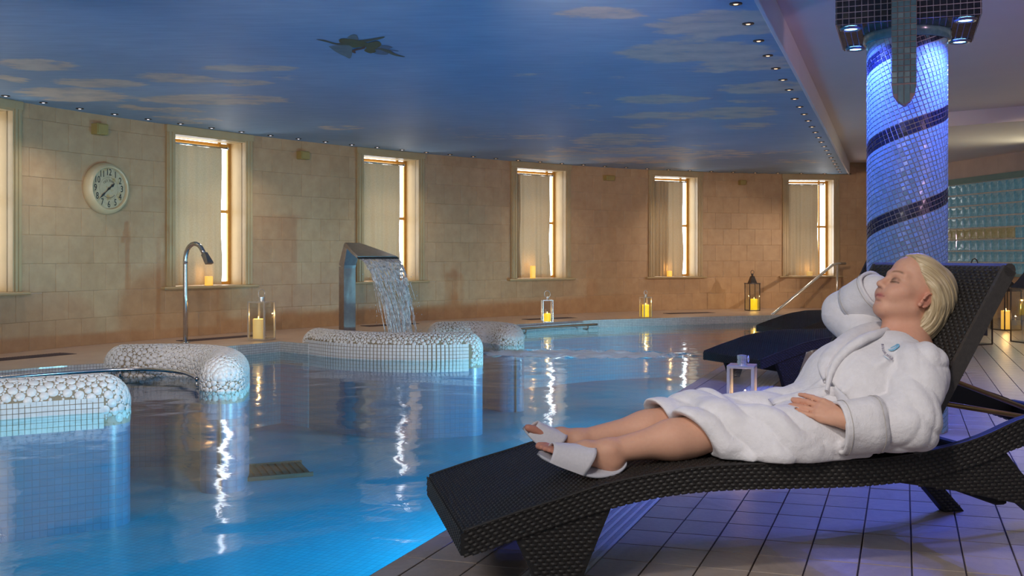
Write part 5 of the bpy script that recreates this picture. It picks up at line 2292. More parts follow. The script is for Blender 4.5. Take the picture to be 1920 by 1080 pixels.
# ------------------------------------------------------------------ mosaic column with its blue lamps
CX, CY, CR = 2.24, 5.75, 0.212
CAPZ = 2.24
CANG = math.atan2(DP[1], DP[0])
col = empty('column', (CX, CY, 0), CANG)
tag(col, kind='structure')
M['col_grout'] = pm('pale_column_grout', (0.50, 0.46, 0.52), None, 30, 0.7)


def tile_glass(name, c1, c2, rough=0.34):
    m, nt, b = new_mat(name)
    geo = N(nt, 'ShaderNodeNewGeometry')
    wn = N(nt, 'ShaderNodeTexWhiteNoise')
    sn = N(nt, 'ShaderNodeVectorMath', operation='SNAP')
    sn.inputs[1].default_value = (0.02, 0.02, 0.02)
    L(nt, geo.outputs['Position'], sn.inputs[0])
    n = noise(nt, 30, 2)
    r = ramp(nt, n.outputs[0], [(0.3, c1), (0.7, c2)])
    L(nt, r.outputs[0], b.inputs['Base Color'])
    b.inputs['Roughness'].default_value = rough
    b.inputs['Coat Weight'].default_value = 0.15
    n2 = noise(nt, 80, 2)
    L(nt, bump(nt, n2.outputs[0], 0.06, 0.004).outputs[0], b.inputs['Normal'])
    return m


M['tile_blue'] = tile_glass('blue_glass_tile', (0.22, 0.38, 0.47), (0.28, 0.45, 0.54))
M['tile_navy'] = tile_glass('navy_glass_tile', (0.006, 0.010, 0.028), (0.012, 0.016, 0.045))
M['tile_teal'] = tile_glass('teal_glass_tile', (0.07, 0.17, 0.18), (0.11, 0.23, 0.24), 0.22)
M['tile_black'] = tile_glass('black_glass_tile', (0.010, 0.013, 0.020), (0.022, 0.026, 0.034), 0.12)
mb = MB()
mb.lathe([(CR - 0.001, 0), (CR - 0.001, CAPZ)], 64, caps=False)
mb.build('shaft', M['col_grout'], col, True)
light, dark = MB(), MB()
circ = 2 * math.pi * CR
pitch = 0.463
al = math.atan(pitch / circ)
NR = 17
th = pitch * math.cos(al) / NR
rg = np.random.default_rng(9)
wmax = (CAPZ + 0.5) / math.sin(al)
jt = 0.0016
for r in range(NR):
    for i in range(int(-1.2 / th), int(wmax / th)):
        w, h = (i + 0.5) * th, (r + 0.5) * th
        z = w * math.sin(al) + h * math.cos(al) - 0.134
        if z < 0.012 or z > CAPZ - 0.01:
            continue
        tilt = rg.normal(0, 0.0004, 2)
        vs = []
        for rr, ins in ((CR - 0.001, 0), (CR + 0.0035, 0.0014)):
            for k, (a, b) in enumerate(((-1, -1), (1, -1), (1, 1), (-1, 1))):
                ww, hh = w + a * (th / 2 - jt - ins), h + b * (th / 2 - jt - ins)
                s = ww * math.cos(al) - hh * math.sin(al)
                zz = ww * math.sin(al) + hh * math.cos(al) - 0.134
                an = s / CR + 2.1
                r2 = rr + (tilt[0] * a + tilt[1] * b if ins else 0)
                vs.append((r2 * math.cos(an), r2 * math.sin(an), zz))
        (dark if r in (7, 8, 9) else light).add(vs, [(4, 5, 6, 7), (0, 1, 5, 4), (1, 2, 6, 5), (2, 3, 7, 6), (3, 0, 4, 7)])
tag(light.build('blue_mosaic', M['tile_blue'], col), kind='stuff')
tag(dark.build('navy_mosaic_band', M['tile_navy'], col), kind='stuff')
# cap
HB = 0.36
mb = MB()
mb.box((-HB, -HB, CAPZ), (HB, HB, TOP_Z))
cap = mb.build('cap', M['col_grout'], col)
mb = MB()
mb.lathe([(CR + 0.006, CAPZ - 0.055), (CR + 0.022, CAPZ - 0.05), (CR + 0.022, CAPZ)], 48, caps=False)
mb.build('collar_ring', M['tile_teal'], col, True)
ct = 0.0327
NC = 22


def square_tile(w, d=0.004, j=0.0017):
    mb = MB()
    a, b = w / 2 - j, w / 2 - j - 0.0015
    vs = [(-a, 0, -a), (a, 0, -a), (a, 0, a), (-a, 0, a), (-b, -d, -b), (b, -d, -b), (b, -d, b), (-b, -d, b)]
    mb.add(vs, [(4, 5, 6, 7), (0, 1, 5, 4), (1, 2, 6, 5), (2, 3, 7, 6), (3, 0, 4, 7)])
    return mb


proto_b = None
restc = MB()
for face in range(4):
    Mr = Matrix.Rotation(face * math.pi / 2, 4, 'Z')
    for i in range(NC):
        for k in range(17):
            p = Mr @ Vector((-HB + (i + 0.5) * ct, -HB - 0.0005, CAPZ + (k + 0.5) * ct))
            if face == 0 and k < 7:
                if proto_b is None:
                    proto_b = square_tile(ct).build('cap_tile', M['tile_black'], col)
                    o = proto_b
                else:
                    o = proto_b.copy()
                    COL.objects.link(o)
                o.location = p
                o.rotation_euler = (rg.normal(0, 0.02), rg.normal(0, 0.01), face * math.pi / 2 + rg.normal(0, 0.02))
            else:
                t = square_tile(ct)
                restc.add([tuple(Mr @ Vector(v) + p) for v in t.v], t.f)
# underside
for i in range(NC):
    for k in range(NC):
        x, y = -HB + (i + 0.5) * ct, -HB + (k + 0.5) * ct
        if math.hypot(x, y) < CR + 0.02:
            continue
        t = square_tile(ct)
        Mx = Matrix.Translation((x, y, CAPZ - 0.0005)) @ Matrix.Rotation(R(90), 4, 'X')
        restc.add([tuple(Mx @ Vector(v)) for v in t.v], t.f)
tag(restc.build('cap_tiling', M['tile_black'], col), kind='stuff')
# hanging tongue on the front of the cap
TW2, TZ = 0.0625, 1.775
tx = -0.015
mb = MB()
tip = [(tx - TW2, TZ + 0.11), (tx - TW2 * 0.88, TZ + 0.06), (tx - TW2 * 0.5, TZ + 0.02), (tx, TZ), (tx + TW2 * 0.5, TZ + 0.02), (tx + TW2 * 0.88, TZ + 0.06), (tx + TW2, TZ + 0.11), (tx + TW2, TOP_Z), (tx - TW2, TOP_Z)]
n = len(tip)
y0, y1 = -HB - 0.075, -HB - 0.012
mb.add([(x, y0, z) for x, z in tip] + [(x, y1, z) for x, z in tip], [tuple(range(n)), tuple(range(2 * n - 1, n - 1, -1))] + [(k, n + k, n + (k + 1) % n, (k + 1) % n) for k in range(n)])
tongue = mb.build('tongue', pm('salmon_grout', (0.42, 0.30, 0.27), None, 30, 0.7), col)
tt = TW2 * 2 / 4
pt_ = None
for i in range(4):
    k = 0
    z = TZ + 0.115
    while z < 2.56:
        if pt_ is None:
            pt_ = square_tile(tt, 0.004, 0.0013).build('tongue_tile', M['tile_teal'], tongue)
            o = pt_
        else:
            o = pt_.copy()
            COL.objects.link(o)
        o.location = (tx - TW2 + (i + 0.5) * tt, y0 - 0.0005, z + tt / 2)
        o.rotation_euler = (rg.normal(0, 0.02), 0, rg.normal(0, 0.02))
        z += tt
# tip tiles cut to the rounded end
mt = MB()
for pl in ([(tx - TW2 + 0.003, TZ + 0.105), (tx - TW2 * 0.86, TZ + 0.062), (tx - TW2 * 0.52, TZ + 0.062), (tx - TW2 * 0.52, TZ + 0.108)], [(tx - TW2 * 0.47, TZ + 0.108), (tx - TW2 * 0.47, TZ + 0.022), (tx - 0.002, TZ + 0.005), (tx - 0.002, TZ + 0.108)]):
    for sgn in (1, -1):
        q = [(tx + (x - tx) * sgn, z) for x, z in pl]
        mt.add([(x, y0 - 0.004, z) for x, z in q], [tuple(range(4)) if sgn > 0 else (3, 2, 1, 0)])
mt.build('tip_tile', M['tile_teal'], tongue)
# blue spots under the cap corners
for i, (sx_, sy_) in enumerate(((-1, -1), (1, -1), (1, 1), (-1, 1))):
    lx, ly = sx_ * HB * 0.80, sy_ * HB * 0.80
    wx = CX + lx * math.cos(CANG) - ly * math.sin(CANG)
    wy = CY + lx * math.sin(CANG) + ly * math.cos(CANG)
    e = empty('blue_spot', (wx, wy, CAPZ - 0.006), CANG)
    tag(e, ('blue spot lamp under the column cap, front left corner', 'blue spot lamp under the column cap, front right corner', 'blue spot lamp under the column cap, back right corner', 'blue spot lamp under the column cap, back left corner')[i], 'light', 'blue lamps under the column cap')
    mb = MB()
    mb.lathe([(0.036, -0.004), (0.040, -0.011), (0.056, -0.010), (0.060, 0.0)], 24, caps=False)
    mb.build('ring', M['white_lens_ring'], e, True)
    mb = MB()
    mb.lathe([(0.0008, -0.008), (0.02, -0.007), (0.037, -0.004)], 20, caps=False)
    mb.build('lens', M['blue_lens'], e, True)
    lp = lamp('blue_lamp', 'SPOT', (0, 0, -0.02), (0.09, 0.15, 1.0), BLUE_W, None, spot_size=R(150), spot_blend=0.7, shadow_soft_size=0.03)
    lp.parent = e
# ------------------------------------------------------------------ distance-field modelling for body and cloth
class Field:
    def __init__(self, lo, hi, h):
        self.lo = np.array(lo, np.float32)
        self.h = h
        self.n = np.ceil((np.array(hi) - np.array(lo)) / h).astype(int) + 1
        self.f = np.full(self.n, 1.0, np.float32)
        self.ax = [self.lo[i] + h * np.arange(self.n[i], dtype=np.float32) for i in range(3)]

    def sub(self, lo, hi):
        i0 = np.maximum(np.floor((np.array(lo) - self.lo) / self.h).astype(int), 0)
        i1 = np.minimum(np.ceil((np.array(hi) - self.lo) / self.h).astype(int) + 1, self.n)
        if (i1 <= i0).any():
            return None
        sl = tuple(slice(a, b) for a, b in zip(i0, i1))
        x = self.ax[0][sl[0]][:, None, None]
        y = self.ax[1][sl[1]][None, :, None]
        z = self.ax[2][sl[2]][None, None, :]
        return sl, x, y, z

    def union(self, fn, lo, hi, k=0.01):
        m = k + 2.5 * self.h
        r = self.sub(np.array(lo) - m, np.array(hi) + m)
        if r is None:
            return
        sl, x, y, z = r
        d = fn(x, y, z).astype(np.float32)
        a = self.f[sl]
        if k <= 0:
            self.f[sl] = np.minimum(a, d)
        else:
            hh = np.clip(0.5 + 0.5 * (a - d) / k, 0, 1)
            self.f[sl] = a + (d - a) * hh - k * hh * (1 - hh)

    def cut(self, fn, lo, hi, k=0.005):
        m = k + 2 * self.h
        r = self.sub(np.array(lo) - m, np.array(hi) + m)
        if r is None:
            return
        sl, x, y, z = r
        d = -fn(x, y, z).astype(np.float32)
        a = self.f[sl]
        hh = np.clip(0.5 - 0.5 * (a - d) / k, 0, 1)
        self.f[sl] = a + (d - a) * hh + k * hh * (1 - hh)

    def add(self, fn, lo, hi):
        r = self.sub(lo, hi)
        if r is None:
            return
        sl, x, y, z = r
        self.f[sl] += fn(x, y, z).astype(np.float32)

    # --- shapes
    def cone(self, p, q, r1, r2, k=0.01, cut=False, sq=None):
        p, q = np.array(p, np.float32), np.array(q, np.float32)
        d = q - p
        L2 = float(d @ d)

        def fn(x, y, z):
            t = np.clip(((x - p[0]) * d[0] + (y - p[1]) * d[1] + (z - p[2]) * d[2]) / L2, 0, 1)
            return np.sqrt((x - p[0] - t * d[0]) ** 2 + (y - p[1] - t * d[1]) ** 2 + (z - p[2] - t * d[2]) ** 2) - (r1 + t * (r2 - r1))
        R_ = max(r1, r2)
        (self.cut if cut else self.union)(fn, np.minimum(p, q) - R_, np.maximum(p, q) + R_, k)

    def ball(self, c, r, k=0.01, cut=False):
        c = np.array(c, np.float32)
        fn = lambda x, y, z: np.sqrt((x - c[0]) ** 2 + (y - c[1]) ** 2 + (z - c[2]) ** 2) - r
        (self.cut if cut else self.union)(fn, c - r, c + r, k)

    def ell(self, c, rad, A=None, k=0.01, cut=False):
        """ellipsoid; rows of A are its axes"""
        c = np.array(c, np.float32)
        A = np.eye(3) if A is None else np.array(A, float)
        rad = np.array(rad, float)

        def fn(x, y, z):
            dx, dy, dz = x - c[0], y - c[1], z - c[2]
            k0 = 0
            k1 = 0
            for i in range(3):
                u = A[i][0] * dx + A[i][1] * dy + A[i][2] * dz
                k0 = k0 + (u / rad[i]) ** 2
                k1 = k1 + (u / rad[i] ** 2) ** 2
            k0 = np.sqrt(k0)
            k1 = np.sqrt(k1) + 1e-6
            return np.where(k0 < 1e-3, -rad.min(), k0 * (k0 - 1.0) / k1)
        ext = np.sqrt(((A.T * rad) ** 2).sum(1))
        (self.cut if cut else self.union)(fn, c - ext, c + ext, k)

    def sample(self, p):
        g = (np.array(p) - self.lo) / self.h
        i = np.floor(g).astype(int)
        if (i < 0).any() or (i >= self.n - 1).any():
            return 1.0
        t = g - i
        c = self.f[i[0]:i[0] + 2, i[1]:i[1] + 2, i[2]:i[2] + 2]
        c = c[0] * (1 - t[0]) + c[1] * t[0]
        c = c[0] * (1 - t[1]) + c[1] * t[1]
        return float(c[0] * (1 - t[2]) + c[1] * t[2])

    def grad(self, p):
        e = self.h
        p = np.array(p, float)
        g = np.array([self.sample(p + e * np.eye(3)[i]) - self.sample(p - e * np.eye(3)[i]) for i in range(3)])
        return g / (np.linalg.norm(g) + 1e-9)

    def mesh(self, smooth=2):
        f = self.f
        ins = f < 0
        n = self.n
        c = [ins[i:n[0] - 1 + i, j:n[1] - 1 + j, k:n[2] - 1 + k] for i in (0, 1) for j in (0, 1) for k in (0, 1)]
        anyc = c[0] | c[1] | c[2] | c[3] | c[4] | c[5] | c[6] | c[7]
        allc = c[0] & c[1] & c[2] & c[3] & c[4] & c[5] & c[6] & c[7]
        act = np.argwhere(anyc & ~allc)
        del anyc, allc, c
        idx = -np.ones(n - 1, np.int32)
        idx[tuple(act.T)] = np.arange(len(act))
        off = [(i, j, k) for i in (0, 1) for j in (0, 1) for k in (0, 1)]
        val = np.stack([f[act[:, 0] + o[0], act[:, 1] + o[1], act[:, 2] + o[2]] for o in off], 1)
        acc = np.zeros((len(act), 3))
        cnt = np.zeros(len(act))
        for a in range(8):
            for b in range(a + 1, 8):
                d = np.array(off[b]) - np.array(off[a])
                if np.abs(d).sum() != 1:
                    continue
                m = (val[:, a] < 0) != (val[:, b] < 0)
                t = val[m, a] / (val[m, a] - val[m, b])
                acc[m] += np.array(off[a]) + t[:, None] * d
                cnt[m] += 1
        v = (act + acc / cnt[:, None]) * self.h + self.lo
        quads = []
        for ax in range(3):
            s0 = [slice(None)] * 3
            s1 = [slice(None)] * 3
            s0[ax] = slice(0, n[ax] - 1)
            s1[ax] = slice(1, n[ax])
            A, B = ins[tuple(s0)], ins[tuple(s1)]
            e = np.argwhere(A != B)
            o1, o2 = [(1, 2), (2, 0), (0, 1)][ax]
            ok = (e[:, o1] > 0) & (e[:, o2] > 0) & (e[:, o1] < n[o1] - 1) & (e[:, o2] < n[o2] - 1)
            e = e[ok]
            flip = A[tuple(e.T)]
            def cid(d1, d2):
                q = e.copy()
                q[:, o1] -= d1
                q[:, o2] -= d2
                return idx[tuple(q.T)]
            q = np.stack([cid(1, 1), cid(0, 1), cid(0, 0), cid(1, 0)], 1)
            q[~flip] = q[~flip][:, ::-1]
            quads.append(q)
        q = np.concatenate(quads)
        q = q[(q >= 0).all(1)]
        for _ in range(smooth):
            s = np.zeros_like(v)
            w = np.zeros(len(v))
            for a, b in ((0, 1), (1, 2), (2, 3), (3, 0)):
                np.add.at(s, q[:, a], v[q[:, b]])
                np.add.at(s, q[:, b], v[q[:, a]])
                np.add.at(w, q[:, a], 1)
                np.add.at(w, q[:, b], 1)
            v = 0.45 * v + 0.55 * s / np.maximum(w, 1)[:, None]
        return v, q


def nrm(a):
    a = np.array(a, float)
    return a / np.linalg.norm(a)


# person frame = lounger frame: s along the lounger, v across it, z up
HC = np.array([1.560, 0.285, 0.846])
HU = nrm([0.50, 0.03, 0.866])
HF0 = nrm(np.array([-0.866, -0.01, 0.50]))
HF0 = nrm(HF0 - HU * (HF0 @ HU))
HL0 = np.cross(HU, HF0)              # her left, towards the viewer
if HL0[1] > 0:
    HL0 = -HL0
TURN = R(-4)
HF = HF0 * math.cos(TURN) + HL0 * math.sin(TURN)
HL = HL0 * math.cos(TURN) - HF0 * math.sin(TURN)
HA = np.stack([HL, HF, HU])          # rows: x left, y forward, z up
HS = 1.02


def hp(x, y, z):
    return HC + (HL * x + HF * y + HU * z) * HS


def head_local(v):
    return ((v - HC) @ HA.T) / HS


def hand(F, W, d, n, tipdrop, sgn=1, splay=0.05):
    """W wrist, d finger direction, n back-of-hand normal; index side is cross(d, n)*sgn"""
    d = nrm(d)
    n = nrm(n - d * (np.array(n) @ d))
    w = np.cross(d, n) * sgn
    A = np.stack([d, w, n])
    F.ell(W + d * 0.048 + n * 0.000, (0.052, 0.037, 0.0165), A, 0.012)
    F.ell(W + d * 0.068, (0.028, 0.040, 0.0135), A, 0.012)
    F.cone(W - d * 0.03, W + d * 0.03, 0.026, 0.024, 0.02)
    for i, (o, ln, r) in enumerate(((0.029, 0.080, 0.0086), (0.0098, 0.088, 0.0088), (-0.0098, 0.083, 0.0084), (-0.0285, 0.066, 0.0074))):
        k0 = W + d * (0.086 - 0.004 * abs(i - 1.2)) + w * o + n * 0.003
        dd = nrm(d + w * splay * (1.2 - i))
        a = k0 + nrm(dd - n * tipdrop[0]) * ln * 0.44
        b = a + nrm(dd - n * tipdrop[1]) * ln * 0.31
        c = b + nrm(dd - n * tipdrop[2]) * ln * 0.25
        F.ball(k0 + n * 0.001, r * 1.22, 0.006)
        F.cone(W + d * 0.03 + w * o * 0.6 + n * 0.009, k0 + n * 0.005, 0.004, 0.0058, 0.006)
        F.cone(k0, a, r * 1.06, r, 0.0025)
        F.cone(a, b, r * 1.03, r * 0.92, 0.0025)
        F.cone(b, c, r * 0.93, r * 0.80, 0.0025)
    t0 = W + d * 0.020 + w * 0.022 - n * 0.010
    t1 = t0 + nrm(d * 0.86 + w * 0.34 - n * 0.36) * 0.042
    t2 = t1 + nrm(d * 0.97 + w * 0.05 - n * 0.20) * 0.030
    t3 = t2 + nrm(d * 0.98 - w * 0.06 - n * 0.12) * 0.022
    F.cone(t0, t1, 0.015, 0.0115, 0.012)
    F.cone(t1, t2, 0.0108, 0.0098, 0.003)
    F.cone(t2, t3, 0.0098, 0.0078, 0.003)


HAND_W = np.array([1.176, 0.030, 0.487])
HAND_D = np.array([-0.134, 0.148, 0.054])
HAND_N = np.array([-0.40, -0.62, 0.66])


def make_body():
    F = Field((0.20, -0.12, 0.30), (1.80, 0.66, 1.02), 0.0033)
    S = HS
    # --- head
    F.ell(hp(0, -0.020, 0.030), np.array((0.074, 0.094, 0.086)) * S, HA, 0.01)
    F.ell(hp(0, 0.024, -0.025), np.array((0.062, 0.066, 0.088)) * S, HA, 0.03)
    F.ell(hp(0, 0.030, 0.055), np.array((0.060, 0.056, 0.052)) * S, HA, 0.03)
    F.ball(hp(0, 0.066, -0.094), 0.020 * S, 0.03)
    for sx in (1, -1):
        F.ball(hp(0.041 * sx, 0.050, -0.026), 0.026 * S, 0.025)
        F.cone(hp(0.050 * sx, 0.000, -0.058), hp(0.016 * sx, 0.064, -0.095), 0.018 * S, 0.016 * S, 0.028)
        F.cone(hp(0.012 * sx, 0.085, 0.020), hp(0.046 * sx, 0.067, 0.020), 0.012 * S, 0.010 * S, 0.016)
        F.ball(hp(0.026 * sx, 0.070, -0.045), 0.026 * S, 0.02)
    for sx in (1, -1):
        F.ell(hp(0.032 * sx, 0.095, -0.004), np.array((0.018, 0.014, 0.012)) * S, HA, 0.010, True)
    F.cone(hp(0, 0.087, 0.010), hp(0, 0.106, -0.026), 0.0085 * S, 0.0100 * S, 0.013)
    F.ball(hp(0, 0.109, -0.0295), 0.0100 * S, 0.008)
    for sx in (1, -1):
        F.ball(hp(0.0115 * sx, 0.097, -0.0345), 0.0080 * S, 0.006)
        F.ball(hp(0.0065 * sx, 0.104, -0.0420), 0.0035 * S, 0.003, True)
        F.ell(hp(0.031 * sx, 0.081, -0.005), np.array((0.0175, 0.0115, 0.0130)) * S, HA, 0.004)
    # lips
    F.ball(hp(0, 0.078, -0.064), 0.019 * S, 0.018)
    for sx in (1, -1):
        F.cone(hp(0.005 * sx, 0.0940, -0.0590), hp(0.024 * sx, 0.082, -0.0650), 0.0046 * S, 0.0024 * S, 0.005)
        F.cone(hp(0.000 * sx, 0.0915, -0.0700), hp(0.021 * sx, 0.082, -0.0665), 0.0056 * S, 0.0026 * S, 0.005)
    F.cone(hp(-0.024, 0.087, -0.0650), hp(0.024, 0.087, -0.0650), 0.0014, 0.0014, 0.002, True)
    F.cone(hp(0, 0.0965, -0.0645), hp(0.001, 0.0965, -0.0645), 0.0016, 0.0016, 0.002, True)
    F.ell(hp(0, 0.090, -0.0820), np.array((0.016, 0.006, 0.004)) * S, HA, 0.008, True)
    # ears
    for sx in (1, -1):
        ex = nrm(HL * 0.90 * sx - HF * 0.42)
        zz = nrm(HU - HF * 0.42)
        zz = nrm(zz - ex * (zz @ ex))
        yy = np.cross(zz, ex)
        if yy @ HF < 0:
            yy = -yy
        EA = np.stack([ex, yy, zz])
        c = hp(0.0760 * sx, -0.012, -0.022)
        F.ell(c, (0.0060, 0.017, 0.028), EA, 0.006)
        ring = [c + ex * 0.0065 - yy * 0.0165 * math.cos(a) + zz * 0.0275 * math.sin(a) for a in np.linspace(R(-60), R(200), 17)]
        for a, b in zip(ring[:-1], ring[1:]):
            F.cone(a, b, 0.0036, 0.0036, 0.002)
        F.ell(c + ex * 0.009 + yy * 0.003 - zz * 0.002, (0.0065, 0.009, 0.015), EA, 0.003, True)
        inner = [c + ex * 0.0045 - yy * (0.008 * math.cos(a) + 0.001) + zz * (0.016 * math.sin(a) + 0.002) for a in np.linspace(R(-50), R(120), 9)]
        for a, b in zip(inner[:-1], inner[1:]):
            F.cone(a, b, 0.0026, 0.0026, 0.003)
        F.ball(c + EA[2] * -0.028 + EA[1] * 0.006, 0.0075, 0.006)
        F.ball(c + EA[1] * 0.014 + EA[2] * -0.004 + ex * 0.004, 0.005, 0.004)
    # --- neck, shoulders, chest
    NB = np.array([1.530, 0.272, 0.680])
    F.cone(hp(0, -0.030, -0.050), NB, 0.054, 0.060, 0.03)
    F.cone(hp(0, 0.018, -0.075), NB + np.array([-0.06, 0, -0.02]), 0.030, 0.036, 0.03)
    F.cone(hp(0.030, -0.03, -0.04), NB + np.array([-0.055, 0.012, -0.012]), 0.014, 0.010, 0.016)
    NS, FS = np.array([1.475, 0.098, 0.622]), np.array([1.530, 0.440, 0.650])
    F.cone(NS, NB + (0, -0.04, -0.02), 0.052, 0.05, 0.05)
    F.cone(FS, NB + (0, 0.04, -0.02), 0.052, 0.05, 0.05)
    F.cone(NB + (-0.02, 0, -0.05), (1.37, 0.27, 0.545), 0.095, 0.115, 0.05)
    F.cone((1.37, 0.27, 0.545), (1.24, 0.27, 0.455), 0.105, 0.085, 0.05)
    F.ell((1.22, 0.26, 0.445), (0.10, 0.15, 0.070), None, 0.04)
    # --- arms
    EL = np.array([1.378, 0.018, 0.472])
    WR = np.array([1.176, 0.030, 0.487])
    F.cone(NS, EL, 0.050, 0.041, 0.03)
    F.cone(EL, EL * 0.65 + WR * 0.35, 0.041, 0.037, 0.02)
    F.cone(EL * 0.65 + WR * 0.35, WR, 0.037, 0.0265, 0.02)
    EF = np.array([1.495, 0.590, 0.765])
    WF = np.array([1.555, 0.445, 0.842])
    F.cone(FS, EF, 0.050, 0.041, 0.03)
    F.cone(EF, WF, 0.040, 0.027, 0.02)

    hand(F, HAND_W, HAND_D, HAND_N, (0.06, 0.24, 0.36), 1, 0.045)
    hand(F, WF, np.array([0.10, -0.16, 0.035]), np.array([0.55, 0.55, 0.5]), (0.15, 0.35, 0.5), -1)
    # --- legs
    for hipv, knee, calf, ank, heel, ball_, rs in (
            (0.165, (0.815, 0.150, 0.452), (0.655, 0.135, 0.424), (0.452, 0.118, 0.398), (0.455, 0.112, 0.371), (0.318, 0.115, 0.402), 1),
            (0.345, (0.800, 0.305, 0.462), (0.630, 0.285, 0.430), (0.405, 0.275, 0.402), (0.408, 0.275, 0.372), (0.302, 0.272, 0.424), -1)):
        hip = np.array((1.20, hipv, 0.440))
        F.cone(hip, knee, 0.068, 0.054, 0.03)
        F.ball(np.array(knee) + (0.0, 0, 0.010), 0.052, 0.02)
        F.cone(knee, calf, 0.055, 0.055, 0.03)
        F.ell(np.array(calf) + (0.03, 0, -0.010), (0.11, 0.052, 0.050), None, 0.03)
        F.cone(calf, ank, 0.052, 0.034, 0.03)
        F.ball(np.array(ank) + (0, -0.020, 0.003), 0.0185, 0.012)
        F.ball(np.array(ank) + (-0.002, 0.022, 0.006), 0.0175, 0.012)
        F.cone(ank, heel, 0.033, 0.030, 0.02)
        F.ball(np.array(heel) + (0.006, 0, 0.0), 0.030, 0.015)
        F.cone(np.array(ank) + (0.02, 0, -0.004), np.array(heel) + (0.018, 0, 0.0), 0.016, 0.016, 0.02)
        mid = (np.array(ank) * 0.45 + np.array(ball_) * 0.55)
        F.cone(ank, mid + (0, 0, 0.004), 0.034, 0.029, 0.02)
        F.cone(heel, np.array(ball_) + (0.01, 0, -0.010), 0.026, 0.018, 0.02)
        fdir = nrm(np.array(ball_) - np.array(heel))
        up = nrm(np.cross(np.cross(fdir, (0, 0, 1)), fdir))
        wv = np.cross(fdir, up)
        A = np.stack([fdir, wv, up])
        F.ell(ball_, (0.045, 0.043, 0.020), A, 0.015)
        F.cone(mid, ball_, 0.028, 0.020, 0.02)
        # toes, big toe inside (towards the other leg)
        for i, (o, ln, r) in enumerate(((0.030, 0.052, 0.0125), (0.010, 0.054, 0.0095), (-0.005, 0.048, 0.0088), (-0.019, 0.041, 0.0082), (-0.032, 0.033, 0.0080))):
            inner = np.array((0, 1, 0)) * rs
            o3 = inner - fdir * (inner @ fdir)
            o3 = nrm(o3) * o
            b0 = np.array(ball_) + o3 + fdir * (0.026 - 0.003 * i) + up * 0.000
            b1 = b0 + nrm(fdir + up * 0.05) * ln * 0.55
            b2 = b1 + nrm(fdir - up * 0.12) * ln * 0.35
            F.cone(b0, b1, r * 1.0, r * 0.92, 0.004)
            F.cone(b1, b2, r * 1.02, r * 0.92, 0.003)
    v, q = F.mesh(2)
    return F, v, q


# the upper body lies nearer the front rail than the legs do
SHIFT = np.array([-0.052, -0.080, 0.010])


def settle(v):
    w = np.clip((v[:, 0] - 0.80) / 0.24, 0, 1)
    w = w * w * (3 - 2 * w)
    return v + w[:, None] * SHIFT


BODYF, bv_, bq_ = make_body()


def skin_mat():
    m, nt, b = new_mat('skin')
    at = N(nt, 'ShaderNodeVertexColor')
    at.layer_name = 'paint'
    n = noise(nt, 90, 3)
    mx = N(nt, 'ShaderNodeMix', data_type='RGBA', blend_type='OVERLAY')
    mx.inputs[0].default_value = 0.08
    L(nt, at.outputs[0], mx.inputs['A'])
    L(nt, n.outputs[0], mx.inputs['B'])
    L(nt, mx.outputs['Result'], b.inputs['Base Color'])
    b.inputs['Roughness'].default_value = 0.55
    b.inputs['Specular IOR Level'].default_value = 0.35
    b.inputs['Subsurface Weight'].default_value = 0.12
    b.inputs['Subsurface Radius'].default_value = (0.012, 0.004, 0.002)
    b.inputs['Subsurface Scale'].default_value = 0.6
    n2 = noise(nt, 300, 2)
    L(nt, bump(nt, n2.outputs[0], 0.08, 0.002).outputs[0], b.inputs['Normal'])
    return m


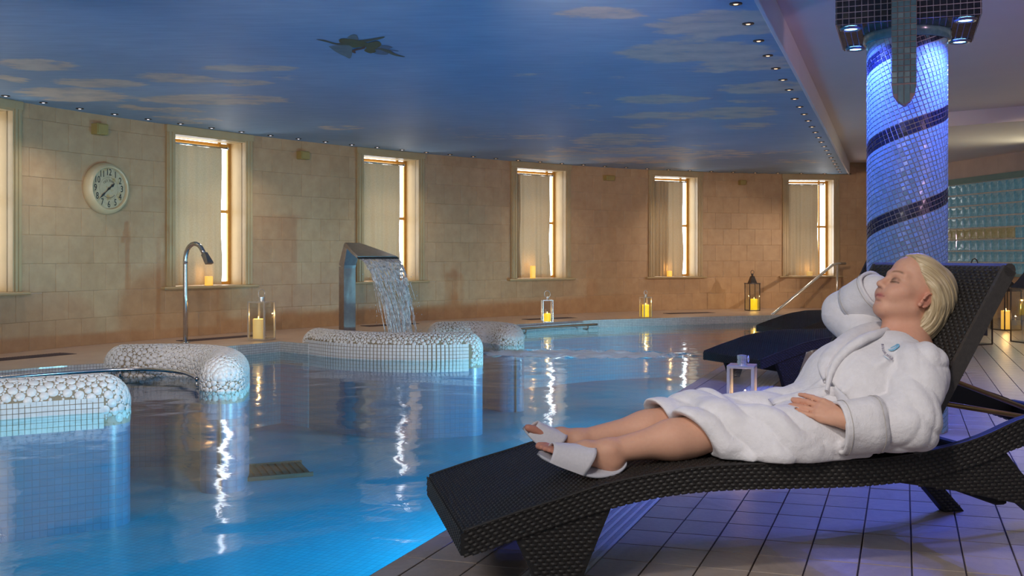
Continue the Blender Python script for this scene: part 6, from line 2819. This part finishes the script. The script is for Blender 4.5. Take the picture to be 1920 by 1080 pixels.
def paint_body(v):
    col = np.tile(np.array([0.63, 0.345, 0.235]), (len(v), 1))
    h = head_local(v)

    def blend(mask, c):
        m = np.clip(mask, 0, 1)[:, None]
        col[:] = col * (1 - m) + np.array(c) * m
    near = np.linalg.norm(h, axis=1) < 0.19
    g = lambda cx, cy, cz, rx, ry, rz: np.exp(-(((np.abs(h[:, 0]) - cx) / rx) ** 2 + ((h[:, 1] - cy) / ry) ** 2 + ((h[:, 2] - cz) / rz) ** 2)) * near
    blend(0.45 * g(0.045, 0.055, -0.032, 0.022, 0.03, 0.020), (0.58, 0.24, 0.17))        # cheek
    blend(1.15 * g(0.010, 0.096, -0.0640, 0.0170, 0.02, 0.0078), (0.44, 0.13, 0.12))      # lips
    # mouth line
    ln = np.exp(-((h[:, 2] + 0.0645 + 0.02 * np.maximum(np.abs(h[:, 0]) - 0.008, 0)) / 0.0014) ** 2) * (np.abs(h[:, 0]) < 0.0275) * (h[:, 1] > 0.06) * near
    blend(0.7 * ln, (0.20, 0.06, 0.05))
    # brows
    br = np.exp(-((h[:, 2] - 0.0205 - 0.006 * np.sin((np.abs(h[:, 0]) - 0.014) / 0.035 * 2.6)) / 0.0034) ** 2) * np.clip((np.abs(h[:, 0]) - 0.012) / 0.006, 0, 1) * np.clip((0.053 - np.abs(h[:, 0])) / 0.008, 0, 1) * (h[:, 1] > 0.04) * near
    blend(0.85 * br, (0.20, 0.10, 0.055))
    blend(1.0 * g(0.032, 0.088, -0.003, 0.017, 0.02, 0.0105), (0.20, 0.11, 0.075))      # dark eyeshadow on the lids
    ls = np.exp(-((h[:, 2] + 0.0130 - 9.0 * (np.abs(h[:, 0]) - 0.031) ** 2) / 0.0019) ** 2) * (np.abs(np.abs(h[:, 0]) - 0.032) < 0.0175) * (h[:, 1] > 0.055) * near
    blend(0.9 * ls, (0.035, 0.02, 0.015))                                               # lashes
    blend(0.6 * g(0.080, -0.012, -0.022, 0.014, 0.028, 0.036), (0.60, 0.19, 0.14))       # ears
    # neck and chest a little redder; toes and finger tips pinker
    blend(0.5 * np.exp(-((v - np.array([1.48, 0.27, 0.67])) ** 2).sum(1) / 0.09 ** 2), (0.58, 0.23, 0.16))
    blend(0.7 * (v[:, 0] < 0.30), (0.52, 0.20, 0.14))
    blend(0.45 * np.exp(-(((v - np.array([0.462, 0.112, 0.362])) / 0.04) ** 2).sum(1)), (0.60, 0.25, 0.15))
    hd = np.exp(-(((v - np.array([1.095, 0.145, 0.505])) / 0.05) ** 2).sum(1))
    blend(0.55 * hd, (0.55, 0.23, 0.15))
    return col


SKIN = skin_mat()
person = np_mesh('person', settle(bv_), bq_, SKIN, None, True)
ca = person.data.color_attributes.new('paint', 'FLOAT_COLOR', 'POINT')
pc = np.ones((len(bv_), 4), np.float32)
pc[:, :3] = paint_body(bv_)
ca.data.foreach_set('color', pc.ravel())
person.location = (*LN0, 0)
person.rotation_euler = (0, 0, LANG)
tag(person, 'woman in a white robe with short blond hair reclining on the wicker lounger, eyes closed', 'person')

# ------------------------------------------------------------------ hair
def make_hair():
    F = Field(HC - 0.20, HC + 0.20, 0.0030)
    S = HS
    F.ell(hp(0, -0.034, 0.034), np.array((0.0875, 0.102, 0.092)) * S, HA, 0.01)
    F.ell(hp(0, -0.066, -0.015), np.array((0.080, 0.072, 0.085)) * S, HA, 0.04)
    F.ell(hp(0, -0.070, -0.080), np.array((0.070, 0.054, 0.068)) * S, HA, 0.035)
    F.ell(hp(0.012, 0.020, 0.088), np.array((0.060, 0.055, 0.032)) * S, HA, 0.03)
    r = F.sub(HC - 0.2, HC + 0.2)
    sl, x, y, z = r
    dx, dy, dz = x - HC[0], y - HC[1], z - HC[2]
    lx = (HL[0] * dx + HL[1] * dy + HL[2] * dz) / S
    ly = (HF[0] * dx + HF[1] * dy + HF[2] * dz) / S
    lz = (HU[0] * dx + HU[1] * dy + HU[2] * dz) / S
    # hairline: how far forward hair reaches at each height, tucked behind the ear
    line = np.interp(lz, [-0.16, -0.06, -0.03, 0.012, 0.03, 0.055, 0.078, 0.10, 0.13], [-0.045, -0.036, -0.034, -0.018, 0.012, 0.036, 0.056, 0.072, 0.085]).astype(np.float32)
    line = line + 0.10 * (lx * lx) / 0.0056 * 0.0 
    front = np.where(np.abs(lx) < 0.055, line, line - 0.12 * (np.abs(lx) - 0.055))
    d = (ly - front) * 0.8
    F.f[sl] = np.maximum(F.f[sl], d)
    # blunt lower edge, longer at the nape
    low = (-0.122 - 0.10 * (ly + 0.07)) - lz
    F.f[sl] = np.maximum(F.f[sl], low * 0.9)
    # locks: grooves that run down from the crown
    ang = np.arctan2(lx + 0.001, -(ly + 0.01)).astype(np.float32)
    ph = ang * 9 + 1.8 * np.sin(6 * lz * 10 + ang * 2) * 0.25
    g = 0.0016 * np.sin(ph * 2.3 + 1.0) + 0.0011 * np.sin(ph * 5.1 + 14 * lz) + 0.0007 * np.sin(ph * 10.7 + 9 * lz)
    w = np.clip((0.125 - lz) / 0.08, 0, 1)
    sweep = 0.0013 * np.sin((ly * 0.9 + lz * 0.5 + 0.25 * np.abs(lx)) * 380) * (1 - w)
    rad_ = np.sqrt((ly - 0.02) ** 2 + (lz + 0.06) ** 2)
    F.f[sl] += 0.0012 * np.sin(rad_ * 330 + lx * 90 + 1.2 * np.sin(lz * 30)) + 0.0008 * np.sin(rad_ * 610 - lx * 150)
    # the temple sweep lies over the ear's top
    F.cone(hp(0.058, 0.030, 0.058), hp(0.078, -0.020, 0.030), 0.010, 0.010, 0.015)
    F.cone(hp(0.078, -0.020, 0.030), hp(0.074, -0.058, -0.010), 0.012, 0.014, 0.02)
    v, q = F.mesh(1)
    return v, q


def hair_mat():
    m, nt, b = new_mat('blond_hair')
    tc = N(nt, 'ShaderNodeTexCoord')
    at = N(nt, 'ShaderNodeAttribute')
    at.attribute_name = 'strand'
    n = N(nt, 'ShaderNodeTexNoise')
    n.inputs['Scale'].default_value = 1.0
    n.inputs['Detail'].default_value = 6
    L(nt, at.outputs['Vector'], n.inputs['Vector'])
    r = ramp(nt, n.outputs[0], [(0.28, (0.30, 0.20, 0.10)), (0.48, (0.52, 0.40, 0.23)), (0.72, (0.68, 0.56, 0.37))])
    L(nt, r.outputs[0], b.inputs['Base Color'])
    b.inputs['Roughness'].default_value = 0.42
    b.inputs['Sheen Weight'].default_value = 0.15
    L(nt, bump(nt, n.outputs[0], 0.55, 0.004).outputs[0], b.inputs['Normal'])
    return m


hv, hq = make_hair()
hair = np_mesh('hair', settle(hv), hq, hair_mat(), person, True)
hl_ = head_local(hv)
an_ = np.arctan2(hl_[:, 0], -(hl_[:, 1] + 0.01) + 0.9 * np.maximum(hl_[:, 2] - 0.05, 0))
rr_ = np.sqrt((hl_[:, 1] - 0.02) ** 2 + (hl_[:, 2] + 0.06) ** 2)
sv = np.stack([rr_ * 260 + hl_[:, 0] * 110, np.arctan2(-(hl_[:, 1] - 0.02), hl_[:, 2] + 0.06) * 1.6, hl_[:, 0] * 30], 1).astype(np.float32)
sa_ = hair.data.attributes.new('strand', 'FLOAT_VECTOR', 'POINT')
sa_.data.foreach_set('vector', sv.ravel())

mb = MB()
ec = hp(0.0835, 0.006, -0.047)
mb.lathe([(0.0004, -0.0022), (0.0022, 0.0), (0.0004, 0.0022)], 10, tuple(ec))
mb.build('earring', M['chrome'], person, True).location = tuple(SHIFT)

# ------------------------------------------------------------------ bathrobe
def warp(x, y, z, s):
    return (0.020 * np.sin(11 * x + 7 * z + s) + 0.016 * np.sin(17 * y - 13 * z + 2.1 * s) + 0.012 * np.sin(23 * x + 19 * y + 1.3 * s) + 0.008 * np.sin(41 * z - 29 * x + s)).astype(np.float32)


def ridge(ph):
    """rounded ridges with sharper valleys"""
    return np.abs(np.sin(ph)) ** 0.8


NSH, ELB, CUF = np.array([1.462, 0.098, 0.615]), np.array([1.378, 0.022, 0.476]), np.array([1.165, 0.052, 0.462])
FSH, FEL, FCU = np.array([1.525, 0.430, 0.650]), np.array([1.492, 0.585, 0.765]), np.array([1.540, 0.470, 0.838])


def make_robe():
    F = Field((0.60, -0.10, 0.325), (1.72, 0.72, 0.93), 0.0040)
    # torso
    ta = nrm([0.70, 0, 0.71])
    tb = np.array([0, 1.0, 0])
    tn = np.cross(ta, tb)
    TA = np.stack([ta, tb, tn])
    F.ell((1.360, 0.270, 0.558), (0.220, 0.180, 0.128), TA, 0.02)
    F.ell((1.250, 0.270, 0.462), (0.13, 0.195, 0.092), None, 0.06)
    F.ball((1.315, 0.185, 0.570), 0.088, 0.07)
    F.ball((1.322, 0.345, 0.578), 0.086, 0.07)
    F.cone((1.465, 0.12, 0.610), (1.505, 0.42, 0.635), 0.080, 0.080, 0.05)
    F.cone((1.44, 0.27, 0.47), (1.52, 0.27, 0.62), 0.10, 0.09, 0.05)
    # skirt over both thighs
    F.cone((1.21, 0.150, 0.412), (0.98, 0.145, 0.425), 0.082, 0.080, 0.05)
    F.cone((0.98, 0.145, 0.425), (0.70, 0.135, 0.448), 0.080, 0.070, 0.05)
    F.cone((1.21, 0.345, 0.435), (0.66, 0.295, 0.455), 0.090, 0.072, 0.07)
    F.cone((0.82, 0.16, 0.455), (0.82, 0.30, 0.465), 0.074, 0.074, 0.05)
    F.cone((1.10, 0.16, 0.415), (1.10, 0.34, 0.43), 0.080, 0.080, 0.05)
    F.cone((1.26, 0.120, 0.405), (0.80, 0.075, 0.395), 0.046, 0.032, 0.05)
    F.cone((1.26, 0.105, 0.388), (0.88, 0.045, 0.382), 0.026, 0.018, 0.03)
    # folds on skirt and body before the sleeve joins
    def skirt(x, y, z):
        w = np.clip((1.24 - x) / 0.12, 0, 1) * np.clip((x - 0.66) / 0.06, 0, 1)
        t = x * 0.80 + z * 0.62 + 0.35 * y + warp(x, y, z, 0.3)
        f1 = ridge(t * 29) * 0.0125
        t2 = x * 0.45 + z * 0.95 + warp(x, y, z, 2.0) * 1.5
        f2 = ridge(t2 * 41) * 0.0030
        return -(f1 + f2 - 0.006) * w
    F.add(skirt, (0.60, -0.1, 0.33), (1.3, 0.72, 0.62))

    def torso(x, y, z):
        w = np.clip((x - 1.16) / 0.10, 0, 1) * np.clip((0.66 - z) / 0.08, 0, 1)
        t = y * 0.9 + x * 0.55 - z * 0.25 + warp(x, y, z, 1.1) * 1.2
        return -(ridge(t * 26) * 0.0135 - 0.007) * w
    F.add(torso, (1.1, -0.1, 0.33), (1.72, 0.72, 0.72))
    for a, b, r in (((1.36, 0.105, 0.655), (1.22, 0.12, 0.555), 0.010), ((1.40, 0.095, 0.60), (1.30, 0.09, 0.46), 0.012), ((1.33, 0.11, 0.60), (1.25, 0.075, 0.47), 0.008)):
        F.cone(a, b, r, r * 0.7, 0.018)
    # soft hollow above the hip where cloth is pulled by the belt
    F.cone((1.215, 0.06, 0.50), (1.205, 0.20, 0.575), 0.010, 0.010, 0.02, True)
    sl, x, y, z = F.sub((0.6, -0.1, 0.32), (1.72, 0.72, 0.45))
    zt_ = np.array([ztop(float(a)) for a in x[:, 0, 0]], np.float32)[:, None, None] + 0.004 - 0.010 * np.clip((x - 0.8) / 0.24, 0, 1)
    F.f[sl] = np.maximum(F.f[sl], zt_ - z)
    # hem: open end cut on a slant, hollow inside
    def hem(x, y, z):
        return (x - (0.668 + (0.468 - z) * 0.62 + (0.30 - y) * 0.20 + 0.010 * np.sin(26 * y + 14 * z)))
    F.cut(hem, (0.6, -0.1, 0.32), (0.86, 0.72, 0.62), 0.006)
    F.cone((0.86, 0.142, 0.440), (0.60, 0.135, 0.432), 0.054, 0.062, 0.02, True)
    F.cone((0.84, 0.300, 0.452), (0.58, 0.290, 0.442), 0.054, 0.064, 0.02, True)
    F.cone((0.79, 0.15, 0.440), (0.79, 0.29, 0.450), 0.046, 0.046, 0.02, True)
    # neckline: open V at the throat
    F.cone((1.50, 0.275, 0.715), (1.40, 0.285, 0.725), 0.060, 0.045, 0.02, True)
    F.cone((1.40, 0.285, 0.725), (1.31, 0.30, 0.69), 0.042, 0.012, 0.02, True)
    # far sleeve
    G = Field((0.60, -0.10, 0.325), (1.72, 0.72, 0.93), 0.0040)
    G.cone(FSH, FEL, 0.082, 0.070, 0.03)
    G.cone(FEL, FCU, 0.070, 0.064, 0.03)

    def fs(x, y, z):
        t = (x * 0.3 + y * 0.8 + z * 0.6) + warp(x, y, z, 3.0)
        return -(ridge(t * 30) * 0.0045 - 0.003)
    G.add(fs, (1.3, 0.3, 0.55), (1.72, 0.72, 0.93))
    # near sleeve
    G.cone(NSH, ELB, 0.086, 0.076, 0.03)
    G.cone(ELB, CUF, 0.075, 0.062, 0.04)
    G.cone(ELB + (0.02, 0.0, -0.03), ELB + (-0.12, 0.01, -0.030), 0.055, 0.045, 0.03)

    def ns(x, y, z):
        t = x * 0.62 + z * 0.75 - y * 0.2 + warp(x, y, z, 4.4) * 1.3
        t2 = x * 0.95 - z * 0.30 + warp(x, y, z, 5.2) * 1.2
        w = np.clip((x - 1.20) / 0.05, 0, 1)
        return -(ridge(t * 31) * 0.0095 + ridge(t2 * 43) * 0.0050 - 0.007) * w
    G.add(ns, (1.1, -0.1, 0.36), (1.66, 0.16, 0.74))
    # cut sleeve ends square
    dn = nrm(CUF - ELB)
    G.cut(lambda x, y, z: -((x - CUF[0]) * dn[0] + (y - CUF[1]) * dn[1] + (z - CUF[2]) * dn[2]), (1.0, -0.1, 0.33), (1.30, 0.2, 0.6), 0.004)
    G.cone(CUF - dn * 0.05, CUF + dn * 0.03, 0.040, 0.048, 0.006, True)
    k = 0.012
    a, b = F.f, G.f
    hh = np.clip(0.5 + 0.5 * (a - b) / k, 0, 1)
    F.f = (a + (b - a) * hh - k * hh * (1 - hh)).astype(np.float32)
    # room for the hand that lies on the lap
    W = np.array([1.185, 0.062, 0.474])
    return F


ROBF = make_robe()
# cloth gives way to the body where skin lies on top of it
HANDF = Field((0.97, -0.06, 0.40), (1.24, 0.30, 0.62), 0.0033)
hand(HANDF, HAND_W, HAND_D, HAND_N, (0.06, 0.24, 0.36), 1, 0.045)


def yield_to_body(F, lo, hi, gap, sweep=(), B=None):
    B = B or BODYF
    sl, x, y, z = F.sub(lo, hi)
    X, Y, Z = np.broadcast_arrays(x, y, z)
    P = np.stack([X, Y, Z], -1).reshape(-1, 3)
    best = None
    for off in ((0, 0, 0),) + tuple(sweep):
        g = np.floor((P - np.array(off) - B.lo) / B.h + 0.5).astype(int)
        g = np.clip(g, 0, B.n - 1)
        d = B.f[g[:, 0], g[:, 1], g[:, 2]].reshape(X.shape)
        best = d if best is None else np.minimum(best, d)
    F.f[sl] = np.maximum(F.f[sl], gap - best)


sw = np.array((-0.10, -0.62, 0.78))
yield_to_body(ROBF, (0.98, -0.05, 0.43), (1.165, 0.28, 0.60), 0.0012, tuple(tuple(sw * k) for k in (0.012, 0.025, 0.04)), HANDF)
yield_to_body(ROBF, (1.36, 0.18, 0.66), (1.60, 0.38, 0.80), 0.002)
rv_, rq_ = ROBF.mesh(2)


def terry(name, c1, c2):
    m, nt, b = new_mat(name)
    n = noise(nt, 40, 4, 0.6, 'obj')
    r = ramp(nt, n.outputs[0], [(0.3, c1), (0.7, c2)])
    L(nt, r.outputs[0], b.inputs['Base Color'])
    b.inputs['Roughness'].default_value = 0.95
    b.inputs['Specular IOR Level'].default_value = 0.1
    b.inputs['Sheen Weight'].default_value = 0.25
    n2 = noise(nt, 420, 3, 0.7, 'obj')
    n3 = noise(nt, 36, 3, 0.6, 'obj')
    b1 = bump(nt, n3.outputs[0], 0.35, 0.012)
    L(nt, bump(nt, n2.outputs[0], 0.45, 0.003, b1.outputs[0]).outputs[0], b.inputs['Normal'])
    return m


TERRY = terry('white_terry_cloth', (0.78, 0.76, 0.78), (0.72, 0.70, 0.72))
robe = np_mesh('robe', settle(rv_), rq_, TERRY, person, True)

# landmarks on the robe, found along sight lines of the photograph and then kept as cloth positions
LM = Matrix.Translation((*LN0, 0)) @ Matrix.Rotation(LANG, 4, 'Z')
LMI = LM.inverted()


def hit(px, py, F=None, lift=0.0):
    F = F or ROBF
    o = LMI @ Vector((0, 0, CAM_H))
    d = (LMI.to_3x3() @ Vector(((px - 960) / FPX, 1.0, -(py - HZ) / FPX))).normalized()
    o, d = np.array(o), np.array(d)
    t = 2.2
    while t < 5.0:
        p = o + d * t
        f = F.sample(p)
        if f < 0.001:
            break
        t += max(min(f * 0.6, 0.05), 0.002) if f < 0.9 else 0.02
    p = o + d * t
    n = F.grad(p)
    return p + n * lift, n


def band(name, pix, half, thick, mat, F=None, lift=0.004, parent=None, sm=True, wscale=None, relax=1):
    """strip of cloth laid on the robe along a line of landmarks"""
    hs = [hit(*p, F, lift(i_) if callable(lift) else lift) if len(p) == 2 else (np.array(p), np.array((0.15, 0.0, 1.0))) for i_, p in enumerate(pix)]
    pts = np.array([h[0] for h in hs])
    ns = np.array([h[1] for h in hs])
    for _ in range(relax):
        pts[1:-1] = 0.5 * pts[1:-1] + 0.25 * (pts[:-2] + pts[2:])
        ns[1:-1] = 0.4 * ns[1:-1] + 0.3 * (ns[:-2] + ns[2:])
    c = catmull([tuple(p) for p in pts], 0.012)
    tp = np.linspace(0, len(pts) - 1, len(c))
    nn = np.stack([np.interp(tp, range(len(pts)), ns[:, k]) for k in range(3)], 1)
    m = len(c)
    vs, fs = [], []
    sec = [(-1, -0.4), (-1.0, 0.35), (-0.75, 0.9), (0, 1.0), (0.75, 0.9), (1.0, 0.35), (1, -0.4)]
    ks = len(sec)
    for i in range(m):
        t = nrm(c[min(i + 1, m - 1)] - c[max(i - 1, 0)])
        n = nrm(nn[i] - t * (nn[i] @ t))
        b = np.cross(t, n)
        ww = half * (wscale(i / (m - 1)) if wscale else 1)
        for u, w in sec:
            vs.append(c[i] + b * ww * u + n * thick * w)
    for i in range(m - 1):
        for k in range(ks):
            k2 = (k + 1) % ks
            fs.append((i * ks + k, i * ks + k2, (i + 1) * ks + k2, (i + 1) * ks + k))
    fs += [tuple(range(ks)), tuple((m - 1) * ks + k for k in range(ks - 1, -1, -1))]
    return mesh_obj(name, vs, fs, mat, parent or robe, sm)
# shawl collar, belt, cuffs, embroidery
near_col = [(1.585, 0.285, 0.700), (1.575, 0.235, 0.700), (1748, 640), (1715, 628), (1685, 628), (1655, 634), (1622, 645), (1596, 659), (1574, 681), (1561, 705), (1556, 738)]
far_col = [(1.588, 0.30, 0.702), (1.575, 0.355, 0.715), (1660, 611), (1630, 621), (1600, 635), (1574, 652), (1554, 673), (1546, 696), (1550, 718)]
band('collar', near_col, 0.025, 0.015, TERRY, lift=lambda i: 0.026 if i < 5 else (0.020 if i < 7 else 0.012), wscale=lambda t: (0.85 + 0.35 * math.sin(math.pi * min(t * 1.1, 1))) * min(1, 0.25 + (1 - t) * 6), relax=2)
band('collar', far_col, 0.024, 0.014, TERRY, lift=0.011, wscale=lambda t: (0.85 + 0.35 * math.sin(math.pi * t)) * min(1, 0.15 + (1 - t) * 6), relax=2)
band('belt', [(1574, 732), (1550, 735), (1524, 739), (1500, 743), (1478, 748), (1452, 755)], 0.017, 0.006, TERRY, lift=0.006)
band('belt', [(1572, 730), (1577, 741), (1588, 756), (1600, 770)], 0.016, 0.006, TERRY, lift=0.003)


def cuff(name, A, B, r0, r1, thick, n=40, squash=(1, 1)):
    """turned back cuff: open tube with thickness round the sleeve from A to B"""
    A, B = np.array(A), np.array(B)
    d = nrm(B - A)
    x = nrm(np.cross(d, (0, 0, 1)))
    y = np.cross(d, x)
    prof = [(-0.02, r0 * 0.93), (0.0, r0 * 1.0 + thick * 0.4), (0.008, r0 + thick), (0.30, None), (0.60, None), (0.94, None), (0.985, None), (1.0, r1 + thick * 0.2), (0.985, r1 - thick * 0.5), (0.80, r1 - thick * 0.7), (0.45, r1 - thick * 1.0)]
    ln = np.linalg.norm(B - A)
    vs = []
    rgc = np.random.default_rng(4)
    for k, (t, r) in enumerate(prof):
        for j in range(n):
            a = 2 * math.pi * j / n
            rr = r if r is not None else r0 + (r1 - r0) * t + thick
            rr *= 1 + 0.035 * math.sin(3 * a + 1.3 + t * 1.5) + 0.02 * math.sin(5 * a + 0.5 - 2 * t)
            if 0.90 < t < 0.97:
                rr -= 0.0015
            vs.append(A + d * ln * t + x * rr * math.cos(a) * squash[0] + y * rr * math.sin(a) * squash[1])
    m = len(prof)
    fs = [(i * n + j, (i + 1) * n + j, (i + 1) * n + (j + 1) % n, i * n + (j + 1) % n) for i in range(m - 1) for j in range(n)]
    o = mesh_obj(name, vs, fs, TERRY, robe, True)
    # stitched seam line
    for t in (0.86, 0.10):
        mb = MB()
        pts = []
        for j in range(n):
            a = 2 * math.pi * j / n
            rr = r0 + (r1 - r0) * t + thick + 0.0006
            rr *= 1 + 0.035 * math.sin(3 * a + 1.3 + t * 1.5) + 0.02 * math.sin(5 * a + 0.5 - 2 * t)
            pts.append(tuple(A + d * ln * t + x * rr * math.cos(a) * squash[0] + y * rr * math.sin(a) * squash[1]))
        mb.tube(pts, 0.0011, 5, closed=True)
        mb.build('seam', M['seam'], o, True)
    return o


M['seam'] = pm('seam_thread', (0.50, 0.46, 0.42), None, 60, 0.9)
dnr = nrm(CUF - ELB)
cuff('cuff', CUF - dnr * 0.120, CUF + dnr * 0.005, 0.078, 0.072, 0.007)
dfr = nrm(FCU - FEL)
cuff('cuff', FCU - dfr * 0.095, FCU + dfr * 0.02, 0.070, 0.072, 0.008)

# embroidered crest on the chest: arc of letters under a blue swirl
M['thread_violet'] = pm('violet_thread', (0.20, 0.17, 0.27), (0.26, 0.22, 0.32), 200, 0.8)
M['thread_blue'] = pm('blue_thread', (0.16, 0.42, 0.62), (0.25, 0.52, 0.70), 200, 0.6)
M['thread_pale'] = pm('pale_blue_thread', (0.52, 0.66, 0.80), None, 200, 0.7)


def on_cloth(name, me_obj, pc_, right_px, mat, scale):
    """lay flat lettering on the cloth: centre pixel, pixel to its right"""
    p, n = hit(*pc_, None, 0.0055)
    q, _ = hit(*right_px, None, 0.0055)
    xx = nrm((q - p) - n * ((q - p) @ n))
    yy = np.cross(n, xx)
    Mx = Matrix(((xx[0], yy[0], n[0], p[0]), (xx[1], yy[1], n[1], p[1]), (xx[2], yy[2], n[2], p[2]), (0, 0, 0, 1)))
    me_obj.matrix_local = Mx @ Matrix.Scale(scale, 4)
    return me_obj


crest = empty_part('embroidered_crest', robe)
mbx = MB()
hc0, hn0 = hit(1671, 660, None, 0.002)
word = 'KILLASHEE'
path = [(1655, 650), (1655.5, 653.5), (1656, 657), (1657, 660.5), (1659, 664), (1662, 666.5), (1665, 669), (1668, 671.5), (1671, 673.5)]
nxt = path[1:] + [(1674, 675.5)]
for chx, a, b in zip(word, path, nxt):
    o = text_mesh('letter', chx, 0.0105, M['thread_violet'], crest, 0.0006)
    dx, dy = b[0] - a[0], b[1] - a[1]
    on_cloth('letter', o, a, (a[0] + dx * 1.5, a[1] + dy * 1.5), M['thread_violet'], 1.0)


def swirl(pix, rad, mat, nm):
    pts = [tuple(hit(px, py, None, 0.005)[0]) for px, py in pix]
    c = catmull(pts, 0.002)
    m = len(c)
    mb = MB()
    mb.tube([tuple(p) for p in c], [rad * (0.25 + math.sin(math.pi * (i + 0.5) / m)) for i in range(m)], 6)
    return mb.build(nm, mat, crest, True)


swirl([(1665.5, 658.5), (1669, 660), (1674, 660), (1680, 657.5), (1685, 654), (1687, 651), (1685, 649.5), (1681, 650.5), (1677, 653)], 0.0022, M['thread_blue'], 'swirl')
swirl([(1667, 657.5), (1672, 658), (1678, 655.5), (1683, 652.5)], 0.0028, M['thread_pale'], 'swirl')
swirl([(1670, 656), (1675, 654), (1680, 652), (1684, 651)], 0.0018, M['thread_blue'], 'swirl')
swirl([(1658, 669.5), (1661, 671.5), (1664, 673.5), (1667, 675)], 0.0010, M['thread_pale'], 'swirl')
mbx.add([(0, 0, 0), (0.0001, 0, 0), (0, 0.0001, 0)], [(0, 1, 2)])
crest.data.from_pydata([tuple(hc0 - hn0 * 0.02 + np.array(v)) for v in mbx.v], [], mbx.f)
crest.data.materials.append(M['thread_violet'])

# skirt seam
for ob_ in list(robe.children):
    ob_.location = Vector(ob_.location) + Vector(SHIFT)
M['felt'] = pm('white_slipper_felt', (0.70, 0.68, 0.72), (0.64, 0.62, 0.66), 120, 0.9, bmp=0.25, bscale=500, coord='obj')
M['felt_sole'] = pm('grey_slipper_sole', (0.52, 0.52, 0.57), (0.48, 0.48, 0.53), 120, 0.8, bmp=0.2, bscale=500, coord='obj')


def slipper(path, up, wid, vamp_t, foot, parent, label, tilt):
    """open slipper: curved sole outline along a path of points, band over the instep"""
    c = catmull(path, 0.008)
    m = len(c)
    up = nrm(up)
    root = empty_part('slipper', parent)
    vs, fs = [], []
    ring = []
    for i, p in enumerate(c):
        t = i / (m - 1)
        tn = nrm(c[min(i + 1, m - 1)] - c[max(i - 1, 0)])
        n = nrm(up - tn * (up @ tn))
        b = np.cross(tn, n)
        w = wid * (math.sin(math.pi * min(max(t, 0.0), 1.0)) ** 0.42) * (0.80 + 0.22 * math.sin(math.pi * (t * 0.9 - 0.05)))
        w = max(w, 0.003)
        if t < 0.02 or t > 0.98:
            w = min(w, wid * 0.28)
        ring.append((p, b, n, w))
        for u, h in ((-1, 0.0), (-0.96, 0.0045), (-0.5, 0.0035), (0, 0.003), (0.5, 0.0035), (0.96, 0.0045), (1, 0.0), (0.96, -0.0035), (0, -0.004), (-0.96, -0.0035)):
            vs.append(p + b * w * u + n * h)
    k = 10
    for i in range(m - 1):
        for j in range(k):
            fs.append((i * k + j, i * k + (j + 1) % k, (i + 1) * k + (j + 1) % k, (i + 1) * k + j))
    fs += [tuple(range(k)), tuple((m - 1) * k + j for j in range(k - 1, -1, -1))]
    root.data.from_pydata([tuple(v) for v in vs], [], fs)
    root.data.materials.append(M['felt_sole'])
    root.data.polygons.foreach_set('use_smooth', [True] * len(root.data.polygons))
    root['label'] = label
    # vamp: wide band arched over the foot, outer and inner skin
    vs, fs = [], []
    i0, i1 = int(m * vamp_t[0]), int(m * vamp_t[1])
    na = 18
    rows = list(range(i0, i1 + 1))
    for layer in (0, 1):
        for i in rows:
            p, b, n, w = ring[i]
            t = (i - i0) / max(i1 - i0, 1)
            h = foot[0] + (foot[1] - foot[0]) * t - 0.0035 * layer
            tt_ = nrm(c[min(i + 1, m - 1)] - c[max(i - 1, 0)])
            for j in range(na + 1):
                a = math.pi * j / na
                ww = (w * 1.0 + 0.004 - 0.0035 * layer)
                q = p - b * ww * math.cos(a) * (1.0 if abs(math.cos(a)) > 0.9 else 0.97) + n * h * (math.sin(a) ** 0.8) + tt_ * tilt * math.sin(a) * t
                vs.append(q)
    nr = len(rows)
    kk = na + 1
    for layer in (0, 1):
        o = layer * nr * kk
        for i in range(nr - 1):
            for j in range(na):
                f = (o + i * kk + j, o + i * kk + j + 1, o + (i + 1) * kk + j + 1, o + (i + 1) * kk + j)
                fs.append(f if layer == 0 else f[::-1])
    for i, fl2 in ((0, False), (nr - 1, True)):
        for j in range(na):
            f = (i * kk + j, i * kk + j + 1, nr * kk + i * kk + j + 1, nr * kk + i * kk + j)
            fs.append(f if fl2 else f[::-1])
    mesh_obj('vamp', vs, fs, M['felt'], root, True)
    return root


slipper([(0.232, 0.098, 0.399), (0.270, 0.103, 0.385), (0.330, 0.108, 0.366), (0.390, 0.110, 0.347), (0.440, 0.110, 0.3450), (0.475, 0.112, 0.351), (0.505, 0.112, 0.364)], (0.28, -0.35, 1.0), 0.050, (0.13, 0.48), (0.046, 0.070), person, 'white felt slipper on the nearer foot', 0.02).location = (0, 0, 0.005)
slipper([(0.226, 0.262, 0.450), (0.252, 0.265, 0.424), (0.295, 0.268, 0.392), (0.345, 0.272, 0.362), (0.395, 0.273, 0.343), (0.440, 0.273, 0.345)], (0.62, -0.25, 0.9), 0.047, (0.10, 0.44), (0.048, 0.070), person, 'white felt slipper on the farther foot', 0.02).location = (0, 0, 0.003)
